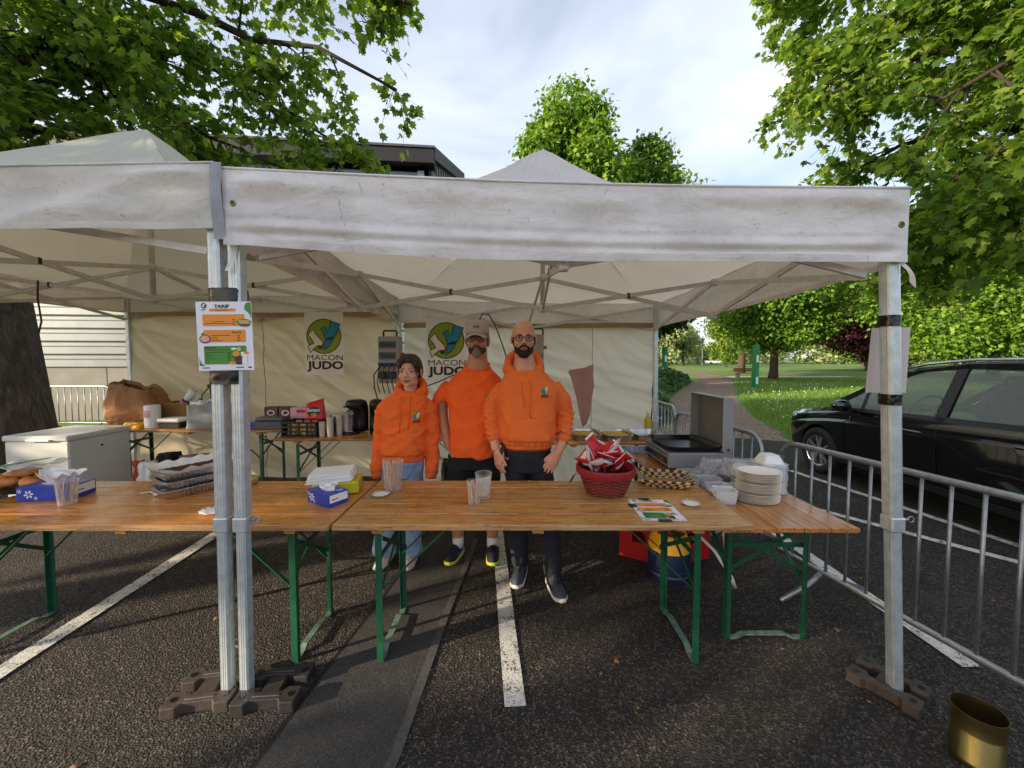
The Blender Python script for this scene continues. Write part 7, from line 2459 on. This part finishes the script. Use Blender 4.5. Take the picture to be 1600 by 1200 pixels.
# ------------------------------------------------------------------ man in the cap
def spectacles(root, c, s, mat, dark=False):
    c = Vector(c)
    g = MB()
    for sx in (-1, 1):
        g.tube([c + Vector((sx * .0335 + .0255 * math.cos(a) * (1 + .10 * math.sin(a)), -.1045 - 0.004 * math.sin(a), .1105 + .0195 * math.sin(a))) * s for a in [2 * PI * k / 24 for k in range(24)]], .0017 * s, 6, False, True)
        g.tube([c + Vector(p) * s for p in ((sx * .058, -.103, .117), (sx * .073, -.085, .117), (sx * .081, .0, .115))], .0022 * s, 6)
    g.tube([c + Vector(p) * s for p in ((-.009, -.106, .116), (0, -.109, .119), (.009, -.106, .116))], .0022 * s, 6)
    o_ = g.build('glasses', mat, root, True)
    for sx in (-1, 1):
        newmesh('lens', [c + Vector((sx * .0335 + .0245 * math.cos(a), -.1042, .1105 + .0185 * math.sin(a))) * s for a in [2 * PI * k / 20 for k in range(20)]], [tuple(range(20))], 'lens', o_)
    return o_

def build_cap_man():
    rx, ry = -0.305, 3.06
    root = thing('person', 'bearded man with cap and glasses in orange T-shirt and black shorts', 'person', (rx, ry, 0))
    cc = (0.035, -0.05, 1.650)
    hs = 1.10
    b = MB()
    head_parts(b, cc, hs, 1.04, 1.08)
    limb(b, [(0.02, 0.035, 1.49), (0.025, 0.03, 1.56), (0.03, 0.02, 1.63), (0.035, 0.012, 1.72)], [0.135, 0.098, 0.078, 0.070])
    b.loft([ring_e((0.01, 0, z), a, d) for z, a, d in ((0.86, .16, .11), (1.0, .165, .115), (1.15, .16, .11), (1.30, .175, .11), (1.42, .18, .095), (1.50, .10, .07))])
    RA = [(-.215, 0.03, 1.44), (-.255, 0.05, 1.30), (-.262, 0.06, 1.16), (-.235, 0.03, 1.04), (-.205, 0.0, .925)]
    LA = [(.235, 0.03, 1.44), (.275, 0.06, 1.28), (.285, 0.08, 1.14), (.27, 0.05, 1.02), (.24, 0.02, .92)]
    for P_, sx in ((RA, -1), (LA, 1)):
        limb(b, [(P_[0][0] * .86, P_[0][1], P_[0][2] - .035)] + P_[1:], [.040, .050, .045, .041, .030])
        hand(b, P_[-1], (-sx * .35, -.15, -1), (-sx, 0, 0), (0, -1, 0), s=1.0)
        limb(b, [(sx * .095, 0, .9), (sx * .125, -.02, .52), (sx * .135, -.0, .46), (sx * .142, .05, .30), (sx * .143, .065, .07)], [.095, .066, .058, .058, .038])
    meshobj('body', fuse(b, 0.0055, 2), 'skinT', root)
    c = Vector(cc)
    face_bits(root, cc, hs, 'stubble', True, 0.3, 0.004)
    # beard: dark moustache, grey chin
    m = MB()
    m.tube([c + Vector((x, -.098 + 13 * x * x, z)) * hs for x, z in ((-.032, .044), (-.022, .057), (-.010, .0635), (0, .062), (.010, .0635), (.022, .057), (.032, .044))], [.005 * hs, .0075 * hs, .0085 * hs, .006 * hs, .0085 * hs, .0075 * hs, .005 * hs], 9)
    for sx in (-1, 1):
        m.ell(c + Vector((sx * .036, -.068, .035)) * hs, (.018 * hs, .020 * hs, .028 * hs))
        m.ell(c + Vector((sx * .052, -.030, .050)) * hs, (.011 * hs, .030 * hs, .034 * hs))
    me = fuse(m, 0.0045, 2, wrinkle(9, 0.0012, 160, 160)); meshobj('beard', me, 'stubble', root)
    m = MB(); m.ell(c + Vector((0, -.076, .018)) * hs, (.034 * hs, .025 * hs, .027 * hs)); m.ell(c + Vector((0, -.078, -.004)) * hs, (.022 * hs, .017 * hs, .016 * hs))
    me = fuse(m, 0.0045, 2, wrinkle(10, 0.0012, 160, 160)); meshobj('chin_beard', me, 'beardgrey', root)
    for sx in (-1, 1):
        MB().ell(c + Vector((sx * .072, .03, .11)) * hs, (.014 * hs, .05 * hs, .05 * hs)).build('hair', 'beardgrey', root, True)
    spectacles(root, cc, hs, 'blackplastic')
    # cap
    m = MB()
    m.loft([[c + Vector((.083 * k * math.cos(a), .012 + .102 * k * math.sin(a), z)) * hs for a in [2 * PI * q / 32 for q in range(32)]] for k, z in ((1.0, .150), (1.02, .165), (1.0, .19), (.93, .215), (.78, .236), (.5, .250), (.15, .255))])
    cp = m.build('cap', 'cap', root, True)
    m = MB()
    m.grid(20, 8, lambda u, v: c + Vector(((u - .5) * .150 * (1 - .12 * v), -.082 - .088 * v * math.sin(PI * (.12 + .76 * u)) ** .6 + .03 * (abs(u - .5) * 2) ** 2 * (1 - v), .158 - .020 * v - .030 * (abs(u - .5) * 2) ** 2)) * hs)
    m.build('peak', 'cap', cp, True, False, 0.004)
    MB().ell(c + Vector((0, .012, .256)) * hs, (.006, .006, .004)).build('button', 'cap', cp, True)
    m = MB()
    for x in (-.014, .014):
        m.tube([c + Vector((x * 1.25, -.090, .206)) * hs, c + Vector((x * .75, -.0925, .198)) * hs, c + Vector((x * 1.25, -.0965, .190)) * hs], .0035, 6)
    m.tube([c + Vector((-.012, -.0925, .198)) * hs, c + Vector((.012, -.0925, .198)) * hs], .0032, 6)
    m.build('emblem', 'ink', cp, True)
    # T-shirt
    m = MB()
    m.loft([ring_e((x, 0.0, z), a, d, 36, 2.7) for z, x, a, d in ((0.855, .005, .200, .150), (0.93, .005, .205, .156), (1.05, .008, .205, .158), (1.18, .01, .205, .15), (1.30, .012, .218, .142), (1.40, .014, .232, .125), (1.455, .018, .212, .112), (1.50, .02, .170, .098), (1.535, .022, .130, .090))])
    m.loft([ring_e((x, y, z), a, d, 36, 2.4) for z, x, y, a, d in ((1.50, .02, .012, .150, .09), (1.545, .023, .022, .118, .078), (1.575, .026, .034, .100, .062), (1.598, .028, .044, .086, .045))])
    for P_ in (RA, LA):
        limb(m, [Vector(P_[0]) + Vector((.03 if P_[0][0] < 0 else -.03, 0, -.025)), P_[1], Vector(P_[1]).lerp(Vector(P_[2]), .15)], [.074, .081, .080], 20)
    me = fuse(m, 0.008, 9, wrinkle(51, 0.0095, 12, 10))
    ts = meshobj('t_shirt', me, 'tee', root)
    bv = bvh_of(me)
    MB().tube([(.027 + .096 * math.cos(a), .014 + .088 * math.sin(a), 1.572 + .040 * math.sin(a)) for a in [2 * PI * k / 32 for k in range(32)]], .009, 8, False, True).build('collar', 'tee', ts, True)
    chest_logo(ts, bv, .13, 1.335, 0.06)
    # shorts, socks, shoes
    m = MB()
    m.loft([ring_e((0, 0, z), a, d) for z, a, d in ((0.93, .185, .135), (0.84, .195, .14), (0.76, .19, .135))])
    for sx in (-1, 1):
        limb(m, [(sx * .09, 0, .84), (sx * .118, -.015, .62), (sx * .128, -.015, .47)], [.115, .108, .105], 20)
    me = fuse(m, 0.008, 3, wrinkle(61, 0.009, 12, 12)); meshobj('shorts', me, 'shorts', root)
    for sx, toe, heel in ((-1, (-.20, -.13), (-.135, .135)), (1, (.155, -.14), (.143, .135))):
        MB().tube([(sx * .143, .065, .07), (sx * .1425, .06, .165)], [.045, .046], 16).build('sock', 'sock', root, True)
        shoe(root, toe, heel, 'shoenavy', 'neon', 'shoenavy', 0.049, 'shoeblue')

# ------------------------------------------------------------------ bald man
def build_bald_man():
    rx, ry = 0.15, 2.86
    root = thing('person', 'bald man with dark beard and glasses in orange hoodie and dark jeans', 'person', (rx, ry, 0))
    cc = (-0.065, -0.055, 1.648)
    hs = 1.09
    b = MB()
    head_parts(b, cc, hs, 1.0, 1.02)
    limb(b, [(-0.05, 0.03, 1.50), (-0.055, 0.022, 1.57), (-0.06, 0.015, 1.63), (-0.065, 0.01, 1.71)], [0.12, 0.09, 0.072, 0.066])
    b.loft([ring_e((-.03, 0, z), a, d) for z, a, d in ((0.86, .15, .10), (1.0, .145, .10), (1.15, .15, .105), (1.30, .165, .105), (1.42, .17, .09), (1.50, .10, .07))])
    RA = [(-.225, 0.02, 1.425), (-.285, 0.03, 1.30), (-.302, 0.03, 1.175), (-.288, -0.03, 1.06), (-.265, -0.075, .955)]
    LA = [(.160, 0.02, 1.425), (.225, 0.04, 1.31), (.250, 0.05, 1.185), (.240, -0.02, 1.06), (.182, -0.105, .945)]
    limb(b, [(-.20, .02, 1.40)] + RA[1:], [.040, .048, .045, .042, .030]); limb(b, [(.135, .02, 1.40)] + LA[1:], [.040, .048, .045, .042, .030])
    hand(b, RA[-1], (.14, -.16, -1), (.72, .45, 0), (.6, -.8, 0), (0.22, 0.30, 0.25), 1.10, 0.05, 0.45)
    hand(b, LA[-1], (-.52, -.10, -.85), (.1, 1, -.15), (-.85, 0, .5), (0.10, 0.22, 0.2), 1.10, 0.10, 0.35)
    for sx, k in ((-1, 0), (1, 1)):
        limb(b, [(sx * .09 - .03, 0, .9), (sx * .11 - .0, -.02 - .04 * k, .48), (-.088 + .23 * k, -.01 - .155 * k, .07)], [.095, .06, .04])
    meshobj('body', fuse(b, 0.005, 2), 'skinM', root)
    c = Vector(cc)
    face_bits(root, cc, hs, 'beard', True, 0.7, 0.0036)
    m = MB()
    m.tube([c + Vector((x, -.098 + 13 * x * x, z)) * hs for x, z in ((-.033, .040), (-.024, .056), (-.011, .0635), (0, .062), (.011, .0635), (.024, .056), (.033, .040))], [.006 * hs, .0075 * hs, .008 * hs, .006 * hs, .008 * hs, .0075 * hs, .006 * hs], 9)
    m.ell(c + Vector((0, -.070, .014)) * hs, (.036 * hs, .031 * hs, .030 * hs)); m.ell(c + Vector((0, -.045, .004)) * hs, (.040 * hs, .04 * hs, .022 * hs))
    for sx in (-1, 1):
        m.ell(c + Vector((sx * .034, -.062, .032)) * hs, (.021 * hs, .026 * hs, .030 * hs))
        m.ell(c + Vector((sx * .051, -.026, .048)) * hs, (.013 * hs, .036 * hs, .038 * hs))
        m.ell(c + Vector((sx * .066, -.008, .088)) * hs, (.007 * hs, .016 * hs, .03 * hs))
    me = fuse(m, 0.0045, 3, wrinkle(12, 0.0012, 160, 160)); meshobj('beard', me, 'beard', root)
    spectacles(root, cc, hs, 'blackplastic')
    # hoodie
    m = MB()
    m.loft([ring_e((x, y, z), a, d, 36, 2.7) for z, x, y, a, d in ((0.985, -.03, -.005, .170, .128), (1.01, -.03, -.008, .190, .150), (1.06, -.03, -.01, .204, .162), (1.16, -.032, -.008, .204, .158), (1.28, -.034, 0, .212, .145), (1.38, -.036, 0.002, .230, .13), (1.445, -.040, .005, .214, .118), (1.50, -.046, .008, .168, .102), (1.545, -.052, .01, .118, .09))])
    for P_ in (RA, LA):
        limb(m, [Vector(P_[0]) + Vector((.02 if P_[0][0] < 0 else -.02, 0, -.012)), P_[1], P_[2], Vector(P_[3]) + Vector((0, 0, .0)), Vector(P_[3]).lerp(Vector(P_[4]), .12)], [.074, .074, .068, .060, .051], 20)
    def dsp(V, N, w1=wrinkle(71, 0.0085, 13, 11)):
        d = w1(V, N)
        arm = (np.abs(V[:, 0] + .03) > .235) & (V[:, 2] < 1.25)      # pushed-up sleeves bunch below the elbow
        d += np.where(arm, 0.0055 * np.sin(V[:, 2] * 150 + V[:, 0] * 40 + 2 * np.sin(V[:, 1] * 30)), 0)
        low = np.clip((1.10 - V[:, 2]) / .1, 0, 1)
        d += low * 0.003 * np.sin(np.arctan2(V[:, 1], V[:, 0] + .03) * 22)
        return d
    me = fuse(m, 0.0075, 8, dsp)
    hd = meshobj('hoodie', me, 'hoodie2', root)
    bv = bvh_of(me)
    MB().loft([ring_e((-.03, -.005, z), a, d, 36, 2.7) for z, a, d in ((.970, .166, .125), (.976, .172, .131), (1.0, .176, .134), (1.01, .176, .136))]).build('waistband', 'hoodie2', hd, True)
    for P_ in (RA, LA):
        p, q = Vector(P_[3]), Vector(P_[4])
        MB().tube([p.lerp(q, .05), p.lerp(q, .40)], [.050, .046], 18).build('cuff', 'hoodie2', hd, True)
    hood(hd, (-.062, 0.022, 1.588), 'hoodie2', 0.118, 0.092, 0.080, 0.042, True, .04)
    kangaroo(hd, bv, -.03, 1.035, 1.20, .31, .25, 'hoodie2')
    strings(hd, bv, [(-.085, 1.47), (-.082, 1.40), (-.07, 1.33), (-.062, 1.285)], 'hoodie2'); strings(hd, bv, [(-.020, 1.47), (-.018, 1.38), (-.020, 1.27), (-.020, 1.21)], 'hoodie2')
    chest_logo(hd, bv, .085, 1.40, 0.056)
    # jeans with belt
    m = MB()
    m.loft([ring_e((-.03, 0, z), a, d) for z, a, d in ((1.02, .160, .118), (0.94, .172, .128), (0.86, .182, .13), (0.80, .178, .125))])
    LG = {-1: [(-.115, 0, .88), (-.115, -.02, .52), (-.10, -.02, .30), (-.088, -.01, .065)], 1: [(.06, 0, .88), (.105, -.06, .52), (.135, -.115, .30), (.142, -.165, .065)]}
    for sx in (-1, 1):
        limb(m, LG[sx], [.100, .082, .072, .068], 20)
    me = fuse(m, 0.008, 3, wrinkle(81, 0.009, 16, 12)); j = meshobj('jeans', me, 'jeans', root)
    MB().loft([ring_e((-.03, 0, z), a, d) for z, a, d in ((.955, .171, .130), (.958, .176, .134), (.990, .174, .132), (.993, .168, .128))]).build('belt', 'leather', j, True)
    shoe(root, (-.125, -.235), (-.075, .06), 'shoegrey', 'soleW', 'cartrim', 0.050, 'shoenavy')
    shoe(root, (.185, -.39), (.135, -.10), 'shoegrey', 'soleW', 'cartrim', 0.050, 'shoenavy')

build_girl()
build_cap_man()
build_bald_man()
